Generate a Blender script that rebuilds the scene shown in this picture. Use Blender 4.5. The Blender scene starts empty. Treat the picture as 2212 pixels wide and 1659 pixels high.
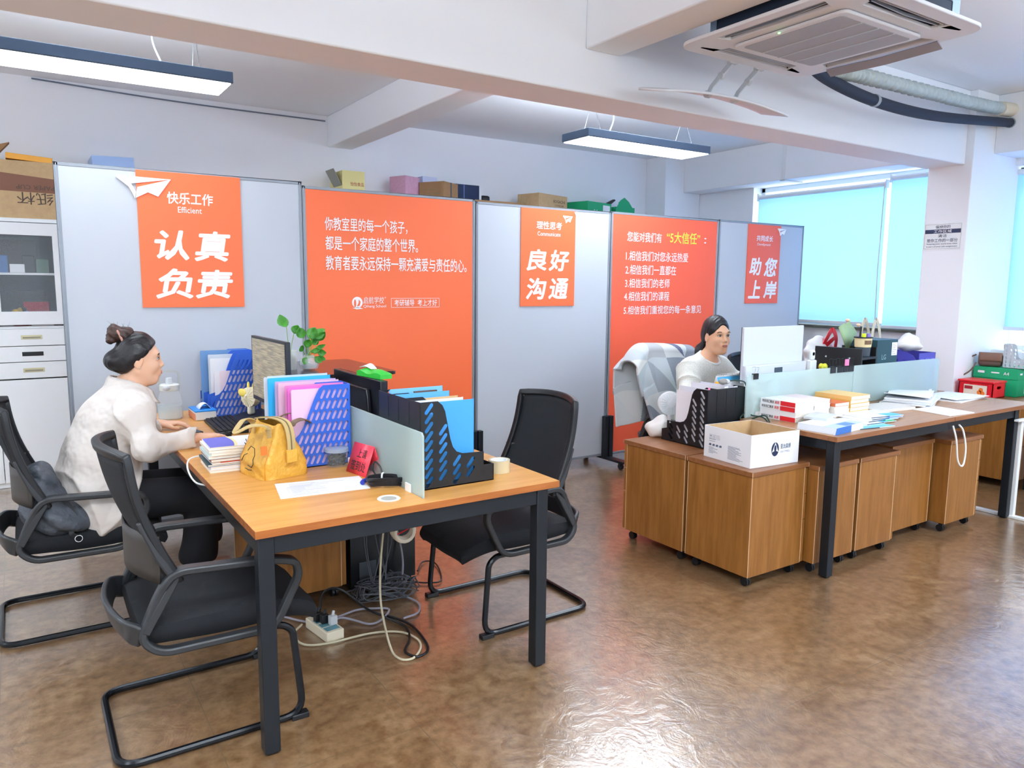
import bpy, bmesh, math, random
import numpy as np
from mathutils import Vector, Matrix, Euler
random.seed(7)
SC = bpy.context.scene
COL = SC.collection
PI = math.pi

# ------------------------------------------------------------------ camera
cam_d = bpy.data.cameras.new('camera'); cam = bpy.data.objects.new('camera', cam_d); COL.objects.link(cam)
cam_d.sensor_width = 36.0; cam_d.lens = 1617.9 / 2212 * 36.0; cam_d.clip_start = 0.05
def _cam_matrix(yaw, pitch, roll):
    f = Vector((math.sin(yaw)*math.cos(pitch), math.cos(yaw)*math.cos(pitch), -math.sin(pitch)))
    r = Vector((math.cos(yaw), -math.sin(yaw), 0)); d = f.cross(r)
    r2 = math.cos(roll)*r + math.sin(roll)*d; d2 = -math.sin(roll)*r + math.cos(roll)*d
    return Matrix((( r2.x, -d2.x, -f.x, 0), (r2.y, -d2.y, -f.y, 0), (r2.z, -d2.z, -f.z, 1.5), (0, 0, 0, 1)))
cam.matrix_world = _cam_matrix(math.radians(33.398), math.radians(7.579), math.radians(-0.530))
SC.camera = cam
# ------------------------------------------------------------------ view, sky, sun
SC.view_settings.view_transform = 'Standard'; SC.view_settings.look = 'None'
SC.view_settings.exposure = 0.55; SC.view_settings.gamma = 1.0; SC.view_settings.use_curve_mapping = False
SC.cycles.use_denoising = True; SC.cycles.max_bounces = 10; SC.cycles.diffuse_bounces = 6
SC.cycles.sample_clamp_indirect = 6.0; SC.cycles.caustics_reflective = False; SC.cycles.caustics_refractive = False
world = bpy.data.worlds.new('sky'); SC.world = world; world.use_nodes = True
bg = world.node_tree.nodes['Background']; bg.inputs[0].default_value = (0.74, 0.88, 1.0, 1); bg.inputs[1].default_value = 3.0
LAMP_POWER = 27.0
_s = bpy.data.lights.new('sun', 'SUN'); _s.energy = 1.3; _s.angle = math.radians(12); _s.color = (1.0, 0.97, 0.92)
sun = bpy.data.objects.new('sun', _s); COL.objects.link(sun); sun.location = (12, 6, 8); sun.rotation_euler = Vector((-0.80, -0.12, -0.58)).to_track_quat('-Z', 'Y').to_euler()

# ------------------------------------------------------------------ materials
def lin(c):
    return c/12.92 if c <= 0.04045 else ((c+0.055)/1.055)**2.4
def S(h):
    return tuple(lin(int(h[i:i+2], 16)/255) for i in (0, 2, 4)) + (1.0,)
MATS = {}
def mat(name, hexcol, rough=0.5, metal=0.0, var=0.0, vscale=8.0, stretch=(1, 1, 1), bump=0.0, bscale=60.0, bdist=0.004, emit=0.0, trans=0.0, alpha=1.0, spec=0.5, col2=None, ior=1.45, sheen=0.0, sub=0.0):
    if name in MATS: return MATS[name]
    m = bpy.data.materials.new(name); m.use_nodes = True; MATS[name] = m
    nt = m.node_tree; p = nt.nodes['Principled BSDF']; c = S(hexcol)
    p.inputs['Base Color'].default_value = c; p.inputs['Roughness'].default_value = rough
    p.inputs['Metallic'].default_value = metal; p.inputs['Specular IOR Level'].default_value = spec
    p.inputs['Transmission Weight'].default_value = trans; p.inputs['Alpha'].default_value = alpha; p.inputs['IOR'].default_value = ior
    if sub: p.inputs['Subsurface Weight'].default_value = sub; p.inputs['Subsurface Radius'].default_value = (0.012, 0.004, 0.002)
    if sheen: p.inputs['Sheen Weight'].default_value = sheen
    if emit: p.inputs['Emission Color'].default_value = c; p.inputs['Emission Strength'].default_value = emit
    if var or bump:
        tc = nt.nodes.new('ShaderNodeTexCoord'); mp = nt.nodes.new('ShaderNodeMapping'); mp.inputs['Scale'].default_value = stretch
        nt.links.new(tc.outputs['Object'], mp.inputs['Vector'])
    if var:
        n = nt.nodes.new('ShaderNodeTexNoise'); n.inputs['Scale'].default_value = vscale; n.inputs['Detail'].default_value = 6; n.inputs['Roughness'].default_value = 0.6
        nt.links.new(mp.outputs[0], n.inputs['Vector'])
        r = nt.nodes.new('ShaderNodeValToRGB'); r.color_ramp.elements[0].position = 0.32; r.color_ramp.elements[1].position = 0.68
        d = S(col2) if col2 else tuple(x*(1-var) for x in c[:3]) + (1,)
        r.color_ramp.elements[0].color = d; r.color_ramp.elements[1].color = c
        nt.links.new(n.outputs['Fac'], r.inputs[0]); nt.links.new(r.outputs[0], p.inputs['Base Color'])
    if bump:
        b = nt.nodes.new('ShaderNodeTexNoise'); b.inputs['Scale'].default_value = bscale; b.inputs['Detail'].default_value = 3
        nt.links.new(mp.outputs[0], b.inputs['Vector'])
        bn = nt.nodes.new('ShaderNodeBump'); bn.inputs['Strength'].default_value = bump; bn.inputs['Distance'].default_value = bdist
        nt.links.new(b.outputs['Fac'], bn.inputs['Height']); nt.links.new(bn.outputs[0], p.inputs['Normal'])
    return m
def wood(name, c1, c2, axis, rough=0.35):
    st = {'x': (1.2, 14, 14), 'y': (14, 1.2, 14), 'z': (14, 14, 1.2)}[axis]
    return mat(name, c1, rough, var=0.3, vscale=2.6, stretch=st, col2=c2)
def frosted(name, hexcol, clear=0.35, rough=0.3):
    if name in MATS: return MATS[name]
    m = bpy.data.materials.new(name); m.use_nodes = True; MATS[name] = m
    nt = m.node_tree; p = nt.nodes['Principled BSDF']; p.inputs['Base Color'].default_value = S(hexcol); p.inputs['Roughness'].default_value = rough
    t = nt.nodes.new('ShaderNodeBsdfTransparent'); t.inputs[0].default_value = (0.86, 0.96, 0.96, 1)
    tl = nt.nodes.new('ShaderNodeBsdfTranslucent'); tl.inputs[0].default_value = S(hexcol)
    a = nt.nodes.new('ShaderNodeMixShader'); a.inputs[0].default_value = 0.4
    nt.links.new(p.outputs[0], a.inputs[1]); nt.links.new(tl.outputs[0], a.inputs[2])
    mx = nt.nodes.new('ShaderNodeMixShader'); mx.inputs[0].default_value = clear
    nt.links.new(a.outputs[0], mx.inputs[1]); nt.links.new(t.outputs[0], mx.inputs[2])
    nt.links.new(mx.outputs[0], nt.nodes['Material Output'].inputs[0])
    return m

WALL = mat('wall paint', 'f1f3f7', 0.75, bump=0.05, bscale=120)
CEIL = mat('ceiling paint', 'f3f5f9', 0.8, bump=0.05, bscale=90)
GREY = mat('panel grey', 'b9bfc7', 0.55, bump=0.04, bscale=300)
ALU = mat('panel aluminium', '8b9199', 0.4, 0.25)
ORANGE = mat('orange print', 'ee6a3a', 0.45)
WHITE = mat('white print', 'f2f2f4', 0.5)
LIME = mat('lime print', 'd9ef4a', 0.5)
BLACKM = mat('black steel', '1b2026', 0.38, 0.3)
BLACKP = mat('black plastic', '14161a', 0.42)
BLACKF = mat('black fabric', '101318', 0.85, bump=0.3, bscale=400)
MESHF = mat('black mesh', '12161c', 0.7, bump=0.6, bscale=500)
GREYP = mat('dark grey plastic', '2b2d30', 0.4)
WHITEP = mat('white plastic', 'e9ecee', 0.4)
PAPER = mat('paper', 'e8eaee', 0.7)
PAGES = mat('page edges', 'efe9dc', 0.8, var=0.12, vscale=10, stretch=(1, 1, 90))
INK = mat('ink', '26282c', 0.6)
NAVY = mat('navy print', '1d2a4c', 0.5)
RED = mat('red', 'd8232b', 0.45)
DESKW = wood('desk wood', 'd69f58', 'c4883f', 'x', 0.3)
DESKE = wood('desk edge band', 'b06a33', '8f4f20', 'x', 0.4)
DESK2W = wood('walnut desk top', 'a97e56', '946c47', 'x', 0.32)
DESK2E = wood('walnut edge band', '96613a', '7d4d2a', 'x', 0.4)
PEDW = wood('pedestal veneer', '9c6832', '80521f', 'z', 0.4)
PEDT = wood('pedestal top', '936039', '794a28', 'x', 0.35)
KRAFT = mat('kraft board', 'c3a47a', 0.8, var=0.12, vscale=30)
KRAFTD = mat('brown board', '9b7752', 0.8, var=0.12, vscale=20)
CARTW = mat('white board', 'eceff4', 0.6)
CHROME = mat('chrome', 'd0d2d6', 0.18, 1.0)
GLASS = mat('clear glass', 'ffffff', 0.03, trans=1.0, ior=1.2)
FROST = frosted('frosted glass', 'dff1f0', 0.42)
BLUEP = mat('blue plastic', '2f5fc4', 0.4)
GREEN = mat('green board', '129a66', 0.5)
SKIN = mat('skin', 'e2b292', 0.5, var=0.08, vscale=20, sub=0.12)
HAIR = mat('black hair', '0b0b11', 0.36, var=0.5, vscale=30, stretch=(1, 6, 1), col2='1a1416', bump=0.5, bscale=45)
GREYW = mat('grey white plastic', 'c8ccd0', 0.4)

# ------------------------------------------------------------------ mesh builder
def catmull(pts, n=6, closed=False):
    P = [Vector(p) for p in pts]; N = len(P); out = []
    rng = range(N if closed else N-1)
    for i in rng:
        a = P[(i-1) % N] if closed or i > 0 else P[0]*2-P[1]
        b = P[i]; c = P[(i+1) % N]
        d = P[(i+2) % N] if closed or i+2 < N else P[-1]*2-P[-2]
        for k in range(n):
            t = k/n
            out.append(0.5*((2*b)+(c-a)*t+(2*a-5*b+4*c-d)*t*t+(3*b-a-3*c+d)*t**3))
    if not closed: out.append(P[-1])
    return out
def rounded(pts, r, n=4, closed=False):
    """polyline with its corners filleted"""
    P = [Vector(p) for p in pts]; N = len(P); out = []
    for i in range(N):
        if not closed and i in (0, N-1): out.append(P[i]); continue
        a, b, c = P[i-1], P[i], P[(i+1) % N]
        d1 = (a-b); d2 = (c-b); l1, l2 = d1.length, d2.length
        q = min(r, l1*0.48, l2*0.48); d1.normalize(); d2.normalize()
        s, e = b+d1*q, b+d2*q
        for k in range(n+1):
            t = k/n; out.append((1-t)**2*s+2*t*(1-t)*b+t*t*e)
    return out
class MB:
    def __init__(s): s.v = []; s.f = []; s.mi = []; s.c = 0
    def add(s, vs, fs, T=None):
        o = len(s.v)
        for p in vs:
            p = Vector(p); s.v.append(T @ p if T else p)
        for f in fs: s.f.append([i+o for i in f]); s.mi.append(s.c)
        return s
    def box(s, x0, x1, y0, y1, z0, z1, T=None):
        v = [(x, y, z) for z in (z0, z1) for y in (y0, y1) for x in (x0, x1)]
        return s.add(v, [(0, 2, 3, 1), (4, 5, 7, 6), (0, 1, 5, 4), (2, 6, 7, 3), (0, 4, 6, 2), (1, 3, 7, 5)], T)
    def prism(s, poly, z0, z1, T=None):
        n = len(poly); v = [(x, y, z0) for x, y in poly]+[(x, y, z1) for x, y in poly]
        return s.add(v, [list(range(n))[::-1], list(range(n, 2*n))]+[(i, (i+1) % n, n+(i+1) % n, n+i) for i in range(n)], T)
    def prism_y(s, poly, y0, y1, T=None):
        M = Matrix(((1, 0, 0, 0), (0, 0, -1, 0), (0, 1, 0, 0), (0, 0, 0, 1)))
        return s.prism(poly, -y1, -y0, (T @ M) if T else M)
    def cyl(s, p0, p1, r0, r1=None, n=14, caps=True, T=None):
        return s.tube([p0, p1], [r0, r0 if r1 is None else r1], n, caps=caps, T=T)
    def tube(s, pts, r, n=8, closed=False, caps=True, T=None):
        P = [Vector(p) for p in pts]; N = len(P); R = r if isinstance(r, (list, tuple)) else [r]*N
        tg = []
        for i in range(N):
            a = P[i-1] if (i > 0 or closed) else P[i]; b = P[(i+1) % N] if (i < N-1 or closed) else P[i]
            d = (b-a); tg.append(d.normalized() if d.length > 1e-9 else Vector((0, 0, 1)))
        u = Vector((0, 0, 1)) if abs(tg[0].z) < 0.9 else Vector((1, 0, 0))
        vs = []; fs = []
        for i in range(N):
            u = (u-tg[i]*u.dot(tg[i])); u = u.normalized() if u.length > 1e-6 else tg[i].orthogonal().normalized()
            w = tg[i].cross(u)
            for k in range(n):
                a = 2*PI*k/n; vs.append(P[i]+(u*math.cos(a)+w*math.sin(a))*R[i])
        m = N if closed else N-1
        for i in range(m):
            for k in range(n):
                a = i*n+k; b = i*n+(k+1) % n; j = ((i+1) % N)*n
                fs.append((a, b, j+(k+1) % n, j+k))
        if caps and not closed: fs += [list(range(n))[::-1], [(N-1)*n+k for k in range(n)]]
        return s.add(vs, fs, T)
    def sweep(s, pts, w, h, up=(0, 0, 1), closed=False, T=None):
        """flat bar: w across, h along up"""
        P = [Vector(p) for p in pts]; N = len(P); up = Vector(up); vs = []; fs = []
        W = w if isinstance(w, (list, tuple)) else [w]*N; H = h if isinstance(h, (list, tuple)) else [h]*N
        for i in range(N):
            a = P[i-1] if (i > 0 or closed) else P[i]; b = P[(i+1) % N] if (i < N-1 or closed) else P[i]
            t = (b-a).normalized(); sd = t.cross(up)
            sd = sd.normalized() if sd.length > 1e-6 else t.orthogonal().normalized()
            u = sd.cross(t).normalized()
            for q, e in ((-1, -1), (1, -1), (1, 1), (-1, 1)): vs.append(P[i]+sd*q*W[i]/2+u*e*H[i]/2)
        for i in range(N if closed else N-1):
            j = ((i+1) % N)*4
            for k in range(4): fs.append((i*4+k, i*4+(k+1) % 4, j+(k+1) % 4, j+k))
        if not closed: fs += [(3, 2, 1, 0), tuple((N-1)*4+k for k in range(4))]
        return s.add(vs, fs, T)
    def lathe(s, prof, n=24, c=(0, 0, 0), T=None):
        vs = []; fs = []; m = len(prof)
        for r, z in prof:
            for k in range(n):
                a = 2*PI*k/n; vs.append((c[0]+r*math.cos(a), c[1]+r*math.sin(a), c[2]+z))
        for i in range(m-1):
            for k in range(n): fs.append((i*n+k, i*n+(k+1) % n, (i+1)*n+(k+1) % n, (i+1)*n+k))
        if prof[0][0] > 1e-5: fs.append(list(range(n))[::-1])
        if prof[-1][0] > 1e-5: fs.append([(m-1)*n+k for k in range(n)])
        return s.add(vs, fs, T)
    def grid(s, fn, nu, nv, T=None, wrap=False):
        vs = [fn(i/nu, j/nv) for j in range(nv+1) for i in range(nu+1)]; fs = []
        for j in range(nv):
            for i in range(nu):
                a = j*(nu+1)+i; fs.append((a, a+1, a+nu+2, a+nu+1))
        return s.add(vs, fs, T)
    def ell(s, c, r, nu=16, nv=10, T=None):
        vs = []; fs = []
        for j in range(nv+1):
            t = PI*j/nv
            for i in range(nu):
                a = 2*PI*i/nu; vs.append((c[0]+r[0]*math.sin(t)*math.cos(a), c[1]+r[1]*math.sin(t)*math.sin(a), c[2]+r[2]*math.cos(t)))
        for j in range(nv):
            for i in range(nu): fs.append((j*nu+i, (j+1)*nu+i, (j+1)*nu+(i+1) % nu, j*nu+(i+1) % nu))
        return s.add(vs, fs, T)
    def build(s, name, m, parent=None, smooth=True, bevel=0.0, seg=2, solid=0.0, sub=0, angle=35, label=None):
        me = bpy.data.meshes.new(name); me.from_pydata([tuple(p) for p in s.v], [], s.f); me.validate()
        ms = m if isinstance(m, (list, tuple)) else [m]
        for q in ms: me.materials.append(q)
        if len(ms) > 1 and len(me.polygons) == len(s.mi): me.polygons.foreach_set('material_index', s.mi)
        bm = bmesh.new(); bm.from_mesh(me); bmesh.ops.remove_doubles(bm, verts=bm.verts, dist=1e-6)
        if len(bm.faces) < 60000: bmesh.ops.recalc_face_normals(bm, faces=bm.faces)
        bm.to_mesh(me); bm.free()
        if smooth:
            me.polygons.foreach_set('use_smooth', [True]*len(me.polygons)); me.set_sharp_from_angle(angle=math.radians(angle))
        o = bpy.data.objects.new(name, me); COL.objects.link(o)
        if parent: o.parent = parent
        if solid:
            q = o.modifiers.new('thickness', 'SOLIDIFY'); q.thickness = solid; q.offset = 0
        if bevel:
            q = o.modifiers.new('edge', 'BEVEL'); q.width = bevel; q.segments = seg; q.limit_method = 'ANGLE'; q.angle_limit = math.radians(40)
        if sub:
            q = o.modifiers.new('sub', 'SUBSURF'); q.levels = sub; q.render_levels = sub
        if label: o['label'] = label
        return o
def tag(o, label, cat, group=None, kind=None):
    o['label'] = label; o['category'] = cat
    if group: o['group'] = group
    if kind: o['kind'] = kind
    return o
def thing(name, label, cat, loc=(0, 0, 0), rz=0.0, group=None, rx=0.0, ry=0.0):
    o = bpy.data.objects.new(name, None); COL.objects.link(o); o.empty_display_size = 0.05
    o.location = loc; o.rotation_euler = (rx, ry, rz)
    return tag(o, label, cat, group)
def struct(o): o['kind'] = 'structure'; return o
def dup(root, loc=None, rz=None, label=None):
    r = root.copy(); COL.objects.link(r)
    if loc is not None: r.location = loc
    if rz is not None: r.rotation_euler = (0, 0, rz)
    if label: r['label'] = label
    for ch in list(root.children):
        c = ch.copy(); COL.objects.link(c); c.parent = r
        for g in ch.children:
            d = g.copy(); COL.objects.link(d); d.parent = c
    return r
def Tm(loc=(0, 0, 0), rx=0, ry=0, rz=0):
    return Matrix.Translation(Vector(loc)) @ Euler((rx, ry, rz)).to_matrix().to_4x4()

# text and cut plates made through curves, turned into plain meshes
def _curve_mesh(cu):
    o = bpy.data.objects.new('tmp', cu); COL.objects.link(o)
    me = bpy.data.meshes.new_from_object(o.evaluated_get(bpy.context.evaluated_depsgraph_get()))
    v = [tuple(x.co) for x in me.vertices]; f = [tuple(p.vertices) for p in me.polygons]
    bpy.data.objects.remove(o); bpy.data.curves.remove(cu); bpy.data.meshes.remove(me)
    return v, f
_TX = {}
def text_raw(s, bold=0.0, shear=0.0, res=2):
    k = (s, bold, shear)
    if k not in _TX:
        cu = bpy.data.curves.new('tmp', 'FONT'); cu.body = s; cu.offset = bold; cu.shear = shear; cu.resolution_u = res; cu.fill_mode = 'BOTH'
        _TX[k] = _curve_mesh(cu)
    return _TX[k]
FRONT = Matrix(((1, 0, 0, 0), (0, 0, 1, 0), (0, 1, 0, 0), (0, 0, 0, 1)))        # text x -> x, text y -> z, on a plane y = 0 seen from -y
def text_fit(mb, s, x0, x1, z0, z1, bold=0.0, shear=0.0, T=None):
    """lettering fitted to a box; bold = stroke growth as a share of the glyph size (stamped copies)"""
    v, f = text_raw(s, 0.0, shear)
    if not v: return
    a = [min(p[i] for p in v) for i in (0, 1)]; b = [max(p[i] for p in v) for i in (0, 1)]
    g = bold*.55; r = g*(z1-z0); x0 += r; x1 -= r; z0 += r; z1 -= r
    sx = (x1-x0)/max(b[0]-a[0], 1e-6); sz = (z1-z0)/max(b[1]-a[1], 1e-6)
    offs = [(0, 0)]
    if r > 0: offs += [(r*math.cos(k*PI/4), r*math.sin(k*PI/4)) for k in range(0, 8, 1 if bold > .03 else 2)]
    for i, (dx, dz) in enumerate(offs):
        mb.add([(x0+(p[0]-a[0])*sx+dx, z0+(p[1]-a[1])*sz+dz, -.00004*i) for p in v], f, T)
def cutplate(mb, outline, holes, t, T=None):
    """flat plate in local XY with holes, thickness t along local Z"""
    cu = bpy.data.curves.new('tmp', 'CURVE'); cu.dimensions = '2D'; cu.fill_mode = 'BOTH'; cu.extrude = t/2
    for loop in [outline]+holes:
        sp = cu.splines.new('POLY'); sp.points.add(len(loop)-1); sp.use_cyclic_u = True
        for q, (x, y) in zip(sp.points, loop): q.co = (x, y, 0, 1)
    v, f = _curve_mesh(cu); mb.add(v, f, T)
def slot(cx, cy, L, w, ang, n=5):
    out = []
    for sgn, base in ((1, -PI/2), (-1, PI/2)):
        for k in range(n):
            a = base+PI*k/(n-1); x = sgn*(L-w)/2+w/2*math.cos(a); y = w/2*math.sin(a)
            out.append((cx+x*math.cos(ang)-y*math.sin(ang), cy+x*math.sin(ang)+y*math.cos(ang)))
    return out
def inside(p, poly):
    x, y = p; r = False
    for i in range(len(poly)):
        (x1, y1), (x2, y2) = poly[i-1], poly[i]
        if (y1 > y) != (y2 > y) and x < (x2-x1)*(y-y1)/(y2-y1)+x1: r = not r
    return r

# ------------------------------------------------------------------ signed-distance modelling (bodies, clothing)
def q_ell(c, r, R=None):
    c = np.array(c, float); r = np.array(r, float)
    def f(P):
        q = P-c
        if R is not None: q = q @ R
        k0 = np.sqrt(((q/r)**2).sum(1)); k1 = np.sqrt(((q/(r*r))**2).sum(1))
        return k0*(k0-1)/np.maximum(k1, 1e-6)
    return f
def q_cap(a, b, ra, rb=None):
    a = np.array(a, float); b = np.array(b, float); rb = ra if rb is None else rb; d = b-a; L = max(float(d @ d), 1e-9)
    def f(P):
        t = np.clip(((P-a) @ d)/L, 0, 1); q = P-a-t[:, None]*d
        return np.sqrt((q*q).sum(1))-(ra+(rb-ra)*t)
    return f
def q_half(n, p):
    n = np.array(n, float); n /= np.linalg.norm(n); p = np.array(p, float)
    return lambda P: (P-p) @ n
def q_box(c, h, r=0.0, R=None):
    c = np.array(c, float); h = np.array(h, float)-r
    def f(P):
        q = P-c
        if R is not None: q = q @ R
        q = np.abs(q)-h
        return np.sqrt((np.maximum(q, 0)**2).sum(1))+np.minimum(q.max(1), 0)-r
    return f
def q_in(fr, prims):
    """prims given in a local frame fr = (origin, 3x3 columns axes, scale)"""
    o, A, s = fr; o = np.array(o, float); A = np.array(A, float)
    return [(op, (lambda P, g=g: g(((P-o) @ A)/s)*s), k*s) for op, g, k in prims]
def q_eval(prims, P, wave=None):
    d = None
    for op, g, k in prims:
        v = g(P)
        if d is None: d = v; continue
        if op == '+':
            h = np.maximum(k-np.abs(d-v), 0)/k if k > 0 else 0; d = np.minimum(d, v)-(h*h*k*0.25 if k > 0 else 0)
        elif op == '-':
            v = -v; h = np.maximum(k-np.abs(d-v), 0)/k if k > 0 else 0; d = np.maximum(d, v)+(h*h*k*0.25 if k > 0 else 0)
    if wave is not None: d = d+wave(P)
    return d
def surf(mb, prims, lo, hi, h, wave=None, T=None):
    lo = np.array(lo, float); hi = np.array(hi, float); B = 4
    n = (np.ceil((hi-lo)/h/B).astype(int))*B+1
    ax = [lo[i]+h*np.arange(n[i]) for i in range(3)]
    cx = [a[::B] for a in ax]; cs = [len(c) for c in cx]
    CP = np.stack(np.meshgrid(*cx, indexing='ij'), -1).reshape(-1, 3)
    cd = q_eval(prims, CP, wave).reshape(cs)
    G = np.ones(n, np.float32)
    near = np.abs(cd) < h*B*2.4
    for i in range(cs[0]-1):
        pass
    blk = np.zeros([c-1 for c in cs], bool)
    for a in (0, 1):
        for b in (0, 1):
            for c in (0, 1): blk |= near[a:cs[0]-1+a, b:cs[1]-1+b, c:cs[2]-1+c]
    up = np.repeat(np.repeat(np.repeat(cd[:-1, :-1, :-1], B, 0), B, 1), B, 2)
    G[:n[0]-1, :n[1]-1, :n[2]-1] = np.where(up < 0, -1, 1)
    mk = np.zeros(n, bool)
    ub = np.repeat(np.repeat(np.repeat(blk, B, 0), B, 1), B, 2)
    for a in (0, 1):
        for b in (0, 1):
            for c in (0, 1): mk[a:n[0]-1+a, b:n[1]-1+b, c:n[2]-1+c] |= ub
    ii = np.argwhere(mk)
    for s0 in range(0, len(ii), 400000):
        q = ii[s0:s0+400000]; G[q[:, 0], q[:, 1], q[:, 2]] = q_eval(prims, lo+h*q, wave)
    neg = G < 0
    m = [k-1 for k in n]; cnt = np.zeros(m, np.int8); cor = {}
    for a in (0, 1):
        for b in (0, 1):
            for c in (0, 1):
                cor[(a, b, c)] = (slice(a, a+m[0]), slice(b, b+m[1]), slice(c, c+m[2])); cnt += neg[cor[(a, b, c)]]
    act = (cnt > 0) & (cnt < 8); idx = np.full(m, -1, np.int64); cells = np.argwhere(act); idx[act] = np.arange(len(cells))
    acc = np.zeros((len(cells), 3)); w = np.zeros(len(cells))
    for e in range(3):
        for u0 in (0, 1):
            for v0 in (0, 1):
                A = [0, 0, 0]; A[(e+1) % 3] = u0; A[(e+2) % 3] = v0; Bv = list(A); Bv[e] = 1
                ga = G[tuple((cells+A).T)]; gb = G[tuple((cells+Bv).T)]; c = (ga < 0) != (gb < 0)
                t = np.where(c, ga/np.where(c, ga-gb, 1), 0)
                p = np.tile(np.array(A, float), (len(cells), 1)); p[:, e] = t
                acc[c] += p[c]; w[c] += 1
    V = lo+h*(cells+acc/np.maximum(w, 1)[:, None])
    F = []
    for e in range(3):
        sl = [slice(1, k-1) for k in n]; sl[e] = slice(0, n[e]-1); s2 = list(sl); s2[e] = slice(1, n[e])
        a = neg[tuple(sl)]; b = neg[tuple(s2)]; off = np.array([1, 1, 1]); off[e] = 0
        for flip in (0, 1):
            q = np.argwhere((a & ~b) if flip == 0 else (~a & b))+off
            if not len(q): continue
            u = np.zeros(3, int); u[(e+1) % 3] = 1; v = np.zeros(3, int); v[(e+2) % 3] = 1
            Q = np.stack([idx[tuple((q-u-v).T)], idx[tuple((q-v).T)], idx[tuple(q.T)], idx[tuple((q-u).T)]], 1)
            F += (Q if flip == 0 else Q[:, ::-1]).tolist()
    mb.add([tuple(p) for p in V], F, T)
    return mb
# ------------------------------------------------------------------ room shell
def floor_mat():
    m = bpy.data.materials.new('stone floor'); m.use_nodes = True; nt = m.node_tree; N = nt.nodes; L = nt.links; p = N['Principled BSDF']
    tc = N.new('ShaderNodeTexCoord')
    def noise(sc, det, st=(1, 1, 1), rough=0.6, dist=0.0):
        mp = N.new('ShaderNodeMapping'); mp.inputs['Scale'].default_value = st; L.new(tc.outputs['Object'], mp.inputs[0])
        n = N.new('ShaderNodeTexNoise'); n.inputs['Scale'].default_value = sc; n.inputs['Detail'].default_value = det; n.inputs['Roughness'].default_value = rough; n.inputs['Distortion'].default_value = dist
        L.new(mp.outputs[0], n.inputs['Vector']); return n
    a = noise(4.2, 11, rough=0.7, dist=0.5); r = N.new('ShaderNodeValToRGB'); L.new(a.outputs['Fac'], r.inputs[0])
    e = r.color_ramp.elements; e[0].position = 0.22; e[0].color = S('72573b'); e[1].position = 0.8; e[1].color = S('a98e6c')
    k = e.new(0.5); k.color = S('8d7050')
    b = noise(22, 6); r2 = N.new('ShaderNodeValToRGB'); L.new(b.outputs['Fac'], r2.inputs[0])
    r2.color_ramp.elements[0].position = 0.35; r2.color_ramp.elements[0].color = S('c9b9a6'); r2.color_ramp.elements[1].position = 0.65; r2.color_ramp.elements[1].color = S('ffffff')
    mx = N.new('ShaderNodeMix'); mx.data_type = 'RGBA'; mx.blend_type = 'MULTIPLY'; mx.inputs[0].default_value = 1
    L.new(r.outputs[0], mx.inputs[6]); L.new(r2.outputs[0], mx.inputs[7])
    # tile joints 0.6 m
    sep = N.new('ShaderNodeSeparateXYZ'); L.new(tc.outputs['Object'], sep.inputs[0])
    def mth(op, x, y=None, z=None):
        n = N.new('ShaderNodeMath'); n.operation = op
        for i, q in enumerate((x, y, z)):
            if q is None: continue
            if isinstance(q, (int, float)): n.inputs[i].default_value = q
            else: L.new(q, n.inputs[i])
        return n.outputs[0]
    def line(ax, off):
        f = mth('FRACT', mth('DIVIDE', mth('SUBTRACT', sep.outputs[ax], off-6.0), 0.6))
        return mth('LESS_THAN', mth('ABSOLUTE', mth('SUBTRACT', mth('FRACT', mth('ADD', f, 0.5)), 0.5)), 0.0026)
    ln = mth('MAXIMUM', line(0, 1.057), line(1, 2.157))
    m2 = N.new('ShaderNodeMix'); m2.data_type = 'RGBA'; L.new(ln, m2.inputs[0]); L.new(mx.outputs[2], m2.inputs[6]); m2.inputs[7].default_value = S('6a5641')
    L.new(m2.outputs[2], p.inputs['Base Color'])
    p.inputs['Specular IOR Level'].default_value = 0.7; p.inputs['Coat Weight'].default_value = 1.0; p.inputs['Coat Roughness'].default_value = 0.16; p.inputs['Coat IOR'].default_value = 1.8
    rr = N.new('ShaderNodeMapRange'); L.new(b.outputs['Fac'], rr.inputs[0]); rr.inputs[3].default_value = 0.26; rr.inputs[4].default_value = 0.38; L.new(rr.outputs[0], p.inputs['Roughness'])
    c = noise(8, 4, dist=2.6); c2 = noise(45, 2, dist=0.5)
    hh = mth('ADD', mth('MULTIPLY', c.outputs['Fac'], 1.0), mth('MULTIPLY', c2.outputs['Fac'], 0.22))
    bp = N.new('ShaderNodeBump'); bp.inputs['Strength'].default_value = 0.16; bp.inputs['Distance'].default_value = 0.012
    L.new(hh, bp.inputs['Height']); L.new(bp.outputs[0], p.inputs['Normal']); L.new(bp.outputs[0], p.inputs['Coat Normal'])
    return m
ZC = 3.0
struct(MB().box(-4, 8, -4, 7.0, -0.1, 0.0).build('floor', floor_mat(), smooth=False))
struct(MB().box(-4, 7.3, -4, 7.0, ZC, ZC+0.1).build('ceiling', CEIL, smooth=False))
struct(MB().box(-4, 7.3, 6.85, 7.0, 0, ZC).build('wall_back', WALL, smooth=False))
w = MB().box(-4.15, -4, -4, 7.0, 0, .9).box(-4.15, -4, -4, 7.0, 2.7, ZC)
w.box(-4.15, -4, -4, 7.0, .9, 2.7)
struct(w.build('wall_left', WALL, smooth=False))
w = MB().box(-4, 7.3, -4.15, -4, 0, 1.25).box(-4, 7.3, -4.15, -4, 2.7, ZC)
for x in (-4, -1.2, 1.6, 4.4, 7.0): w.box(x, x+.3, -4.15, -4, 1.25, 2.7)  # unseen wall, its openings shaped to let sky light fill the room
struct(w.build('wall_front', WALL, smooth=False))
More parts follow.
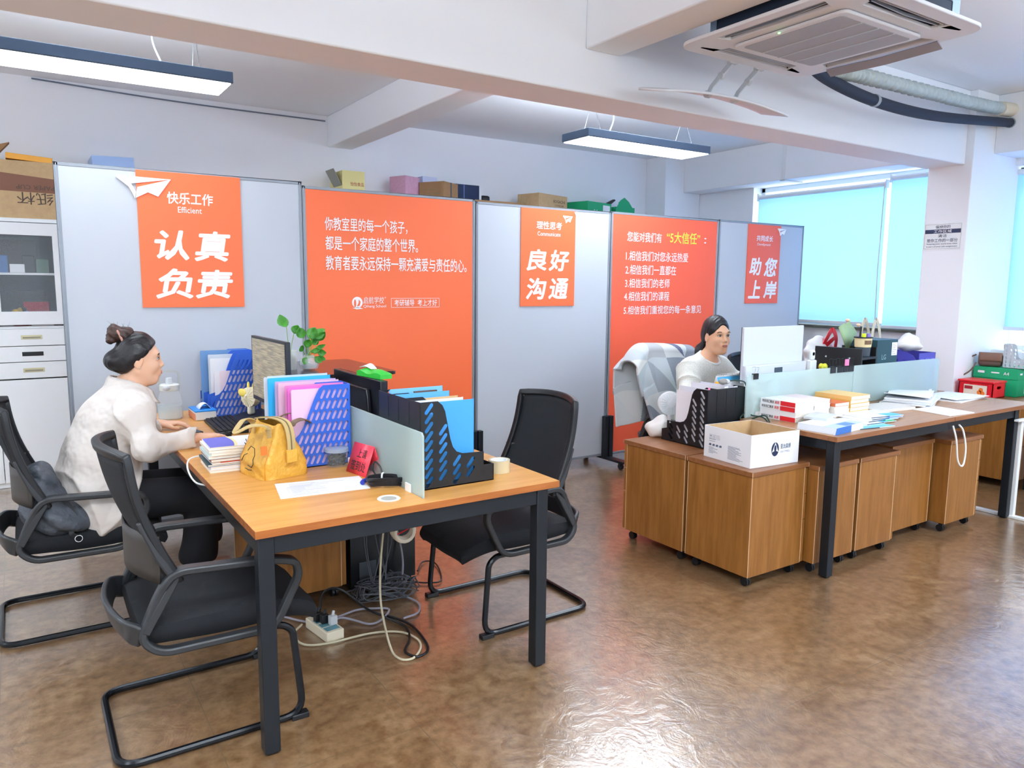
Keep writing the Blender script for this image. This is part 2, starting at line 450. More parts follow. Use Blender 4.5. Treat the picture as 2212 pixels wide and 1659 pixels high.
# window wall, with one opening per bay
w = MB()
w.box(7.0, 7.25, 3.30, 6.85, 0, 1.10).box(7.0, 7.25, 5.72, 6.85, 1.10, 2.62).box(7.0, 7.25, 3.30, 6.85, 2.60, ZC)
w.box(6.9, 7.25, -4, 3.05, 0, 0.98).box(6.9, 7.25, -4, 0.2, 0.98, 2.56).box(6.9, 7.25, -4, 3.05, 2.5, ZC)
struct(w.build('wall_right', WALL, smooth=False))
struct(MB().box(6.2, 7.0, 3.01, 3.345, 0, ZC).build('wall_column', WALL, bevel=0.006))
struct(MB().box(6.42, 7.0, 6.52, 6.85, 0, ZC).build('wall_column', WALL, bevel=0.006))
struct(MB().box(-4, 6.2, 3.065, 3.365, 2.45, ZC).build('ceiling_beam', WALL, bevel=0.008))
struct(MB().box(2.47, 2.71, 3.365, 6.85, 2.73, ZC).build('ceiling_beam', WALL, bevel=0.008))
struct(MB().box(2.44, 2.66, -4, 3.065, 2.66, ZC).build('ceiling_beam', WALL, bevel=0.008))
struct(MB().box(6.72, 7.0, 3.345, 6.52, 2.60, ZC).build('ceiling_beam', WALL, bevel=0.006))
struct(MB().box(6.52, 6.9, -4, 3.01, 2.555, ZC).build('ceiling_beam', WALL, bevel=0.006))
WINF = mat('window frame', 'dfe4e6', 0.4)
for n_, (X, y0, y1, z0, z1, muls) in enumerate(((7.14, 3.30, 5.72, 1.10, 2.60, ()), (7.04, 0.2, 3.05, 0.98, 2.5, (1.6, 2.4)))):
    f = MB()
    for a, b in ((z0, z0+.05), (z1-.05, z1)): f.box(X, X+.06, y0, y1, a, b)
    for y in (y0+.025, y1-.025)+muls: f.box(X, X+.06, y-.025, y+.025, z0, z1)
    fr = struct(f.build('window_%d' % (n_+1), WINF, bevel=0.004))
    MB().box(X+.025, X+.031, y0, y1, z0, z1).build('glass', mat('window glass', 'f4fbff', 0.05, alpha=0.08), fr)
struct(MB().box(6.93, 7.14, 3.345, 5.72, 1.085, 1.112).build('trim_1', mat('dark sill stone', '55584f', 0.5), bevel=0.004))
# conduit on the window beam and cable trunk on the back wall
t = thing('cable_conduit', 'thin white conduit dropping down the beam face above the blinds', 'conduit', (6.72, 5.12, 2.6))
MB().box(-.018, 0, -.02, .02, 0, .4).build('channel', WHITEP, t, bevel=.002)
MB().box(-.018, .28, -.03, .03, -.014, 0).build('bracket', GREYW, t, bevel=.002)
o = MB().tube(catmull([(0.2, 6.83, 2.985), (1.2, 6.835, 2.955), (2.45, 6.84, 2.955)], 6), .006, 6).build('wall_cable', mat('grey cable', '6d7686', .5))
tag(o, 'thin grey cable run high along the back wall toward the cross beam', 'cable')

# ------------------------------------------------------------------ roller blinds
BLIND = bpy.data.materials.new('blind cloth'); BLIND.use_nodes = True
_nt = BLIND.node_tree; _d = _nt.nodes['Principled BSDF']; _d.inputs['Base Color'].default_value = S('96c0ea'); _d.inputs['Roughness'].default_value = .7
_t = _nt.nodes.new('ShaderNodeBsdfTranslucent'); _t.inputs[0].default_value = S('8dbdf0')
_m = _nt.nodes.new('ShaderNodeMixShader'); _m.inputs[0].default_value = .6
_nt.links.new(_d.outputs[0], _m.inputs[1]); _nt.links.new(_t.outputs[0], _m.inputs[2]); _nt.links.new(_m.outputs[0], _nt.nodes['Material Output'].inputs[0])
def blind(x, y0, y1, zt, zb, label, chain=None):
    t = thing('roller_blind', label, 'blind', (x, (y0+y1)/2, zb), 0, 'blue window blinds'); W = (y1-y0)/2; H = zt-zb
    MB().grid(lambda u, v: (0.004*math.sin(9*u+2*v), -W+2*W*u, v*H), 20, 4).build('fabric', BLIND, t)
    MB().cyl((0, -W, H+.012), (0, W, H+.012), .024, n=16).build('roller_tube', WHITEP, t)
    MB().box(-.012, .012, -W, W, -.03, 0).build('bottom_bar', WHITEP, t, bevel=.004)
    for s in (-1, 1): MB().box(-.03, .03, s*W-.006, s*W+.006, H-.03, H+.05).build('end_bracket', WHITEP, t, bevel=.003)
    if chain is not None: MB().tube([(-.022, chain*W, H), (-.03, chain*W*.99, H*.4), (-.02, chain*W, -.15)], .005, 6).build('pull_chain', mat('bead chain', 'd8d6c8', .4), t)
    return t
blind(6.99, 4.15, 5.63, 2.47, 1.16, 'light blue roller blind with white top tube beside the end display board', -0.985)
blind(7.03, 3.36, 4.13, 2.52, 1.14, 'pale blue roller blind beside the white column carrying the notice')
blind(6.96, .15, 1.68, 2.44, 1.0, 'unseen blue roller blind added to keep sun out, beyond the picture')  # unseen, added to block sun through the uncovered part of the window
blind(6.96, 1.7, 3.03, 2.44, 1.185, 'blue roller blind in the window beyond the column, above the red crate')

# notice on the column
t = thing('wall_notice', 'white workplace tidiness notice with navy band on the column', 'notice', (6.2, 3.19, 1.91), -PI/2)
MB().box(-.15, .15, -.003, 0, -.105, .105).build('board', WHITEP, t)
m_ = MB()
for a, b, c, d in ((-.14, .14, .0945, .096), (-.14, .14, -.096, -.0945), (-.14, -.1385, -.096, .096), (.1385, .14, -.096, .096)): m_.box(a, b, -.0037, -.003, c, d)
m_.build('border', mat('brown line', '8a6f60', .5), t)
MB().box(-.138, .138, -.0037, -.003, .024, .056).build('band', NAVY, t)
F0 = Matrix.Translation((0, -.0039, 0)) @ FRONT; F1 = Matrix.Translation((0, -.0042, 0)) @ FRONT
m_ = MB(); text_fit(m_, '保持你的', -.058, .058, .063, .088, .012, T=F0); text_fit(m_, '清洁', -.034, .034, -.008, .017, .012, T=F0)
text_fit(m_, '是你工作的一部分', -.12, .12, -.045, -.016, .012, T=F0); text_fit(m_, 'Keeping your work area clean', -.118, .118, -.066, -.052, .008, T=F0); text_fit(m_, 'is part of your job assignment', -.12, .12, -.087, -.073, .008, T=F0)
m_.build('lettering', NAVY, t)
m_ = MB(); text_fit(m_, '工作区域', -.07, .07, .028, .052, .012, T=F1); m_.build('band_lettering', WHITE, t)

# ------------------------------------------------------------------ hanging lamps
DIFF = mat('lamp diffuser', 'f6fbff', .4, emit=4.5)
def lamp(x, y, label, cable=True, z=2.5, power=LAMP_POWER, up=45.0):
    t = thing('pendant_lamp', label, 'lamp', (x, y, z), 0, 'hanging strip lamps')
    MB().box(-.6, .6, -.15, .15, .006, .062).build('housing', mat('lamp housing', '39485c', .4, .3), t, bevel=.004)
    MB().box(-.59, .59, -.14, .14, 0, .008).build('diffuser', DIFF, t, bevel=.003)
    for s in (-1, 1):
        w = MB(); H = ZC-z; cx = s*.45
        w.tube([(cx, 0, H), (cx, 0, .3)], .0016, 5); w.tube([(cx, 0, .3), (cx, -.1, .062)], .0016, 5); w.tube([(cx, 0, .3), (cx, .1, .062)], .0016, 5)
        w.cyl((cx, 0, .285), (cx, 0, .31), .006, n=8)
        w.tube(catmull([(cx-.02, 0, H), (cx-.05, .02, H-.06), (cx-.02, 0, H-.1), (cx-.06, .01, H-.15), (cx-.02, 0, .31)], 5), .0016, 5)
        w.build('suspension_wire', GREYP, t)
    if cable: MB().tube(catmull([(cable*.36, 0, ZC-z), (cable*.28, .02, .34), (cable*.25, 0, .2), (cable*.3, 0, .062)], 6), .004, 6).build('power_cable', mat('grey cable', '6d7686', .5), t)
    l = bpy.data.lights.new('lamp_light', 'AREA'); l.shape = 'RECTANGLE'; l.size = 1.16; l.size_y = .26; l.energy = power; l.color = (0.88, 0.95, 1.0)
    lo = bpy.data.objects.new('lamp_light', l); COL.objects.link(lo); lo.parent = t; lo.location = (0, 0, -.006)
    u = bpy.data.lights.new('ceiling_fill', 'AREA'); u.shape = 'RECTANGLE'; u.size = 1.1; u.size_y = .2; u.energy = up; u.color = (0.78, 0.89, 1.0)
    uo = bpy.data.objects.new('ceiling_fill', u); COL.objects.link(uo); uo.parent = t; uo.location = (0, 0, .07); uo.rotation_euler = (PI, 0, 0)  # upward fill added to brighten the ceiling, not a part of the lamp
    return t
lamp(.40, 4.28, 'lit strip lamp hanging above the woman in the cream shirt', 1, power=1.2, up=30)
lamp(3.92, 4.27, 'lit strip lamp hanging behind the beam above the green and orange boards', -1, power=7, up=62)
for i, (x, y) in enumerate(((-2.6, 4.28), (.4, .9), (4.6, .6), (-2.6, .9), (.4, -1.8), (3.9, -1.8))):  # unseen lamps, added to brighten the room
    lamp(x, y, 'unseen strip lamp added to brighten the office, hung outside the picture')

# ------------------------------------------------------------------ ceiling air conditioner
ACW = mat('air conditioner white', 'e8e9ee', .45)
ACX, ACY = 3.115, 2.19
t = thing('air_conditioner', 'white ceiling cassette air conditioner hanging in front of the beam', 'air conditioner', (ACX, ACY, 2.6))
MB().box(-.36, .36, -.4, .36, .045, .3).build('casing', mat('galvanised casing', '9fb2c4', .4, .5), t, bevel=.01)
def rrect(hx, hy, r, n=6):
    out = []
    for sx, sy, a0 in ((1, 1, 0), (-1, 1, PI/2), (-1, -1, PI), (1, -1, 1.5*PI)):
        for k in range(n+1):
            a = a0+PI/2*k/n; out.append((sx*(hx-r)+r*math.cos(a), sy*(hy-r)+r*math.sin(a)))
    return out
slots4 = []; DREC = mat('dark recess', '1d2c40', .6)
for q in range(4):
    c = [(-.25, .335), (.25, .335), (.27, .405), (-.27, .405)]
    slots4.append([(x*math.cos(q*PI/2)-y*math.sin(q*PI/2), x*math.sin(q*PI/2)+y*math.cos(q*PI/2)) for x, y in c])
m_ = MB(); cutplate(m_, rrect(.46, .475, .09), slots4, .016, Tm((0, 0, .013)))
m_.build('fascia', ACW, t, bevel=.004)
for q in range(4):
    T = Tm(rz=q*PI/2)
    rc = MB().box(-.27, .27, .33, .41, .10, .104, T); rc.box(-.27, .27, .332, .3345, .022, .1, T); rc.box(-.27, .27, .4055, .408, .022, .1, T); rc.box(-.272, -.268, .33, .41, .012, .1, T); rc.box(.268, .272, .33, .41, .012, .1, T); rc.build('outlet_recess', DREC, t)
    MB().sweep([(-.26, .362, .02), (0, .358, .014), (.26, .362, .02)], .018, .003, (0, .9, .4), T=T).build('louver', mat('louver', 'b9c0cc', .4), t)
    MB().box(-.26, .26, .383, .385, .012, .02, T).build('louver_strip', ACW, t)
m_ = MB(); m_.prism(rrect(.285, .285, .03), -.012, .002); m_.build('return_frame', ACW, t, bevel=.005)
g = MB(); g.prism(rrect(.255, .25, .02), -.014, -.006); gr = g.build('return_grille', mat('grille grey', 'b4b6bd', .6, bump=.8, bscale=260), t)
m_ = MB()
for x in (-.12, 0, .12): m_.box(x-.004, x+.004, -.25, .25, -.017, -.014)
m_.build('grille_rib', GREYW, gr)
MB().sweep([(.44, -.28, -.012), (.45, 0, -.016), (.44, .28, -.012)], .05, .006, (.5, 0, .85)).build('open_flap', mat('flap grey', '9c98a0', .5), t)
for sx in (-1, 1):
    for sy in (-1, 1): MB().cyl((sx*.34, sy*.33, .2), (sx*.34, sy*.33, .4), .005, n=8).build('hanger_rod', CHROME, t)
MB().ell((-.285, .03, -.013), (.006, .006, .004), 8, 6).build('status_light', mat('green light', '9dff9a', .4, emit=1.5), t)
t = thing('air_deflector', 'white perforated air deflector hung on two arms under the air conditioner', 'air deflector', (3.1, 2.8, 2.42))
m_ = MB(); m_.grid(lambda u, v: (-.46+.93*u, -.09+.18*v, .035*math.sin(PI*u)**.8+.045*v), 24, 4); m_.build('plate', ACW, t, solid=.012)
for x in (-.1, .1):
    m_ = MB(); m_.sweep([(x, -.03, .04), (x+.01, -.045, .08), (x+.045, -.09, .15), (x+.06, -.125, .19)], .026, .008, (1, 0, 0)); m_.cyl((x-.012, -.03, .045), (x+.012, -.03, .045), .018, n=12); m_.cyl((x+.03, -.08, .13), (x+.05, -.08, .13), .018, n=12)
    m_.box(x+.03, x+.09, -.14, -.12, .18, .2); m_.build('arm', GREYW, t)
# condensate duct and insulated pipe
P = catmull([(3.45, 2.52, 2.74), (3.9, 2.7, 2.72), (4.3, 2.77, 2.755), (5.2, 2.82, 2.79), (6.0, 2.88, 2.83), (6.53, 2.915, 2.87)], 34)
o = MB().tube(P, [.042+.006*math.sin(i*2.2) for i in range(len(P))], 12).build('flexible_duct', mat('duct wrap', 'b9c4c2', .5, var=.2, vscale=30))
tag(o, 'ribbed grey flexible duct running from the air conditioner to the side beam', 'duct')
m_ = MB(); m_.tube([(6.3, 2.9, 2.85), (6.545, 2.915, 2.873)], .052, 14); c = m_.build('end_sleeve', mat('cream tape', 'ddd3bd', .6), o)
o = MB().tube(catmull([(3.4, 2.56, 2.70), (3.9, 2.72, 2.67), (4.5, 2.78, 2.635), (5.3, 2.84, 2.66), (6.53, 2.91, 2.775)], 8), .034, 12).build('insulated_pipe', mat('black foam', '20283a', .7, bump=.3, bscale=60))
tag(o, 'black foam insulated pipe sagging beneath the ribbed duct', 'pipe')
m_ = MB(); m_.cyl((4.46, 2.777, 2.637), (4.49, 2.779, 2.637), .037, n=14); m_.cyl((6.5, 2.908, 2.772), (6.525, 2.91, 2.775), .038, n=14); m_.build('tape_band', mat('grey tape', '9aa2a8', .5), o)

# ------------------------------------------------------------------ display boards
YP = 4.725
PANX = ((.208, 1.530, 2.120), (1.533, 2.785, 2.099), (2.792, 4.058, 2.086), (4.064, 5.335, 2.091), (5.340, 6.563, 2.096))
PF = Matrix.Translation((0, -.0205, 0)) @ FRONT
def panel(i, face, label):
    x0, x1, zt = PANX[i]; t = thing('display_board', label, 'display board', ((x0+x1)/2, YP+.02, .08), 0, 'row of office display boards')
    W = (x1-x0)/2; H = zt-.08
    MB().box(-W+.018, W-.018, -.018, .018, .02, H-.015).build('board', face, t)
    f = MB()
    for s in (-1, 1):
        f.box(s*W-.021 if s > 0 else -W, s*W if s > 0 else -W+.021, -.02, .02, 0, H)
        f.box(s*(W-.0105)-.003, s*(W-.0105)+.003, -.024, .024, .01, H-.005)
    f.box(-W, W, -.02, .02, H-.018, H); f.box(-W, W, -.02, .02, 0, .02); f.build('frame', ALU, t, bevel=.002)
    return t, (x0+x1)/2
def letters(t, cx, items, m=WHITE, name='lettering', y=-.0195, zb=.08):
    T = Matrix.Translation((0, y, 0)) @ FRONT
    for s, a, b, c, d, bold, sh in items:
        mb = MB(); text_fit(mb, s, a-cx, b-cx, c-zb, d-zb, bold, sh, T); mb.build(name, m, t, smooth=False)
ORP = mat('orange board print', 'ee6c3c', .42); ORP2 = mat('red orange board print', 'ec6040', .42)
panel(0, GREY, 'grey display board at the cabinet end, behind the woman in the cream shirt')
t, cx = panel(1, ORP, 'orange display board with three lines of white text and a school logo')
letters(t, cx, [('你教室里的每一个孩子，', 1.674, 2.253, 1.83, 1.917, .012, 0), ('都是一个家庭的整个世界。', 1.675, 2.332, 1.708, 1.799, .012, 0), ('教育者要永远保持一颗充满爱与责任的心。', 1.675, 2.716, 1.581, 1.674, .012, 0),
    ('启航学校', 1.926, 2.075, 1.363, 1.409, .0, .1), ('®', 2.079, 2.089, 1.398, 1.409, 0, 0), ('Qihang School', 1.926, 2.089, 1.332, 1.356, .012, 0), ('考研辅导', 2.15, 2.30, 1.345, 1.39, .008, 0), ('考上才好', 2.325, 2.476, 1.345, 1.39, .008, 0)])
m_ = MB(); T = Matrix.Translation((-cx, -.0195, -.08)) @ FRONT
for a, b, c, d in ((2.126, 2.494, 1.336, 1.3385), (2.126, 2.494, 1.3965, 1.399), (2.126, 2.1285, 1.336, 1.399), (2.4915, 2.494, 1.336, 1.399)): m_.add([(a, c, 0), (b, c, 0), (b, d, 0), (a, d, 0)], [(0, 1, 2, 3)], T)
ring = [(1.884+.037*math.cos(a*PI/20), 1.372+.037*math.sin(a*PI/20), 0) for a in range(40)]; m_.add(ring, [list(range(40))], T)
m_.add([(1.85, 1.335, 0), (1.88, 1.326, 0), (1.925, 1.33, 0), (1.895, 1.34, 0)], [(0, 1, 2, 3)], T); m_.build('logo', WHITE, t, smooth=False)
m_ = MB(); T2 = Matrix.Translation((-cx, -.0199, -.08)) @ FRONT
m_.add([(1.868+.008*math.cos(a), 1.366+.026*math.sin(a), 0) for a in np.linspace(0, 2*PI, 16)[:-1]], [list(range(15))], T2)
m_.add([(1.88, 1.345, 0), (1.90, 1.35, 0), (1.907, 1.375, 0), (1.895, 1.392, 0), (1.893, 1.37, 0)], [(0, 1, 2, 3, 4)], T2); m_.build('logo_swirl', ORP, t, smooth=False)
panel(2, GREY, 'grey display board between the two fully orange boards')
t, cx = panel(3, ORP2, 'orange display board with a numbered list of five promises')
letters(t, cx, [('您能对我们有', 4.241, 4.631, 1.861, 1.941, .01, 0), ('：', 5.151, 5.178, 1.877, 1.925, .01, 0), ('1.相信我们对您永远热爱', 4.232, 4.957, 1.704, 1.785, .012, 0), ('2.相信我们一直都在', 4.231, 4.816, 1.59, 1.671, .012, 0), ('3.相信我们的老师', 4.23, 4.744, 1.48, 1.558, .012, 0), ('4.相信我们的课程', 4.224, 4.744, 1.371, 1.449, .012, 0), ('5.相信我们重视您的每一条意见', 4.223, 5.149, 1.258, 1.33, .012, 0)])
letters(t, cx, [('“5大信任”', 4.69, 5.098, 1.863, 1.962, .014, 0)], LIME, 'lime_lettering')
panel(4, GREY, 'grey display board at the window end of the row')
def plane_shape(mb, x0, x1, z0, z1, T):
    """folded paper plane: two wings and a fold"""
    w, h = x1-x0, z1-z0
    for poly in ([(0, 1), (1, .97), (.26, .66), (.34, .3), (.315, 0), (.27, .25), (.21, .52), (0, .9)], [(1, .97), (.37, .52), (.345, .25), (.33, .02), (.56, .31), (.745, .14)]):
        mb.add([(x0+w*x, z0+h*z, 0) for x, z in poly], [list(range(len(poly)))], T)
def poster(x0, x1, z0, z1, label, items, planes, col):
    t = thing('hanging_poster', label, 'poster', ((x0+x1)/2, YP, z0), 0, 'orange slogan posters'); cx = (x0+x1)/2
    MB().box(x0-cx, x1-cx, -.006, 0, 0, z1-z0).build('board', col, t)
    letters(t, cx, items, WHITE, 'lettering', -.0066, z0)
    for k, (a, b, c, d, proud) in enumerate(planes):
        m_ = MB(); plane_shape(m_, a-cx, b-cx, c-z0, d-z0, Matrix.Translation((0, -.009 if proud else -.0066, 0)) @ FRONT)
        m_.build('paper_plane', WHITE, t, smooth=False, solid=.005 if proud else 0)
    return t
SH = .16; BO = .055
poster(.598, 1.158, 1.350, 2.112, 'large orange poster with a white paper plane, on the board behind the woman', [('快乐工作', .752, 1.001, 1.937, 2.005, .03, .05), ('Efficient', .807, .936, 1.89, 1.924, .004, 0), ('认', .674, .857, 1.62, 1.79, BO, SH), ('真', .884, 1.091, 1.617, 1.793, BO, SH), ('负', .669, .87, 1.4, 1.573, BO, SH), ('责', .882, 1.096, 1.4, 1.569, BO, SH)], [(.5, .777, 1.955, 2.075, True)], ORP)
poster(3.18, 3.693, 1.336, 2.068, 'orange poster with two small paper planes, hung between the two orange boards', [('理性思考', 3.321, 3.56, 1.918, 1.977, .03, .05), ('Communicate', 3.33, 3.548, 1.868, 1.9, .004, 0), ('良', 3.232, 3.418, 1.604, 1.767, BO, SH), ('好', 3.439, 3.637, 1.604, 1.767, BO, SH), ('沟', 3.23, 3.422, 1.386, 1.551, BO, SH), ('通', 3.439, 3.633, 1.389, 1.551, BO, SH)], [(3.569, 3.663, 1.972, 2.03, False), (3.676, 3.712, 2.036, 2.061, True)], ORP)
poster(5.73, 6.202, 1.342, 2.078, 'orange poster with a single paper plane, on the board beside the window', [('共同成长', 5.85, 6.087, 1.924, 1.98, .03, .05), ('Develpment', 5.866, 6.058, 1.878, 1.908, .004, 0), ('助', 5.769, 5.941, 1.605, 1.773, BO, SH), ('您', 5.977, 6.174, 1.595, 1.775, BO, SH), ('上', 5.766, 5.938, 1.387, 1.561, BO, SH), ('岸', 5.987, 6.179, 1.386, 1.555, BO, SH)], [(6.148, 6.275, 1.985, 2.055, True)], ORP2)
def board_foot(x, label):
    t = thing('board_stand', label, 'stand', (x, YP, 0), 0, 'black board stands')
    m_ = MB()
    for s in (-1, 1): m_.box(s*.027-.02, s*.027+.02, -.045, -.005, .065, .42)
    m_.box(-.045, .045, -.025, -.005, .1, .42); m_.build('upright', BLACKM, t, bevel=.003)
    MB().box(-.035, .035, -.26, .3, .055, .075).build('foot_bar', BLACKM, t, bevel=.003)
    for y in (-.2, .25):
        m_ = MB(); m_.cyl((-.012, y, .025), (.012, y, .025), .025, n=14); m_.box(-.016, .016, y-.014, y+.014, .03, .055); m_.build('caster', BLACKP, t)
    return t
board_foot(2.788, 'black wheeled stand under the board joint behind the mesh chair')
board_foot(4.061, 'black wheeled stand under the joint beside the numbered orange board')
board_foot(1.532, 'black wheeled stand under the joint behind the potted plants')
board_foot(5.338, 'black wheeled stand under the joint behind the white monitor')
# ------------------------------------------------------------------ desks
def desk(name, label, x0, x1, y0, y1, zt, legs, top, edge, rails, grommets=(), seam=None):
    t = thing(name, label, 'desk', ((x0+x1)/2, (y0+y1)/2, 0)); cx, cy = (x0+x1)/2, (y0+y1)/2
    segs = [(x0, x1)] if seam is None else [(x0, seam-.0015), (seam+.0015, x1)]
    for a, b in segs:
        m = MB(); m.c = 1; m.box(a-cx, b-cx, y0-cy, y1-cy, zt-.026, zt-.001); m.c = 0; m.box(a-cx+.0012, b-cx-.0012, y0-cy+.0012, y1-cy-.0012, zt-.0015, zt)
        m.build('tabletop', [top, edge], t, bevel=.001, seg=1)
    for x, y in legs:
        m = MB(); m.box(x-cx, x-cx+.05, y-cy, y-cy+.05, .008, zt-.026); m.box(x-cx+.008, x-cx+.042, y-cy+.008, y-cy+.042, 0, .01); m.build('leg', BLACKM, t, bevel=.003)
    for a, b, c, d in rails: MB().box(a-cx, b-cx, c-cy, d-cy, zt-.085, zt-.026).build('rail', BLACKM, t, bevel=.002)
    for gx, gy in grommets:
        m = MB(); m.lathe([(.026, .0005), (.029, .002), (.038, .003), (.041, .0005)], 28, (gx-cx, gy-cy, zt)); m.build('grommet', WHITEP, t)
        MB().cyl((gx-cx, gy-cy, zt-.001), (gx-cx, gy-cy, zt+.0012), .0285, n=24).build('grommet_cap', mat('grommet cap', 'a5a39c', .5), t)
    return t
desk('double_desk', 'honey wood double desk with black square legs and a frosted divider', .558, 1.71, 2.252, 4.655, .75,
     [(.567, 2.262), (1.613, 2.262), (.567, 4.59), (1.613, 4.59)], DESKW, DESKE, [(.617, 1.613, 2.266, 2.306), (.571, .611, 2.312, 4.59), (1.617, 1.657, 2.312, 4.59), (.617, 1.613, 4.595, 4.635)], [(1.048, 2.369)])
desk('long_desk', 'walnut top desk with black legs, piled with books and booklets', 3.367, 5.535, 2.163, 2.768, .76,
     [(3.409, 2.198), (5.343, 2.192), (3.409, 2.70), (5.343, 2.70)], DESK2W, DESK2E, [(3.459, 5.343, 2.2, 2.24), (3.413, 3.453, 2.248, 2.70), (5.347, 5.387, 2.242, 2.70), (3.459, 5.343, 2.705, 2.745)], seam=4.514)
desk('facing_desk', 'walnut top desk behind the frosted dividers, under the white monitor', 3.47, 5.60, 2.776, 3.38, .76,
     [(3.52, 3.30), (5.52, 3.30), (3.52, 2.80), (5.52, 2.80)], DESK2W, DESK2E, [(3.57, 5.52, 3.305, 3.345)])
def divider(x0, x1, y0, y1, z0, z1, label, group=None):
    t = thing('glass_divider', label, 'divider', ((x0+x1)/2, (y0+y1)/2, z0), 0, group)
    hx, hy, H = (x1-x0)/2, (y1-y0)/2, z1-z0
    along_y = hy > hx; L = hy if along_y else hx
    poly = [(-L, 0), (L, 0), (L, H-.012), (L-.012, H), (-L+.012, H), (-L, H-.012)]
    m = MB(); m.prism_y(poly, -.004, .004, Tm(rz=PI/2) if along_y else None); m.build('pane', FROST, t, bevel=.001)
    for s in (-.8, .8):
        m = MB(); T = Tm(rz=PI/2) if along_y else None
        m.box(s*L-.02, s*L+.02, -.009, -.004, 0, .03, T); m.box(s*L-.02, s*L+.02, .004, .009, 0, .03, T); m.build('clamp', WHITEP, t)
    return t
divider(1.148, 1.156, 2.305, 3.44, .75, .984, 'frosted glass divider down the middle of the honey wood desk')
divider(3.413, 4.43, 2.768, 2.776, .76, 1.005, 'frosted divider in front of the white monitor, with a black binder clip', 'frosted dividers of the long desk')
divider(4.438, 5.483, 2.768, 2.776, .76, 1.005, 'frosted divider in front of the dark carton and purple basket', 'frosted dividers of the long desk')
def clip(x, y, z, label, s=1.0, wires=True, rz=0.0):
    t = thing('binder_clip', label, 'clip', (x, y, z), rz, 'black clips on the frosted dividers')
    m = MB(); m.prism_y([(-.014*s, -.02*s), (.014*s, -.02*s), (.014*s, .002), (-.014*s, .002)], -.0075, -.0045); m.prism_y([(-.014*s, -.02*s), (.014*s, -.02*s), (.014*s, .002), (-.014*s, .002)], .0045, .0075); m.box(-.014*s, .014*s, -.0075, .0075, 0, .003); m.build('jaw', BLACKP, t)
    m = MB()
    for sy in (-1, 1): m.tube(rounded([(-.008*s, sy*.005, .002), (-.01*s, sy*.012, .026*s), (.01*s, sy*.012, .026*s), (.008*s, sy*.005, .002)], .008), .0011, 6)
    m.build('wire_handle', CHROME if wires else BLACKP, t)
clip(3.485, 2.772, 1.007, 'black binder clip with wire loops on the divider before the white monitor', 1.5)
for k, (x, lb) in enumerate(((4.215, 'black clip on the divider, first of four from the white monitor'), (4.285, 'black clip on the divider, second of four from the white monitor'), (4.345, 'black clip on the divider, just under the pink note'), (4.405, 'black clip on the divider, beside the joint of the two panes'))): clip(x, 2.772, 1.008, lb, 1.9, False)
o = MB().box(-.02, .02, -.002, .002, 0, .04).build('sticky_note', mat('pink note', 'ef7fae', .6)); o.location = (4.345, 2.76, 1.012); tag(o, 'small pink sticky note standing on the clipped divider', 'note')

# ------------------------------------------------------------------ pedestals
def pedestal(x0, x1, y0, y1, zt, face, label, group='wooden drawer pedestals', drawers=True):
    t = thing('drawer_pedestal', label, 'pedestal', ((x0+x1)/2, (y0+y1)/2, 0), 0, group); cx, cy = (x0+x1)/2, (y0+y1)/2
    X0, X1, Y0, Y1 = x0-cx, x1-cx, y0-cy, y1-cy; d = .02
    bx = [X0+.006, X1-.006, Y0+.006, Y1-.006]
    if face == '+x': bx[1] -= d
    if face == '-x': bx[0] += d
    if face == '+y': bx[3] -= d
    if face == '-y': bx[2] += d
    MB().box(bx[0], bx[1], bx[2], bx[3], .06, zt-.026).build('carcass', PEDW, t, bevel=.0015)
    MB().box(X0, X1, Y0, Y1, zt-.025, zt).build('top', PEDT, t, bevel=.002)
    e = MB(); q = .0025
    for x, y in ((bx[0], bx[2]), (bx[1], bx[2]), (bx[0], bx[3]), (bx[1], bx[3])): e.box(x-q/3, x+q/3, y-q/3, y+q/3, .062, zt-.027) if False else e.tube([(x, y, .062), (x, y, zt-.027)], .0018, 6)
    e.tube([(X0+.001, Y0+.001, zt-.024), (X0+.001, Y0+.001, zt-.002)], .0018, 6); e.tube([(X1-.001, Y0+.001, zt-.024), (X1-.001, Y0+.001, zt-.002)], .0018, 6); e.tube([(X0+.001, Y1-.001, zt-.024), (X0+.001, Y1-.001, zt-.002)], .0018, 6)
    e.build('edge_banding', mat('pale edge band', 'd2b08a', .5), t)
    zs = (.062, .06+(zt-.09)*.46, .06+(zt-.09)*.73, zt-.03)
    for k in range(3):
        a, b = zs[k]+.002, zs[k+1]-.002; m = MB()
        if face == '+x': m.box(bx[1]+.001, X1-.002, bx[2], bx[3], a, b)
        if face == '-x': m.box(X0+.002, bx[0]-.001, bx[2], bx[3], a, b)
        if face == '+y': m.box(bx[0], bx[1], bx[3]+.001, Y1-.002, a, b)
        if face == '-y': m.box(bx[0], bx[1], Y0+.002, bx[2]-.001, a, b)
        m.build('drawer', PEDW, t, bevel=.002)
    for x in (X0+.05, X1-.05):
        for y in (Y0+.05, Y1-.05):
            m = MB(); m.cyl((x-.014, y, .022), (x-.003, y, .022), .022, n=16); m.cyl((x+.003, y, .022), (x+.014, y, .022), .022, n=16); m.cyl((x, y, .03), (x, y, .062), .01, n=10); m.box(x-.015, x+.015, y-.018, y+.006, .036, .052)
            m.build('caster', BLACKP, t)
    return t
pedestal(2.94, 3.45, 2.765, 3.255, .6, '+y', 'drawer pedestal carrying the black file rack, at the end of the long desk')
pedestal(2.94, 3.385, 2.322, 2.752, .6, '+x', 'drawer pedestal carrying the open white carton')
pedestal(3.392, 3.742, 2.268, 2.69, .585, '+y', 'drawer pedestal under the desk, behind its near black leg')
pedestal(3.762, 4.14, 2.266, 2.69, .585, '+x', 'drawer pedestal under the long desk, third from the white carton')
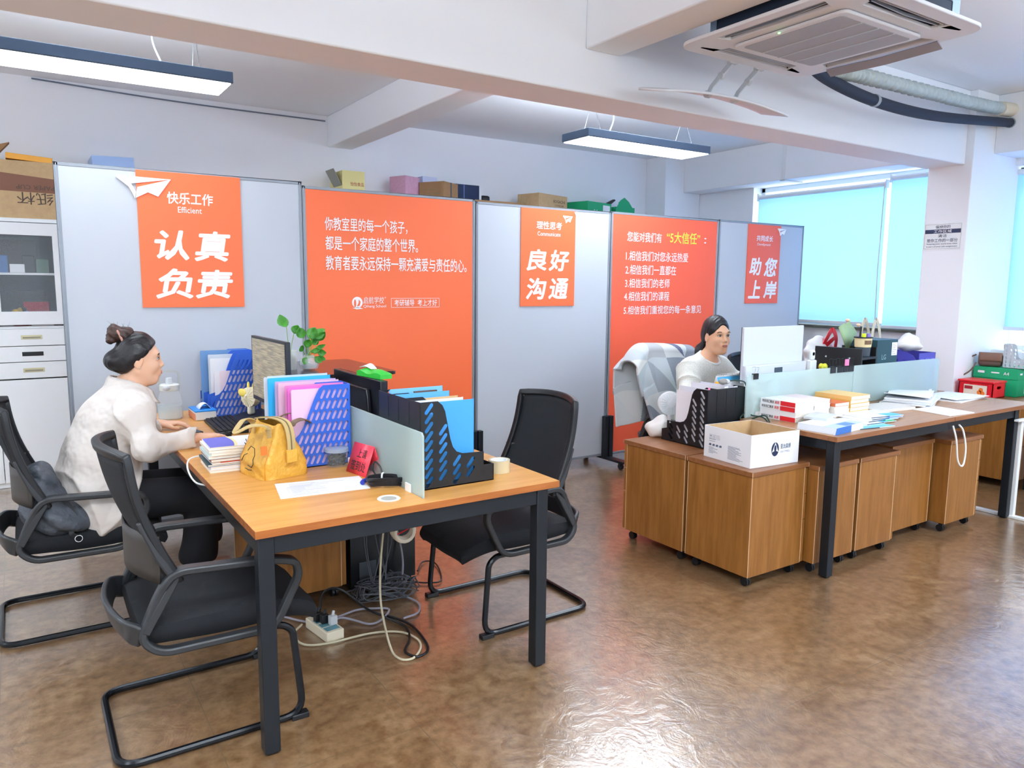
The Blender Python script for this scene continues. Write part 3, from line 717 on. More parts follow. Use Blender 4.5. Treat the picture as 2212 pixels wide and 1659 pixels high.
pedestal(4.2, 4.655, 2.34, 2.69, .585, '+y', 'drawer pedestal under the long desk, set back beneath the hanging white cable')
pedestal(4.672, 5.06, 2.245, 2.69, .585, '+x', 'drawer pedestal under the long desk beside its far black leg')
pedestal(.82, 1.24, 3.30, 3.74, .6, '+x', 'drawer pedestal in the shade under the honey wood desk')
pedestal(6.16, 6.85, 2.5, 2.99, .66, '-y', 'drawer pedestal under the red crate and green carton at the window')
# white trunking beside the far leg
t = thing('cable_trunking', 'white cable trunking up the far desk leg and across the floor', 'trunking', (5.4, 2.185, 0))
MB().prism_y([(-.005, .01), (.03, .01), (.03, .66), (-.005, .66)], -.012, .012).build('upright', WHITEP, t, bevel=.002)
MB().box(-.015, .03, -.9, .95, 0, .018).build('floor_strip', WHITEP, t, bevel=.003)
m = MB(); m.box(-.09, .03, -.03, .0, .655, .668); m.build('flap', WHITEP, t, bevel=.002)
o = MB().tube(catmull([(4.55, 2.19, .70), (4.56, 2.17, .62), (4.585, 2.165, .5), (4.62, 2.16, .455), (4.665, 2.165, .47), (4.68, 2.17, .56), (4.655, 2.18, .66), (4.62, 2.19, .70)], 8), .0055, 8).build('network_cable', mat('white cable', 'eef0f0', .4)); tag(o, 'white cable loop hanging under the long walnut desk', 'cable')

# ------------------------------------------------------------------ file racks
def rack(name, label, loc, rz, W, D, H, n, outline, m, slots, group, lip=.06, drawer=None):
    """file rack: back at x = 0, opens to +x, width along y"""
    t = thing(name, label, 'file rack', loc, rz, group)
    poly = [(a*D, b*H) for a, b in outline]
    for k in range(n+1):
        y = W*k/n; mb = MB()
        holes = []
        if k in (0, n):
            for h in slots(D, H):
                if all(inside(p, poly) for p in h): holes.append(h)
        cutplate(mb, poly, holes, .003, Matrix.Translation((0, min(max(y, .0015), W-.0015), 0)) @ Matrix.Rotation(PI/2, 4, 'X')); mb.build('side_panel', m, t, smooth=False)
    MB().box(0, .003, 0, W, 0, H).build('back_panel', m, t, bevel=.001)
    b = MB()
    for k in range(1, 4): b.box(-.0012, 0, W*k/4-.0015, W*k/4+.0015, H*.72, H*.97)
    b.build('back_groove', BLACKP, t)
    MB().box(0, D, 0, W, 0, .004).build('base', m, t)
    MB().box(D-.003, D, 0, W, 0, lip).build('front_lip', m, t, bevel=.001)
    if drawer:
        q = MB(); q.box(D, D+drawer, 0, W, 0, .003); q.box(D+drawer-.003, D+drawer, 0, W, 0, .065); q.box(D, D+drawer, 0, .003, 0, .065); q.box(D, D+drawer, W-.003, W, 0, .065); q.build('pen_tray', m, t)
    return t
OUT_S = [(0, 0), (1, 0), (1, .33), (.92, .34), (.84, .36), (.76, .42), (.7, .5), (.64, .62), (.56, .79), (.5, .9), (.46, .96), (.4, 1), (0, 1)]
OUT_T = [(0, 0), (1, 0), (1, .36), (.66, .37), (.56, .4), (.5, .46), (.46, .56), (.42, .72), (.38, .88), (.34, .95), (.27, 1), (0, 1)]
def slots_blue(D, H):
    out = []
    for r in range(7):
        for c in range(11): out.append(slot(.022+c*.0235, .03+r*.044+(.004 if r > 3 else 0), .041, .0115, math.radians(114)))
    return out
def slots_black(D, H):
    out = []
    for c in range(5):
        for r in range(11): out.append(slot(.036+c*.058, .028+r*.034-(c % 2)*.014, .05, .0155, math.radians(52)))
    return out
rack('file_rack', 'blue plastic file rack full of pink and clear folders, beside the yellow bag', (1.137, 3.235, .75), PI, .285, .285, .335, 3, OUT_S, BLUEP, slots_blue, 'plastic file racks')
rack('file_rack', 'blue plastic file rack stuffed with white papers, beside the tissue pack', (1.135, 4.625, .75), PI, .285, .27, .355, 3, OUT_S, BLUEP, slots_blue, 'plastic file racks')
rack('file_rack', 'black plastic file rack with blue folders, against the frosted divider', (1.185, 2.395, .75), 0, .37, .268, .326, 3, OUT_T, BLACKP, slots_black, 'plastic file racks', .1, .045)
rack('file_rack', 'black plastic file rack with white papers, behind the open carton', (3.452, 2.81, .6), PI/2, .31, .30, .333, 4, OUT_T, BLACKP, slots_black, 'plastic file racks', .1, .04)
# ------------------------------------------------------------------ things on the honey wood desk
def sheet(name, label, cat, quad, z, group=None, m=PAPER, th=.0006, lines=0, curl=0.0):
    """quad: near-left, near-right, far-right, far-left corners on the table"""
    c = [sum(q[i] for q in quad)/4 for i in (0, 1)]
    t = thing(name, label, cat, (c[0], c[1], z), 0, group); q = [(a-c[0], b-c[1]) for a, b in quad]
    def pt(u, v, dz=0.0): 
        a = [q[0][i]*(1-u)*(1-v)+q[1][i]*u*(1-v)+q[2][i]*u*v+q[3][i]*(1-u)*v for i in (0, 1)]
        return (a[0], a[1], dz+curl*(math.sin(3*u+v)*.5+.5)*abs(u-.5)*2)
    mb = MB(); mb.grid(lambda u, v: pt(u, v, th), 8, 6); mb.grid(lambda u, v: pt(u, v, 0), 8, 6)
    E_ = [(i/8, 0) for i in range(9)]+[(1, j/6) for j in range(1, 7)]+[(i/8, 1) for i in range(7, -1, -1)]+[(0, j/6) for j in range(5, 0, -1)]
    vs = [pt(u, v, 0) for u, v in E_]+[pt(u, v, th) for u, v in E_]; n = len(E_)
    mb.add(vs, [(i, (i+1) % n, n+(i+1) % n, n+i) for i in range(n)]); mb.build('sheet', m, t, smooth=False)
    if lines:
        rnd = random.Random(lines); mb = MB()
        for k in range(lines):
            v = .12+.76*k/lines; u0 = rnd.choice((.1, .1, .15, .4)); u1 = u0+rnd.uniform(.15, .45)
            mb.add([pt(u0, v, th+.0004), pt(u1, v, th+.0004), pt(u1, v+.012, th+.0004), pt(u0, v+.012, th+.0004)], [(0, 1, 2, 3)])
        mb.build('printing', mat('print grey', '9a9fab', .7), t, smooth=False)
    return t
sheet('printed_paper', 'printed white sheet lying in front of the yellow bag', 'paper', ((.724, 2.555), (1.045, 2.526), (1.077, 2.715), (.763, 2.766)), .7505, lines=16)

def book(name, label, loc, rz, w, d, h, cover, spine='x', group=None, pages=PAGES, cat='book', extras=None):
    """w along local x, d along local y; spine on the -x side"""
    t = thing(name, label, cat, loc, rz, group); W, D = w/2, d/2; c = min(.0015, h*.12)
    m = MB(); m.box(-W, W, -D, D, 0, c); m.box(-W, W, -D, D, h-c, h); m.box(-W, -W+.002, -D, D, c, h-c); m.build('cover', cover, t, smooth=False)
    MB().box(-W+.002, W-.003, -D+.002, D-.002, c, h-c).build('pages', pages, t, smooth=False)
    if extras: extras(t, W, D, h)
    return t
# the pile beside the woman: from the table up
pile = [(.012, 'f1efe9', 'lowest book of the pile beside the yellow bag'), (.0115, 'e9e2ee', 'second book from the bottom of the pile beside the yellow bag'), (.009, '35525a', 'dark teal book low in the pile beside the yellow bag'), (.0095, 'eef3f5', 'white thin book with a red edge in the pile beside the yellow bag'), (.012, '9a7468', 'brown book in the middle of the pile beside the yellow bag'), (.013, 'cfe0df', 'pale mint book in the pile beside the yellow bag'), (.012, 'f3f0e8', 'cream book near the top of the pile beside the yellow bag'), (.011, 'efe6da', 'cream book just under the purple and white book'), ]
z = .75
for i, (h, c, lb) in enumerate(pile):
    dx = (.0, .004, -.006, .008, .003, -.002, .006, .0)[i]; dy = (0, .004, .006, .002, -.003, .003, -.002, .002)[i]
    def ex(t, W, D, h, i=i):
        if i == 3: MB().box(-W+.03, W, -D-.0006, -D+.0005, h*.55, h).build('red_edge', mat('red edge', 'd8492f', .5), t)
    book('book', lb, (.705+dx, 3.16+dy, z), -.03+dx*2, .215, .215, h, mat('cover '+c, c, .5), group='pile of books beside the yellow bag', extras=ex); z += h+.0002
def ex(t, W, D, h):
    MB().grid(lambda u, v: (-W+.09*u*(1-.0*v)+.012*math.sin(PI*v)*u, -D+2*D*v, h+.0003), 6, 8).build('purple_print', mat('purple print', '5a5fc0', .4), t)
    MB().grid(lambda u, v: (-W+.09+.012*math.sin(PI*v)+.012*u, -D+2*D*v, h+.0003), 2, 8).build('yellow_stripe', mat('pale yellow print', 'f2dfa0', .5), t)
book('book', 'white book with a purple cover panel, topmost of the pile beside the yellow bag', (.71, 3.15, z), -.04, .215, .2, .011, mat('white cover', 'eef0f6', .4), group='pile of books beside the yellow bag', extras=ex)
o = MB().tube(catmull([(.64, 3.28, .768), (.585, 3.29, .772), (.548, 3.25, .766), (.534, 3.17, .742), (.543, 3.08, .716), (.575, 3.02, .712)], 8), .0035, 8).build('charging_cable', mat('white cable', 'eef0f0', .4)); tag(o, 'white charging cable curling off the desk edge beside the pile of books', 'cable')
m = MB(); m.box(-.03, .012, -.012, .012, -.006, .006); q = m.build('plug', WHITEP, o); q.location = (.65, 3.282, .77)

# yellow lunch bag
BAGM = mat('yellow kraft bag', 'd9a43f', .45, var=.14, vscale=9, bump=.7, bscale=20, bdist=.02); STRAP = mat('khaki strap', 'b9a06b', .7, bump=.3, bscale=300); STRAPD = mat('brown strap underside', '6f5a44', .7)
t = thing('lunch_bag', 'crumpled yellow lunch bag with khaki straps', 'bag', (.815, 2.945, .7505), math.radians(12))
t.location.x -= .004
def bagp(u, v):
    a = 2*PI*u; H = .205; e = .33
    hx = .098*(1-.02*v)-(.06*max(0, v-.28)/.72)*1.18; hy = .112-.024*v**2
    cx, cy = math.cos(a), math.sin(a); x = hx*math.copysign(abs(cx)**e, cx); y = hy*math.copysign(abs(cy)**e, cy)
    w = .006*math.sin(9*x*14+v*7)*math.sin(5*v*PI+a*3)*(v > .02)+.004*math.sin(a*7+v*13)*v
    return (x*(1+w*4), y*(1+w*3), H*v+.006*v*math.sin(3*a+1))
m = MB(); m.grid(bagp, 64, 22); m.add([bagp(i/64, 0) for i in range(64)], [list(range(64))]); m.build('body', BAGM, t, angle=60)
for k in (0, 1, 2, 3): MB().tube([bagp(.125+.25*k, v) for v in np.linspace(.0, .72, 14)], .0018, 5).build('piping', mat('orange piping', 'c4791f', .5), t)
m = MB(); m.sweep(catmull([(.0, .115, .205), (.0, .0, .222), (.004, -.08, .22), (.006, -.115, .2), (.008, -.128, .16), (.01, -.128, .105)], 6), .034, .004, (0, -.5, 1)); m.build('zip_strip', STRAP, t)
m = MB(); m.sweep(catmull([(.0, .11, .21), (.0, .0, .2245), (.004, -.08, .2228), (.006, -.117, .203), (.008, -.1305, .16), (.01, -.1305, .108)], 6), .005, .0015, (0, -.5, 1)); m.build('zip', mat('zip brown', '6d6040', .5), t)
MB().box(-.012, .032, -.134, -.124, .062, .112).build('zip_end_tab', BAGM, t, bevel=.002)
for s in (-1, 1):
    pts = [(s*.045, .06, .16), (s*.055, .05, .205), (s*.10, .03, .222), (s*.148, .0, .192), (s*.15, -.02, .187), (s*.108, -.045, .208), (s*.055, -.06, .198), (s*.045, -.065, .15)]
    MB().sweep(catmull(pts, 7), .026, .004, (s*.5, 0, 1)).build('strap', STRAP if s < 0 else STRAPD, t)
MB().box(-.0545, -.052, -.108, -.098, .115, .155).build('side_tag', mat('orange tag', 'd8722a', .5), t) if False else None
MB().box(-.102, -.078, -.105, -.1, .10, .135).build('side_tag', mat('orange tag', 'd8722a', .5), t)
m = MB()   # ink strokes printed on the side facing the woman
def onside(pp): return [(-.0985+.0018-(.0 if zz < .06 else (.028*(zz-.06)/.14)*-1.0)-.006, yy, zz) for yy, zz in pp]
for pp in ([(.02, .10), (.0, .12), (-.03, .115), (-.04, .09), (-.03, .07)], [(.06, .055), (.045, .078), (.02, .088)], [(.01, .045), (-.02, .04), (-.035, .055), (-.03, .075)], [(.055, .125), (.045, .12)], [(.05, .14), (.042, .132)], [(.03, .03), (.0, .027), (-.02, .03)]):
    m.tube(onside(pp), .0016, 5)
m.build('ink_strokes', INK, t)

# folders standing in the blue rack
def folder(loc, w, h, th, col, label, tilt=0.0, alpha=None, cat='folder', group='folders in the blue rack', rz=0.0, roll=0.0):
    t = thing('document_folder', label, cat, loc, rz, group, ry=roll); t.rotation_euler = (tilt, roll, rz)
    mm = mat('folder '+col+str(alpha), col, .35, alpha=alpha or 1.0)
    m = MB(); m.box(-w/2, w/2, -th/2, -th/2+.001, 0, h); m.box(-w/2, w/2, th/2-.001, th/2, 0, h*.985); m.box(w/2-.001, w/2, -th/2, th/2, 0, h); m.build('cover', mm, t, smooth=False)
    MB().box(-w/2+.006, w/2-.004, -th/2+.0012, th/2-.0012, .004, h-.012).build('papers', PAPER, t, smooth=False)
    return t
for y, w, h, th, c, al, lb, dx in ((2.968, .232, .318, .012, 'e9c3e4', None, 'pale pink folder at the open front of the blue rack', 0), (2.99, .24, .326, .006, 'dd6fbf', None, 'magenta folder just behind the pale pink one', 0), (3.006, .245, .331, .006, 'e58cc9', .85, 'rose folder behind the magenta one', .0), (3.06, .255, .337, .01, 'eec6de', .8, 'see-through pink folder in the middle of the blue rack', -.005), (3.09, .258, .339, .008, 'cbb5dc', .85, 'lilac folder between the pink and the cyan folders', -.01),
        (3.155, .268, .347, .012, '36b4e8', None, 'cyan folder in the blue rack', -.012), (3.185, .26, .352, .016, 'dde6f2', .8, 'clear white folder behind the cyan one', -.022), (3.212, .265, .345, .01, 'e6ecf4', .75, 'clear folder at the back of the blue rack, next to the monitor', -.024)):
    folder((1.128-w/2+dx*.3, y, .7545), w, h, th, c, lb, 0, al)
# papers in the second blue rack
GP = 'papers in the rack by the tissue pack'
for y, w, h, th, c, al, lb in ((4.375, .20, .25, .012, 'f3dfe4', None, 'pink topped booklet at the front of the rack by the tissue pack'), (4.40, .225, .245, .008, 'f2f2f6', None, 'white booklet behind the pink topped one'), (4.45, .235, .315, .012, 'eef0f2', None, 'tall white papers in the rack by the tissue pack'), (4.475, .24, .335, .01, 'dfe7f0', .7, 'clear sleeve of papers in the rack by the tissue pack'), (4.56, .265, .352, .01, '7aa7d8', .75, 'clear blue sleeve at the back of the rack by the tissue pack')):
    folder((1.126-w/2, y, .7545), w, h, th, c, lb, 0, al, group=GP)
folder((.935, 4.425, .7545), .05, .15, .012, 'c8202a', 'red folder low in the rack by the tissue pack', group=GP)
# blue folders in the black rack
GB = 'folders in the black desk rack'
for y, w, h, th, c, lb, x1 in ((2.465, .25, .308, .014, '45a0ee', 'bright blue folder at the open end of the black desk rack', 1.446), (2.50, .225, .312, .008, 'eef1f5', 'white folder behind the bright blue one in the black desk rack', 1.42), (2.53, .22, .315, .006, 'caa877', 'tan clipboard edge in the black desk rack', 1.415), (2.62, .235, .322, .008, '5fb0f2', 'light blue clipboard in the middle of the black desk rack', 1.425), (2.68, .23, .335, .012, '7dbff5', 'pale blue folder at the far side of the black desk rack', 1.425)):
    folder((x1-w/2, y, .7545), w, h, th, c, lb, group=GB)
o = MB().box(-.05, .05, -.004, .004, 0, .006).build('clipboard_clip', mat('dark clip', '6a5f58', .3, .8)); o.location = (1.32, 2.62, 1.0775); tag(o, 'dark metal clip on top of the light blue clipboard', 'clip')
o = MB().tube([(0, 0, 0), (0, 0, .13)], .004, 8).build('yellow_pencil', mat('yellow', 'f0cf2a', .5)); o.location = (1.476, 2.6, .754); o.rotation_euler = (0, -.1, 0); tag(o, 'yellow pencil standing in the black rack pen tray', 'pencil') if False else tag(o, 'yellow pencil upright in the tray of the black desk rack', 'pencil')

# jar, tent card, cable bundle, tapes
t = thing('plastic_jar', 'clear plastic jar of dark sweets with a pale lid', 'jar', (1.063, 2.925, .7505))
MB().lathe([(.044, 0), (.047, .004), (.047, .055), (.045, .058)], 28).build('body', mat('clear jar', 'f0f4f8', .1, alpha=.1), t)
m = MB(); rnd = random.Random(3)
for k in range(46):
    a = rnd.uniform(0, 2*PI); r = .034*math.sqrt(rnd.random()); m.ell((r*math.cos(a), r*math.sin(a), .009+.034*rnd.random()), (.009, .006, .007), 7, 5)
q = m.build('sweets', mat('dark sweets', '120d0a', .5), t); q['kind'] = 'stuff'
m = MB(); m.lathe([(.0, .078), (.045, .078), (.05, .075), (.05, .062), (.048, .06)], 28); m.build('lid', mat('clear lid', 'bfcddb', .2, alpha=.55), t)
o = MB().box(-.02, .02, -.015, .015, 0, .045).build('white_card_box', WHITEP, bevel=.002); o.location = (1.108, 2.845, .7505); o.rotation_euler = (0, 0, .2); tag(o, 'small white card box between the dark jar and the red tent sign', 'box')
a_ = Vector((1.062, 2.814)); b_ = Vector((1.089, 2.678)); c_ = Vector((1.158, 2.721)); d_ = c_-(b_-a_)
t = thing('tent_sign', 'red folded tent sign with black sign-in lettering', 'sign', (a_.x, a_.y, .7505)); L = (b_-a_).length; ax = (b_-a_).normalized()
rzt = math.atan2(ax.y, ax.x); t.rotation_euler = (0, 0, rzt); dep = .085; Ht = .115
def leaf(y0, y1, n):
    m = MB(); m.grid(lambda u, v: (L*u, y0+(y1-y0)*v, Ht*v), 1, 1); return m.build(n, mat('red card', 'dd3c4c', .35), t, solid=.002)
leaf(0, dep/2, 'front_leaf'); leaf(dep, dep/2, 'back_leaf')
MB().box(0, L, .004, dep-.004, 0, .0015).build('base_leaf', mat('clear acrylic', 'f0dcdc', .1, alpha=.35), t)
dirv = Vector((0, dep/2, Ht)).normalized(); nrm = Vector((0, -Ht, dep/2)).normalized()
T = Matrix(((1, 0, 0, 0), (0, dirv.y, nrm.y, 0), (0, dirv.z, nrm.z, 0), (0, 0, 0, 1))); T = Matrix.Translation(nrm*.0022) @ T
m = MB(); text_fit(m, '上课', L*.32, L*.78, .066, .102, .012, T=T); text_fit(m, '签到处', L*.14, L*.88, .014, .054, .012, T=T); m.build('lettering', INK, t, smooth=False)
t = thing('coiled_cable', 'black and blue cable coiled and tied beside the frosted divider', 'cable', (1.1, 2.55, .7505))
m = MB(); rnd = random.Random(5)
for k in range(7):
    s = .9+.04*k; m.tube(catmull([(.055*s*math.cos(a)+rnd.uniform(-.004, .004), -.035+.032*s*math.sin(a)-.04*math.cos(a)*.6, .005+.0045*k+.008*abs(math.sin(a))) for a in np.linspace(0, 2*PI, 9)[:-1]], 5, True), .0032, 6, True)
m.build('coil', mat('black cord', '14161c', .4), t)
m = MB(); m.tube(catmull([(.0, .04, .02), (-.012, .055, .05), (-.002, .06, .075), (.014, .05, .06), (.018, .03, .03)], 6), .0034, 6); m.build('loop', mat('black cord', '14161c', .4), t)
m = MB(); m.tube(catmull([(-.065, .03, .01), (-.05, .045, .012), (-.02, .05, .014), (.01, .03, .018)], 6), [.012, .014, .01, .006]*5 if False else .009, 8); m.build('blue_plug', mat('dark blue plug', '20329a', .4), t)
m = MB(); m.tube(rounded([(-.004, -.012, .0), (-.004, -.012, .045), (.012, .006, .045), (.012, .006, .0)], .01), .0035, 6, True); m.build('tie', WHITEP, t)
def tape(loc, R, r, h, label, m, rz=0, group='rolls of tape', core=None):
    t = thing('tape_roll', label, 'tape', loc, rz, group)
    MB().lathe([(r, 0), (R, 0), (R, h), (r, h), (r, 0)], 32).build('roll', m, t, angle=30)
    MB().lathe([(r-.003, .0005), (r, .0005), (r, h-.0005), (r-.003, h-.0005), (r-.003, .0005)], 28).build('core', core or WHITEP, t, angle=30)
    return t
TAPEM = mat('clear tape roll', 'd9cba6', .15, alpha=.8)
tape((1.583, 2.49, .7505), .044, .034, .05, 'wide roll of clear tape at the corner of the honey wood desk', TAPEM)

# monitors, keyboard, mouse
def monitor(name, label, loc, rz, w, h, zb, back, screen, group, stand=True, tilt=0.0, th=.022, bulge=True):
    """screen faces -y in local space"""
    t = thing(name, label, 'monitor', loc, rz, group); W = w/2; R = Matrix.Translation((0, 0, zb)) @ Matrix.Rotation(tilt, 4, 'X')
    m = MB(); m.box(-W, W, 0, th, 0, h, R); m.build('casing', back, t, bevel=.004)
    m = MB(); bulge and m.prism_y([(-W*.75, h*.1), (W*.75, h*.1), (W*.6, h*.85), (-W*.6, h*.85)], th, th+.022, R); bulge and m.build('rear_bulge', back, t, bevel=.006)
    m = MB(); m.box(-W, W, -.003, 0, 0, h, R); m.build('bezel', BLACKP, t, bevel=.001)
    MB().box(-W+.012, W-.012, -.0036, -.0028, .02, h-.012, R).build('screen', screen, t, smooth=False)
    if stand:
        MB().box(-.035, .035, th*.6, th+.026, .008, zb+h*(.45 if bulge else .2)).build('stand_neck', back, t, bevel=.004)
        m = MB(); m.prism([(-.12, -.07), (.12, -.07), (.1, .12), (-.1, .12)], 0, .012); m.build('stand_base', back, t, bevel=.005)
    return t
def screen_mat():
    m = bpy.data.materials.new('lit screen'); m.use_nodes = True; nt = m.node_tree; p = nt.nodes['Principled BSDF']; p.inputs['Roughness'].default_value = .3
    tc = nt.nodes.new('ShaderNodeTexCoord'); mp = nt.nodes.new('ShaderNodeMapping'); mp.inputs['Scale'].default_value = (3, 1, 60); nt.links.new(tc.outputs['Object'], mp.inputs[0])
    n = nt.nodes.new('ShaderNodeTexNoise'); n.inputs['Scale'].default_value = 3; n.inputs['Detail'].default_value = 4; nt.links.new(mp.outputs[0], n.inputs['Vector'])
    r = nt.nodes.new('ShaderNodeValToRGB'); r.color_ramp.elements[0].position = .4; r.color_ramp.elements[0].color = S('5f5848'); r.color_ramp.elements[1].position = .6; r.color_ramp.elements[1].color = S('8d8268')
    nt.links.new(n.outputs['Fac'], r.inputs[0]); nt.links.new(r.outputs[0], p.inputs['Base Color']); nt.links.new(r.outputs[0], p.inputs['Emission Color']); p.inputs['Emission Strength'].default_value = .55
    return m
SCREEN = screen_mat(); SCROFF = mat('dark screen', '0c0f14', .15)
DARKM = mat('monitor dark plastic', '22242c', .35)
monitor('computer_monitor', 'dark monitor showing a page to the woman in the cream shirt', (1.0, 3.66, .75), -PI/2+.02, .545, .325, .155, DARKM, SCREEN, 'computer monitors')
monitor('computer_monitor', 'black monitor seen from behind, with a green tissue pack on top', (1.318, 3.27, .75), PI/2, .575, .3, .03, mat('monitor black back', '15151d', .3), SCROFF, 'computer monitors', th=.03)
t = thing('tissue_pack', 'green and white tissue pack on top of the black monitor', 'tissue pack', (1.325, 3.14, 1.081), .15)
m = MB(); m.grid(lambda u, v: (-.03+.06*v, -.1+.2*u, .02+.02*math.sin(PI*u)*math.sin(PI*v)+.006*math.sin(9*u)), 12, 6); m.grid(lambda u, v: (-.03+.06*v, -.1+.2*u, .0), 12, 6)
for v in (0, 1): m.grid(lambda u, w, v=v: (-.03+.06*v, -.1+.2*u, (.02+.006*math.sin(9*u))*w), 12, 1)
for u in (0, 1): m.grid(lambda v, w, u=u: (-.03+.06*v, -.1+.2*u, (.02+.006*math.sin(9*u))*w), 6, 1)
m.build('wrapper', mat('green wrapper', '35b83c', .35), t)
m = MB(); m.grid(lambda u, v: (-.015+.03*v, .0+.1*u, .036+.02*math.sin(PI*u)*(.4+v*.6)), 8, 4); m.build('tissue', PAPER, t, solid=.002)
t = thing('keyboard', 'black keyboard beneath the lit monitor', 'keyboard', (.865, 4.02, .7505), -.04)
MB().prism_y([(-.07, 0), (.075, 0), (.075, .024), (-.07, .012)], -.215, .215).build('base', BLACKP, t, bevel=.003)
m = MB()
for i in range(6):
    for j in range(15): x = -.062+i*.022; zz = .0127+(x+.07)*.0828; m.box(x, x+.018, -.205+j*.0275, -.205+j*.0275+.023, zz, zz+.006)
m.build('keys', mat('black keys', '0d0f12', .5), t)
t = thing('desk_riser', 'black riser under the fan, behind the keyboard', 'riser', (1.03, 4.13, .7505))
MB().prism_y([(-.09, 0), (.09, 0), (.09, .045), (-.02, .03), (-.09, .012)], -.13, .13).build('body', BLACKP, t, bevel=.006)
t = thing('mouse', 'dark mouse beneath the hand nearer the books', 'mouse', (.775, 3.7, .7505), .3)
MB().ell((0, 0, .012), (.055, .03, .022), 16, 10).build('body', BLACKP, t); MB().tube([(.04, 0, .026), (.02, 0, .033)], .004, 8).build('scroll_wheel', GREYP, t)
t = thing('mobile_phone', 'dark grey phone lying by the far hand', 'phone', (.645, 3.915, .7505), .2)
MB().prism(rrect(.085, .042, .012), 0, .011).build('case', mat('dark leather', '3c3a3a', .6, bump=.4, bscale=120), t, bevel=.003)
MB().prism(rrect(.079, .036, .009), .0112, .0122).build('screen', mat('phone glass', '20242a', .15), t)

# bottle, tissue pack, fan
t = thing('water_bottle', 'big clear water bottle with a carrying handle, by the grey board', 'bottle', (.668, 4.42, .7505))
MB().lathe([(.0, .002), (.06, .0), (.066, .008), (.067, .06), (.062, .105), (.052, .14), (.046, .158), (.046, .17)], 32).build('body', mat('bottle plastic', 'e8eff0', .05, alpha=.2), t)
MB().lathe([(.0, .005), (.058, .005), (.062, .01), (.063, .055), (.061, .075), (.0, .075)], 32).build('water', mat('water', 'cfe0e6', .05, alpha=.4), t)
m = MB(); m.lathe([(.049, .158), (.051, .162), (.051, .188), (.046, .192), (.0, .192)], 28); m.build('lid', mat('bottle lid', 'd9ddd8', .4), t)
m = MB(); m.lathe([(.0, .23), (.016, .226), (.02, .212), (.018, .2), (.02, .19)], 20); m.build('spout', GREYW, t); MB().ell((-.02, -.046, .176), (.02, .012, .016), 14, 8).build('latch', GREYW, t)
MB().sweep(rounded([(-.05, 0, .17), (-.052, 0, .262), (.052, 0, .262), (.05, 0, .17)], .03, 6), .012, .006, (0, 1, 0)).build('handle', mat('handle grey', 'b5bab8', .4), t)
t = thing('tissue_pack', 'blue and white tissue pack beside the water bottle', 'tissue pack', (.822, 4.36, .7505), .0)
MB().box(-.055, .055, -.09, .09, 0, .055).build('box', mat('tissue white', 'e9eef2', .5), t, bevel=.006)
m = MB(); m.box(-.056, .056, -.091, .091, .045, .0565); m.build('blue_top', mat('tissue blue', '2a8be0', .4), t, bevel=.004); MB().box(-.0565, -.054, -.09, .09, .005, .04).build('print', mat('tissue orange', 'd98a6a', .5), t)
m = MB(); m.grid(lambda u, v: (-.025+.06*u, -.05+.1*v, .056+.032*math.sin(PI*u)*(.6+.4*math.sin(2*v+1))), 8, 6); m.build('tissue', PAPER, t, solid=.002)
t = thing('handheld_fan', 'cream and yellow handheld fan on its stand by the keyboard', 'fan', (1.03, 4.14, .786), .5)
MB().sweep([(0, 0, 0), (0, .0, .07)], .04, .026, (0, 1, 0)).build('handle', mat('fan cream', 'f1ead0', .4), t, bevel=.009)
m = MB()
for k in range(16): a = 2*PI*k/16; m.tube([(-.03, .01*math.cos(a), .095+.01*math.sin(a)), (-.022, .05*math.cos(a), .095+.05*math.sin(a)), (.022, .05*math.cos(a), .095+.05*math.sin(a)), (.03, .01*math.cos(a), .095+.01*math.sin(a))], .0022, 5)
m.lathe([(.046, -.02), (.053, -.02), (.053, .02), (.046, .02), (.046, -.02)], 28, T=Tm((0, 0, .095), ry=PI/2)); m.build('cage', mat('fan cream', 'f1ead0', .4), t)
m = MB()
for k in range(5): a = 2*PI*k/5; m.ell((0, .024*math.cos(a), .095+.024*math.sin(a)), (.004, .017, .017), 10, 6)
m.build('blade', mat('fan blade', 'e3d8ac', .4), t)
m = MB(); m.ell((0, -.025, .155), (.007, .008, .02), 10, 8); m.ell((0, .015, .158), (.007, .008, .02), 10, 8); m.ell((-.028, .035, .12), (.006, .03, .022), 12, 8); m.build('ears', mat('fan yellow', 'f2dc6a', .4), t)

# shelf with the plants
t = thing('desktop_shelf', 'glossy dark desktop shelf carrying the potted plants', 'shelf', (1.37, 3.97, .75))
MB().prism(rrect(.285, .36, .03), .275, .293).build('shelf_top', mat('dark gloss top', '2a2224', .16), t, bevel=.003)
for y in (-.3, .3): MB().box(-.22, .22, y-.009, y+.009, 0, .275).build('side', BLACKP, t, bevel=.002)
MB().box(-.285, -.27, -.15, .02, .293, .325).build('lip', BLACKP, t, bevel=.002); MB().box(-.285, -.27, .08, .2, .293, .36).build('lip', BLACKP, t, bevel=.002)
LEAFM = mat('leaf green', '4f9a30', .4, var=.3, vscale=25, col2='2f7524')
def leaf_mesh(mb, base, tip, w, nrm):
    b = Vector(base); d = Vector(tip)-b; n = Vector(nrm); n = (n-d*n.dot(d)/d.length_squared).normalized(); s = d.cross(n).normalized()
    P = [(0, 0), (.12, .55), (.3, .95), (.5, 1), (.7, .8), (.88, .4), (1, 0)]; vs = []; fs = []
    for t_, k in P:
        c = b+d*t_+n*(-.25*w*math.sin(PI*t_))
        vs += [c-s*w*k/2+n*.12*w*k, c-n*.1*w*k*.3, c+s*w*k/2+n*.12*w*k]
    for i in range(len(P)-1):
        a = i*3; fs += [(a, a+1, a+4, a+3), (a+1, a+2, a+5, a+4)]
    mb.add(vs, fs)
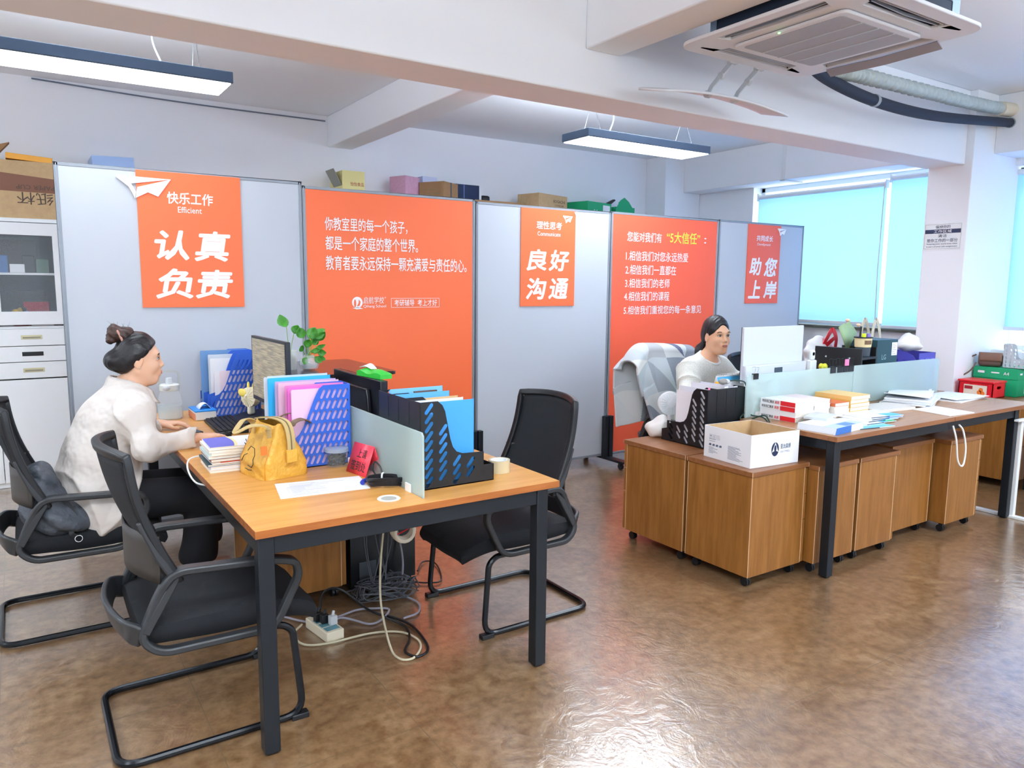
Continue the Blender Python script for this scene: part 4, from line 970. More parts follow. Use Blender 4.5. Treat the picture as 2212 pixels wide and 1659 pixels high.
def stemleaf(t, base, mid, tip, w, nrm, stem=True):
    if stem: MB().tube(catmull([base, tuple((base[i]+mid[i])/2+(.008 if i == 1 else 0) for i in range(3)), mid], 5), .0018, 5).build('stem', mat('stem green', '7fae4e', .5), t)
    m = MB(); leaf_mesh(m, mid, tip, w, nrm); m.build('leaf', LEAFM, t, solid=.0012)
t = thing('potted_plant', 'green vine in a straight glass of brown pebbles', 'plant', (1.19, 3.93, 1.043))
MB().lathe([(.03, 0), (.032, .004), (.037, .1), (.0345, .1), (.03, .008), (0, .008)], 24).build('glass', mat('tumbler glass', 'f2f6f6', .05, alpha=.3), t)
m = MB(); rnd = random.Random(8)
for k in range(60):
    a = rnd.uniform(0, 2*PI); r = .024*math.sqrt(rnd.random()); m.ell((r*math.cos(a), r*math.sin(a), .016+.06*rnd.random()), (.006, .005, .005), 6, 5)
q = m.build('pebbles', mat('pebbles', '6d5f50', .6, var=.6, vscale=60, col2='c9bca8'), t); q['kind'] = 'stuff'
stemleaf(t, (0, 0, .07), (-.02, -.01, .225), (-.045, .02, .29), .062, (.2, -1, .1)); stemleaf(t, (-.01, 0, .08), (-.03, -.01, .12), (-.065, -.02, .095), .04, (0, -.6, 1)); stemleaf(t, (0, 0, .08), (.015, -.02, .19), (.035, -.03, .235), .05, (0, -1, .4))
t = thing('potted_plant', 'bushy green vine in a round glass vase', 'plant', (1.268, 3.87, 1.043))
MB().lathe([(.03, 0), (.045, .008), (.052, .03), (.046, .055), (.03, .07), (.028, .078), (.026, .07), (.042, .052), (.047, .03), (.04, .012), (0, .008)], 28).build('vase', mat('vase glass', 'eef4f4', .05, alpha=.28), t)
MB().lathe([(0, .009), (.038, .012), (.046, .03), (.0, .031)], 24).build('water', mat('water', 'cfe0e6', .05, alpha=.4), t)
LV = [((0, 0, .06), (-.03, -.02, .17), (-.055, -.02, .225), .055, (0, -1, .3)), ((0, 0, .06), (-.005, -.03, .165), (.03, -.03, .225), .06, (.1, -1, .4)), ((0, 0, .06), (.02, -.01, .17), (.09, .0, .215), .06, (0, -.8, .6)), ((0, 0, .06), (.05, 0, .15), (.085, -.02, .2), .05, (.3, -1, .1)), ((0, 0, .06), (-.02, -.03, .12), (-.01, -.05, .165), .045, (0, -1, .2)), ((0, 0, .06), (.03, -.03, .12), (.075, -.05, .135), .045, (0, -.5, 1)), ((0, 0, .06), (0, -.03, .1), (.045, -.06, .115), .042, (0, -.6, .8)), ((0, 0, .06), (.04, -.02, .09), (.085, -.03, .09), .042, (0, -1, .4)), ((0, 0, .06), (.05, .0, .07), (.08, -.03, .05), .034, (.2, -1, .3)), ((0, 0, .06), (-.025, -.03, .07), (-.04, -.05, .035), .034, (0, -1, .2)), ((0, 0, .06), (.02, -.04, .07), (.05, -.055, .04), .034, (0, -1, .4)), ((0, 0, .06), (-.03, 0, .1), (-.05, -.03, .13), .036, (0, -1, .3)), ((0, 0, .06), (.03, .02, .13), (.06, .03, .17), .045, (0, -1, .3))]
for q in LV: stemleaf(t, *q)

# things under the honey wood desk
t = thing('computer_tower', 'black computer tower standing under the honey wood desk', 'computer', (1.45, 3.55, 0))
MB().box(-.175, .175, -.2, .22, .012, .44).build('case', mat('tower black', '0e1014', .35), t, bevel=.004)
MB().box(-.13, -.04, -.204, -.2, .05, .14).build('rear_ports', mat('port grey', '5a5f66', .4, .5), t, bevel=.002)
for x in (-.14, .14):
    for y in (-.16, .18): MB().box(x-.02, x+.02, y-.02, y+.02, 0, .012).build('foot', BLACKP, t)
t = thing('power_strip', 'beige power strip on the floor with black and white plugs', 'power strip', (1.02, 3.0, 0), math.radians(8))
MB().box(-.04, .04, -.1, .1, 0, .045).build('body', mat('beige plastic', 'e5dcc3', .45), t, bevel=.004)
m = MB()
for y in (-.065, -.02, .03): m.box(-.03, .03, y-.018, y+.018, .045, .0465)
m.build('socket_plate', mat('teal sockets', '5f8f9a', .4), t)
for i, (x, y, mm) in enumerate(((-.012, .035, BLACKP), (.0, .0, BLACKP), (.022, -.035, GREYW))):
    m = MB(); m.box(x-.016, x+.016, y-.014, y+.014, .046, .085); m.tube([(x, y, .085), (x+.01, y+.01, .1)], .007, 8); m.build('plug', mm, t, bevel=.003)
CREAM = mat('cream cable', 'c9c0a4', .5); GREYC = mat('pale grey cable', '9c9aa6', .5); BLKC = mat('black cable', '101216', .45)
def cable(pts, r, m, label, name='floor_cable', n=7): return tag(MB().tube(catmull(pts, 8), r, n).build(name, m), label, 'cable')
cable([(1.28, 2.95, .66), (1.275, 2.93, .5), (1.25, 2.92, .3), (1.24, 2.9, .12), (1.2, 2.72, .012), (1.19, 2.61, .008), (1.235, 2.58, .008), (1.30, 2.64, .008), (1.325, 2.72, .008), (1.29, 2.82, .008), (1.178, 2.874, .008), (.99, 2.885, .008), (.905, 2.93, .008), (.898, 3.04, .008), (.95, 3.09, .02)], .0048, CREAM, 'thick cream cable dropping from the desk and looping round the power strip')
cable([(1.05, 2.97, .06), (1.11, 3.04, .03), (1.16, 3.03, .012), (1.212, 2.956, .009), (1.278, 2.975, .009), (1.343, 3.05, .009), (1.302, 3.09, .009), (1.214, 3.122, .009), (1.094, 3.096, .009), (.99, 3.12, .009), (.9, 3.25, .009)], .005, GREYC, 'pale grey cable winding away from the power strip')
cable([(1.015, 3.04, .09), (1.06, 3.12, .13), (1.16, 3.18, .1), (1.262, 3.075, .012), (1.33, 2.953, .009), (1.36, 2.826, .009), (1.33, 2.63, .009), (1.26, 2.58, .009), (1.236, 2.65, .009), (1.30, 2.74, .009), (1.33, 2.86, .009), (1.29, 3.0, .009)], .0055, BLKC, 'black cable looping on the floor under the desk')
cable([(1.52, 3.35, .3), (1.53, 3.3, .14), (1.5, 3.25, .04), (1.46, 3.2, .009), (1.49, 3.05, .009), (1.44, 2.95, .009), (1.36, 2.93, .009)], .005, GREYC, 'thin grey cable from the computer tower across the floor')
cable([(1.66, 3.4, .01), (1.74, 3.5, .01), (1.79, 3.47, .01), (1.765, 3.35, .01), (1.70, 3.22, .01), (1.63, 3.235, .01), (1.58, 3.28, .01)], .004, BLKC, 'thin black cable loop on the floor near the mesh chair')
rnd = random.Random(11); m = MB()
for k in range(26):
    cx, cy = 1.40+rnd.uniform(-.07, .07), 3.22+rnd.uniform(-.05, .05); a0 = rnd.uniform(0, 6.28); pts = []
    for i in range(7): a = a0+i*.9; r = .07+.06*rnd.random(); pts.append((cx+r*math.cos(a)*1.1, cy+r*math.sin(a)*.6, .012+.07*rnd.random()))
    m.tube(catmull(pts, 4), .0032, 5)
for k in range(7):
    x = 1.32+.025*k; m.tube(catmull([(x, 3.33, .66), (x+.01, 3.3, .45), (x+.02*rnd.uniform(-1, 1), 3.28, .25), (1.38+rnd.uniform(-.05, .05), 3.24, .04)], 6), .003, 5)
o = m.build('tangled_cables', mat('tangle grey', '4c4e55', .5)); tag(o, 'dense tangle of dark cables heaped beside the computer tower', 'cables', kind='stuff')
t = thing('cable_wrap', 'coil of white sheathing hung under the desk rail', 'cable wrap', (1.35, 2.9, .43))
m = MB()
for k in range(4): m.tube([( (.045+.004*(k % 2))*math.cos(a), -.012+.009*k+.004*math.sin(2*a), .012*k*.2+.048*math.sin(a)) for a in np.linspace(0, 2*PI, 21)[:-1]], .0095, 8, True)
m.build('coil', mat('cream sheath', 'ded5c2', .6), t)
m = MB(); m.tube(catmull([(-.02, 0, .0), (.03, 0, .02), (.09, .02, .07), (.12, .04, .16), (.1, .05, .235)], 6), .006, 6); m.build('wires', BLKC, t); MB().tube(catmull([(-.03, .01, -.02), (.03, .01, .0), (.07, .02, .03), (.03, .03, .05)], 6), .003, 6).build('red_wire', RED, t)
m = MB(); m.tube([(0, 0, .05), (0, .02, .24)], .003, 6); m.build('hanger', BLKC, t)
# ------------------------------------------------------------------ office chairs (face local +x)
def make_chair(name, label, group='black mesh visitor chairs'):
    t = thing(name, label, 'chair', (0, 0, 0), 0, group)
    # sled base: one bent tube
    pts = [(.12, -.24, .35), (.225, -.245, .35), (.262, -.247, .322), (.29, -.255, .014), (-.285, -.255, .014), (-.285, .255, .014), (.29, .255, .014), (.262, .247, .322), (.225, .245, .35), (.12, .24, .35)]
    m = MB(); m.tube(rounded(pts, .07, 6), .0125, 10); m.build('sled_base', mat('chair tube', '14171c', .25, .4), t)
    for s in (-1, 1): MB().box(.245, .305, s*.255-.017, s*.255+.017, 0, .02).build('foot_pad', BLACKP, t, bevel=.003)
    # seat cushion
    def seat(u, v):
        x = -.2+.56*u; y = -.235+.47*v; e = (abs(2*u-1)**6+abs(2*v-1)**6)
        z = .425+.014*(1-e)-.05*max(0, (u-.72)/.28)**2+.012*abs(2*v-1)**2
        k = 1-.18*max(0, (u-.8)/.2)**2-.1*max(0, (.15-u)/.15)**2
        return (x, y*k, z)
    m = MB(); m.grid(seat, 20, 14); n = (21*15)
    m.grid(lambda u, v: (seat(u, v)[0]*.985, seat(u, v)[1]*.96, seat(u, v)[2]-.055-.02*math.sin(PI*u)), 20, 14)
    for (u0, v0, u1, v1) in ((0, 0, 1, 0), (1, 0, 1, 1), (1, 1, 0, 1), (0, 1, 0, 0)):
        def side(a, w):
            u, v = u0+(u1-u0)*a, v0+(v1-v0)*a; p = seat(u, v); q = (p[0]*.985, p[1]*.96, p[2]-.055-.02*math.sin(PI*u)); b = .012*math.sin(PI*w)
            c = [p[i]+(q[i]-p[i])*w for i in range(3)]; L = math.hypot(c[0]-.08, c[1]) or 1
            return (c[0]+b*(c[0]-.08)/L, c[1]+b*c[1]/L, c[2])
        m.grid(side, 18, 4)
    m.build('seat', BLACKF, t, angle=50)
    # arm loops
    for s in (-1, 1):
        y = s*.262
        loop = [(-.105, y*.93, .605), (.20, y, .592), (.275, y, .572), (.285, y, .52), (.20, y*.98, .352), (-.15, y*.95, .352), (-.205, y*.9, .40), (-.15, y*.9, .53)]
        P = rounded(loop, .055, 5, True)
        W = [.046 if p.z > .56 else .036 for p in P]
        MB().sweep(P, W, .026, (0, 1, 0), True).build('armrest', GREYP, t, bevel=.006) if False else MB().sweep(P, .024, W, (0, 1, 0), True).build('armrest', GREYP, t, bevel=.006)
    # bar that carries the back, bowed behind the seat
    m = MB(); m.sweep(catmull([(-.20, -.235, .41), (-.245, -.18, .43), (-.27, 0, .435), (-.245, .18, .43), (-.20, .235, .41)], 6), .018, .075, (-.25, 0, 1)); m.build('rear_bar', GREYP, t, bevel=.006)
    # back: frame, mesh and lumbar band
    def back(u, v, off=0.0):
        w = .235-.02*v; y = -w+2*w*u; x = -.085-.115*v-.03*math.sin(v*PI*.9)-.062*(1-(2*u-1)**2)*(.55+.45*v)+off; return (x, y, .575+.395*v+.012*(1-(2*u-1)**2)*v)
    m = MB(); m.grid(lambda u, v: back(.04+.92*u, .03+.94*v), 18, 14); m.build('back_mesh', MESHF, t, solid=.012)
    m = MB(); E_ = [back(u, 0) for u in np.linspace(0, 1, 13)]+[back(1, v) for v in np.linspace(.06, .94, 12)]+[back(u, 1) for u in np.linspace(1, 0, 13)]+[back(0, v) for v in np.linspace(.94, .06, 12)]
    m.sweep(E_, .03, .026, (1, 0, .25), True); m.build('back_frame', BLACKP, t, bevel=.006)
    for s in (0, 1):
        m = MB(); m.sweep([back(s, .5, -.012), back(s, .2, -.015), back(s, 0, -.01), (-.115, (-.24, .24)[s], .55), (-.19, (-.238, .238)[s], .42)], [.024, .03, .036, .036, .034], .026, (1, 0, 0)); m.build('back_post', GREYP, t, bevel=.005)
    m = MB(); m.grid(lambda u, v: (back(u, .02)[0]-.05-.035*math.sin(PI*u), back(u, .02)[1]*1.02, .57+.15*v), 16, 4); m.build('lumbar_band', mat('brown grey plastic', '34302c', .5), t, solid=.007)
    return t
def place(o, x, y, rz): o.location = (x, y, 0); o.rotation_euler = (0, 0, rz); return o
chA = place(make_chair('mesh_chair', 'empty black mesh chair tucked at the near corner of the honey wood desk'), .455, 2.685, 0)
chB = dup(chA, (.14, 3.80, 0), 0, 'black mesh chair the woman in the cream shirt sits on')
chC = dup(chA, (1.862, 2.84, 0), PI+.0, 'empty black mesh chair across the honey wood desk, facing the frosted divider')
chD = dup(chA, (3.875, 3.66, 0), -PI/2, 'black chair with the patchwork blanket over its back')
chE = dup(chA, (4.72, 3.62, 0), -PI/2, 'black chair whose back shows beside the white monitor')

# patchwork blanket over the chair behind the second woman
def blanket_mat():
    m = bpy.data.materials.new('patchwork'); m.use_nodes = True; nt = m.node_tree; p = nt.nodes['Principled BSDF']; p.inputs['Roughness'].default_value = .85
    at = nt.nodes.new('ShaderNodeAttribute'); at.attribute_name = 'patch'; nt.links.new(at.outputs['Color'], p.inputs['Base Color'])
    tc = nt.nodes.new('ShaderNodeTexCoord'); n = nt.nodes.new('ShaderNodeTexNoise'); n.inputs['Scale'].default_value = 300; nt.links.new(tc.outputs['Object'], n.inputs['Vector'])
    b = nt.nodes.new('ShaderNodeBump'); b.inputs['Strength'].default_value = .2; nt.links.new(n.outputs['Fac'], b.inputs['Height']); nt.links.new(b.outputs[0], p.inputs['Normal'])
    return m
t = thing('blanket', 'grey and white patchwork blanket draped over a chair back', 'blanket', (3.85, 3.9, .98))
m = MB(); NU, NV = 160, 200
def bl(u, v):
    # u across the chair back, v from the front hem up over the top and down behind
    s = -.60+1.2*v
    if s < -.08: y, z = -.085+(s+.08)*.33, .04+(s+.08)*.94
    elif s < .08: a = (s+.08)/.16*PI; y, z = -.085*math.cos(a), .04+.05*math.sin(a)
    else: y, z = .085-.3*(s-.08)*.4, .04-(s-.08)*.95
    x = -.335+.60*u; edge = max(0, (.25-u)/.25); k = max(0, abs(s)-.08)
    z += .02*math.cos(2.4*u-.4)-.11*edge**1.6*(1 if abs(s) < .3 else .6)+.016*math.sin(7*u+2)*k*2
    y += .022*math.sin(7*u+3*v)*min(1, k*5)+.03*math.sin(12*u+1)*k*1.6+(-.035*edge if s < .1 else .03*edge)-.05*math.sin(PI*u)*min(1, k*3)*(s < 0)*-.3
    x *= 1-.34*max(0, -s-.12); z += .012*math.sin(16*u+9*v)*min(1, k*3)
    return (x, y, z)
m.grid(bl, NU, NV); o = m.build('cloth', blanket_mat(), t, solid=.02, angle=80)
rnd = random.Random(4); pal = ['b9c2c6', 'cdd0cf', 'a9abae', '848a94', 'c3c9cc', 'd6d8d6', '979ea5', 'c4beb9', 'aeb9be', 'd0d5d6']
ca = o.data.color_attributes.new('patch', 'FLOAT_COLOR', 'CORNER'); cols = {}
for pl in o.data.polygons:
    i, j = pl.vertices[0] % (NU+1), pl.vertices[0]//(NU+1); u, v = i/NU*3.2, j/NV*5.0
    cu_, cv = math.floor(u+.25*v), math.floor(v); fu, fv = (u+.25*v) % 1, v % 1; k = (cu_, cv, fu > fv if (cu_+cv) % 2 else fu+fv > 1)
    if k not in cols: cols[k] = S('5b6078') if k[0] == 2 and k[1] == 2 and k[2] else S(rnd.choice(pal))
    for li in pl.loop_indices: ca.data[li].color = cols[k]

# dark bag slung on the woman's chair
t = thing('shoulder_bag', 'grey and black shoulder bag slumped on the chair behind the woman in the cream shirt', 'bag', (.06, 3.70, .45))
pr = [('+', q_ell((.02, .0, .06), (.12, .15, .085)), 0), ('+', q_ell((-.03, .03, .15), (.08, .13, .13)), .06), ('+', q_ell((.07, -.05, .03), (.1, .11, .06)), .05)]
m = MB(); surf(m, pr, (-.2, -.22, -.06), (.22, .24, .34), .008, lambda P: .008*(1-np.abs(np.sin(P[:, 0]*22+P[:, 2]*26+2*np.sin(P[:, 1]*20))))**2+.006*np.sin(P[:, 0]*40+P[:, 2]*60)*np.sin(P[:, 1]*35)); m.build('body', mat('grey nylon', '474c54', .5, bump=.8, bscale=14, bdist=.03), t)
m = MB(); m.sweep(catmull([(.05, -.1, .14), (.09, -.13, .06), (.07, -.15, .0), (.085, -.15, -.02)], 6), .02, .003, (0, 1, .3)); m.build('strap_end', BLACKP, t)
m = MB(); m.sweep(catmull([(-.05, -.08, .2), (-.1, -.07, .3), (-.16, -.06, .42)], 6), .022, .004, (0, 1, 0)); m.build('strap', BLACKP, t)
m = MB(); m.sweep(catmull([(-.02, .1, .22), (.04, .12, .2), (.09, .1, .14)], 6), .022, .004, (0, 1, 0)); m.build('strap', BLACKP, t)
m = MB(); m.tube([(.095+.014*math.cos(a), -.155, -.03+.014*math.sin(a)) for a in np.linspace(0, 2*PI, 17)[:-1]], .0022, 6, True); m.build('ring', CHROME, t)
# ------------------------------------------------------------------ people
def head_prims():
    """head in its own frame: face +x, up +z, centre between the ears"""
    P = [('+', q_ell((-.012, 0, .032), (.094, .074, .088)), 0), ('+', q_ell((.028, 0, -.035), (.058, .058, .085)), .03),
         ('+', q_cap((.062, -.008, -.098), (.062, .008, -.098), .018), .03)]
    for s in (-1, 1):
        P += [('+', q_cap((-.01, s*.052, -.05), (.05, s*.018, -.098), .020, .016), .03), ('+', q_ell((.055, s*.036, -.028), (.028, .024, .026)), .025)]
    P += [('+', q_cap((.074, -.034, .026), (.074, .034, .026), .011), .03)]
    for s in (-1, 1): P += [('-', q_ell((.098, s*.032, .006), (.022, .018, .013)), .018)]
    P += [('+', q_cap((.083, 0, .012), (.101, 0, -.026), .0075, .0105), .014)]
    for s in (-1, 1): P += [('+', q_ell((.092, s*.0115, -.031), (.0095, .008, .0075)), .008), ('-', q_ell((.098, s*.006, -.040), (.004, .0035, .003)), .003)]
    P += [('+', q_ell((.082, 0, -.062), (.017, .03, .02)), .02), ('-', q_cap((.103, -.016, -.0605), (.103, .016, -.0605), .0035), .006)]
    for s in (-1, 1):
        P += [('+', q_ell((-.008, s*.073, -.006), (.019, .009, .031), np.array([[.95, 0, .3], [0, 1, 0], [-.3, 0, .95]])), .006), ('-', q_ell((-.002, s*.083, -.002), (.010, .006, .017)), .006), ('+', q_ell((-.006, s*.072, -.031), (.008, .007, .009)), .006)]
    return P
def frame(o, fwd, up=(0, 0, 1), s=1.0):
    f = Vector(fwd).normalized(); u = Vector(up); l = u.cross(f).normalized(); u = f.cross(l)
    return (np.array(o, float), np.array([[f.x, l.x, u.x], [f.y, l.y, u.y], [f.z, l.z, u.z]]), s)
def to_w(fr, p):
    return Vector(fr[0]+fr[2]*(fr[1] @ np.array(p, float)))
def frM(fr):
    A = fr[1]*fr[2]; return Matrix(((A[0][0], A[0][1], A[0][2], fr[0][0]), (A[1][0], A[1][1], A[1][2], fr[0][1]), (A[2][0], A[2][1], A[2][2], fr[0][2]), (0, 0, 0, 1)))
def hand_prims(side=1, curl=.35):
    """wrist at 0, fingers +x, back of the hand +z, thumb toward side*y"""
    P = [('+', q_cap((-.03, 0, 0), (.0, 0, 0), .024, .022), 0), ('+', q_ell((.042, 0, .0), (.05, .038, .0155)), .02), ('+', q_ell((.03, side*.022, -.004), (.03, .018, .014)), .012)]
    for y, L, a in ((.030, .066, .10), (.0105, .075, .03), (-.010, .071, -.04), (-.029, .056, -.12)):
        y *= side; a *= side; p = np.array([.082, y, .003]); r = .0085 if L > .06 else .0075; c = 0.12
        for k, f in enumerate((.45, .32, .23)):
            c += curl*(.5 if k == 0 else 1.0); q = p+L*f*1.05*np.array([math.cos(c)*math.cos(a), math.sin(a), -math.sin(c)])
            P.append(('+', q_cap(p, q, r-.0008*k, r-.0008*(k+1)), .004 if k else .009)); p = q
    P += [('+', q_cap((.018, side*.028, -.004), (.05, side*.052, -.012), .0115, .0098), .012), ('+', q_cap((.05, side*.052, -.012), (.082, side*.054, -.018), .0095, .0075), .004)]
    return P
def face_bits(t, fr, lip, brow=1.0, wide=1.0):
    M = frM(fr)
    m = MB()
    for s in (-1, 1): m.ell((.0745, s*.0315, .0065), (.0112, .0135, .0072), 14, 10, T=M)
    m.build('eye_white', mat('eye white', 'ece6e2', .25), t)
    m = MB()
    for s in (-1, 1): m.ell((.0825, s*.0315, .0062), (.0054, .0062, .0066), 12, 8, T=M)
    m.build('iris', mat('iris', '1d130f', .15), t)
    m = MB()
    for s in (-1, 1): m.tube(catmull([(.0755, s*.0475, .0068), (.0842, s*.040, .0125), (.0875, s*.0315, .0142), (.0862, s*.0235, .0115), (.082, s*.0185, .006)], 4), [.0009]+[.0016]*15+[.0009], 6, T=M)
    m.build('eyelash', mat('lash', '1a1412', .5), t)
    m = MB()
    for s in (-1, 1): m.sweep(catmull([(.0785, s*.052, .0265), (.0855, s*.042, .0315), (.0882, s*.030, .0315), (.0888, s*.0165, .028)], 4), .0016, [.002]+[.005]*11+[.0055], (0, 0, 1), T=M)
    m.build('eyebrow', mat('brow', '2c211c', .7), t)
    m = MB()
    m.tube(catmull([(.0885, -.0235, -.0605), (.0975, -.011, -.0575), (.0985, 0, -.0585), (.0975, .011, -.0575), (.0885, .0235, -.0605)], 4), [.0015]+[.0036]*15+[.0015], 8, T=M)
    m.tube(catmull([(.0885, -.0225, -.0615), (.0965, -.011, -.0655), (.098, 0, -.0665), (.0965, .011, -.0655), (.0885, .0225, -.0615)], 4), [.0015]+[.0044]*15+[.0015], 8, T=M)
    m.build('lips', mat(lip[0], lip[1], .4), t)

# --- the woman in the cream shirt, seen from her right side, leaning to her screen
SKIN1 = mat('skin warm', 'e4b597', .5, var=.06, vscale=18, sub=.1)
t = thing('person', 'woman in a cream shirt with a hair bun leaning toward a monitor', 'person', (.27, 3.80, 0)); O = (.27, 3.80, 0)
hf = frame((.452, 3.80, 1.142), (1, -.04, -.03), (.03, 0, 1), .95)
rh = frame((.665, 3.605, .790), (.96, .28, -.03), (0, 0, 1), .95); lh = frame((.575, 4.105, .782), (.97, -.15, -.05), (0, 0, 1), .95)
B = q_in(hf, head_prims())
B += [('+', q_cap((.425, 3.80, 1.06), (.385, 3.80, .985), .046, .055), .03), ('+', q_cap((.375, 3.80, .96), (.30, 3.80, .62), .09, .1), .06), ('+', q_cap((.40, 3.66, .95), (.40, 3.94, .95), .05), .05)]
B += [('+', q_cap((.40, 3.64, .94), (.45, 3.565, .76), .042, .036), .03), ('+', q_cap((.45, 3.565, .76), (.645, 3.60, .79), .034, .024), .02)]
B += [('+', q_cap((.40, 3.96, .94), (.44, 4.09, .77), .042, .036), .03), ('+', q_cap((.44, 4.09, .77), (.56, 4.107, .783), .034, .024), .02)]
for fr, sd in ((rh, 1), (lh, -1)): B += q_in(fr, hand_prims(sd, .3))
B += [('+', q_cap((.28, 3.70, .53), (.70, 3.71, .50), .06, .05), .05), ('+', q_cap((.28, 3.90, .53), (.72, 3.93, .50), .06, .05), .05), ('+', q_cap((.70, 3.71, .50), (.66, 3.74, .08), .04, .028), .03), ('+', q_cap((.72, 3.93, .50), (.74, 4.0, .08), .04, .028), .03)]
for x, y in ((.66, 3.74), (.74, 4.0)): B += [('+', q_cap((x-.02, y, .05), (x+.1, y, .04), .03, .026), .02)]
m = MB(); surf(m, B, (.05, 3.45, 0.0), (.95, 4.25, 1.30), .0045); m.build('body', SKIN1, t, angle=180)
for o in [m]: pass
face_bits(t, hf, ('lip red', 'c0675c'))
HPL = lambda p: ('-', (lambda P: -((P-np.array(p)) @ (np.array([.743, 0, -.669])/np.linalg.norm([.743, 0, -.669])))), .012)
Hh = [('+', q_ell((-.008, 0, .040), (.094, .083, .097)), 0), ('+', q_ell((-.055, 0, -.005), (.072, .078, .066)), .03), ('+', q_ell((-.108, 0, -.004), (.044, .062, .042)), .03), HPL((.082, 0, .088)), ('-', q_ell((.118, 0, .0), (.055, .08, .085)), .012)]
def strands(P): return .0016*np.sin(P[:, 1]*260+P[:, 2]*90)*np.sin(P[:, 0]*60+1)
m = MB(); surf(m, q_in(hf, Hh), (.25, 3.66, .98), (.60, 3.94, 1.30), .004, strands); m.build('hair', HAIR, t, angle=180)
m = MB(); surf(m, q_in(hf, [('+', q_ell((-.058, 0, .122), (.046, .042, .037)), 0), ('+', q_ell((-.104, 0, .126), (.03, .036, .046)), .02), ('+', q_ell((-.122, .0, .095), (.016, .025, .016)), .02)]), (.26, 3.7, 1.17), (.52, 3.9, 1.36), .004, lambda P: .003*np.sin(P[:, 2]*190+P[:, 0]*120)*np.sin(P[:, 1]*150)); bun = m.build('hair_bun', mat('brown black hair', '2a1c1a', .5, var=.5, vscale=60, col2='4a2f26', bump=.4, bscale=120), t, angle=180)
m = MB(); c = to_w(hf, (-.08, 0, .112)); ax = Vector((.75, 0, .3)).normalized(); u = ax.orthogonal().normalized(); w = ax.cross(u)
m.tube([c+(u*math.cos(a)+w*math.sin(a))*(.037+.004*math.sin(5*a)) for a in np.linspace(0, 2*PI, 31)[:-1]], .0055, 8, True); m.build('hair_tie', mat('pink brown band', 'b98a7c', .5), t)
m = MB(); rnd = random.Random(2)
for k in range(7): p = to_w(hf, (-.1+.012*k, rnd.uniform(-.02, .02), .13)); m.tube([p, p+Vector((rnd.uniform(-.02, .01), 0, .02)), p+Vector((rnd.uniform(-.03, .02), rnd.uniform(-.01, .01), .035+.02*rnd.random()))], [.001, .0008, .0003], 4)
m.build('loose_strands', HAIR, t)
m = MB(); m.ell(to_w(hf, (-.004, -.078, -.034)), (.003, .003, .004), 8, 6); m.build('earring', CHROME, t)
SHIRT = mat('cream shirt', 'd6cec7', .85, bump=.9, bscale=6, bdist=.06)
Sx = [('+', q_ell((.262, 3.80, .54), (.175, .225, .17)), 0), ('+', q_ell((.275, 3.80, .70), (.165, .205, .18)), .08), ('+', q_ell((.335, 3.80, .87), (.15, .195, .15)), .08), ('+', q_cap((.405, 3.68, .945), (.405, 3.92, .945), .08), .08), ('+', q_cap((.365, 3.80, .97), (.40, 3.80, 1.0), .085, .068), .05),
      ('+', q_ell((.31, 3.80, .46), (.20, .235, .12)), .08)]
Sx += [('+', q_cap((.415, 3.645, .92), (.44, 3.56, .772), .074, .066), .08), ('+', q_cap((.44, 3.56, .772), (.60, 3.594, .786), .064, .054), .04), ('+', q_cap((.60, 3.592, .787), (.655, 3.603, .795), .056, .05), .015)]
Sx += [('+', q_cap((.42, 3.965, .92), (.455, 4.08, .775), .080, .072), .09), ('+', q_cap((.455, 4.08, .775), (.55, 4.105, .787), .068, .05), .05)]
Sx += [('-', q_cap((.40, 3.80, .99), (.455, 3.80, 1.12), .05, .08), .012), ('-', q_in(rh, [('+', q_cap((-.01, 0, 0), (.1, 0, 0), .042), 0)])[0][1], .006), ('-', q_in(lh, [('+', q_cap((-.01, 0, 0), (.1, 0, 0), .04), 0)])[0][1], .006), ('-', q_box((.4, 3.8, .335), (.6, .5, .085)), .015)]
def ridge(a, p=3): return (1-np.abs(np.sin(a)))**p
def folds(P):
    x, y, z = P[:, 0], P[:, 1], P[:, 2]; w = .35*np.sin(9*y+4*z)+.3*np.sin(7*x-6*z)
    arm = np.clip((np.abs(y-3.8)-.15)*14, 0, 1)*np.clip((z-.66)*12, 0, 1); low = np.clip((.86-z)*4, 0, 1)*(1-arm)
    d = -.024*ridge(15*(x+.75*z)+2.2*np.sin(6*y)+w*2, 2)*arm*np.clip(ridge(5*z+3*y, 1)+.3, 0, 1)
    d += -.024*ridge(9*(y-.5*z)+5*x+w*2, 2)*low-.022*ridge(8*(z+.9*x)+w*3+1, 2)*low
    d += -.018*ridge(7*(y+.3*x)+1.3+w, 2)*np.clip((z-.72)*5, 0, 1)*(1-arm)+.004*np.sin(30*(z-.5*x)+6*np.sin(9*y))*np.sin(13*y+5*x)
    return d+.012
m = MB(); surf(m, Sx, (.02, 3.40, .34), (.74, 4.24, 1.14), .0055, folds); sh = m.build('shirt', SHIRT, t, angle=180)
m = MB()
def collar(a_, v):
    a = -2.62+5.24*a_; d = Vector((-math.cos(a), math.sin(a), 0)); r = .062+.05*v; p = Vector((.400, 3.80, 1.052))+d*r+Vector((0, 0, .02*math.sin(min(1, v*1.6)*PI)-.062*v)); p.z += -.055*max(0, d.x)+.018*max(0, -d.x); p.x += .03*max(0, d.x); return p
m.grid(collar, 30, 5); m.build('collar', SHIRT, t, solid=.004, angle=80)
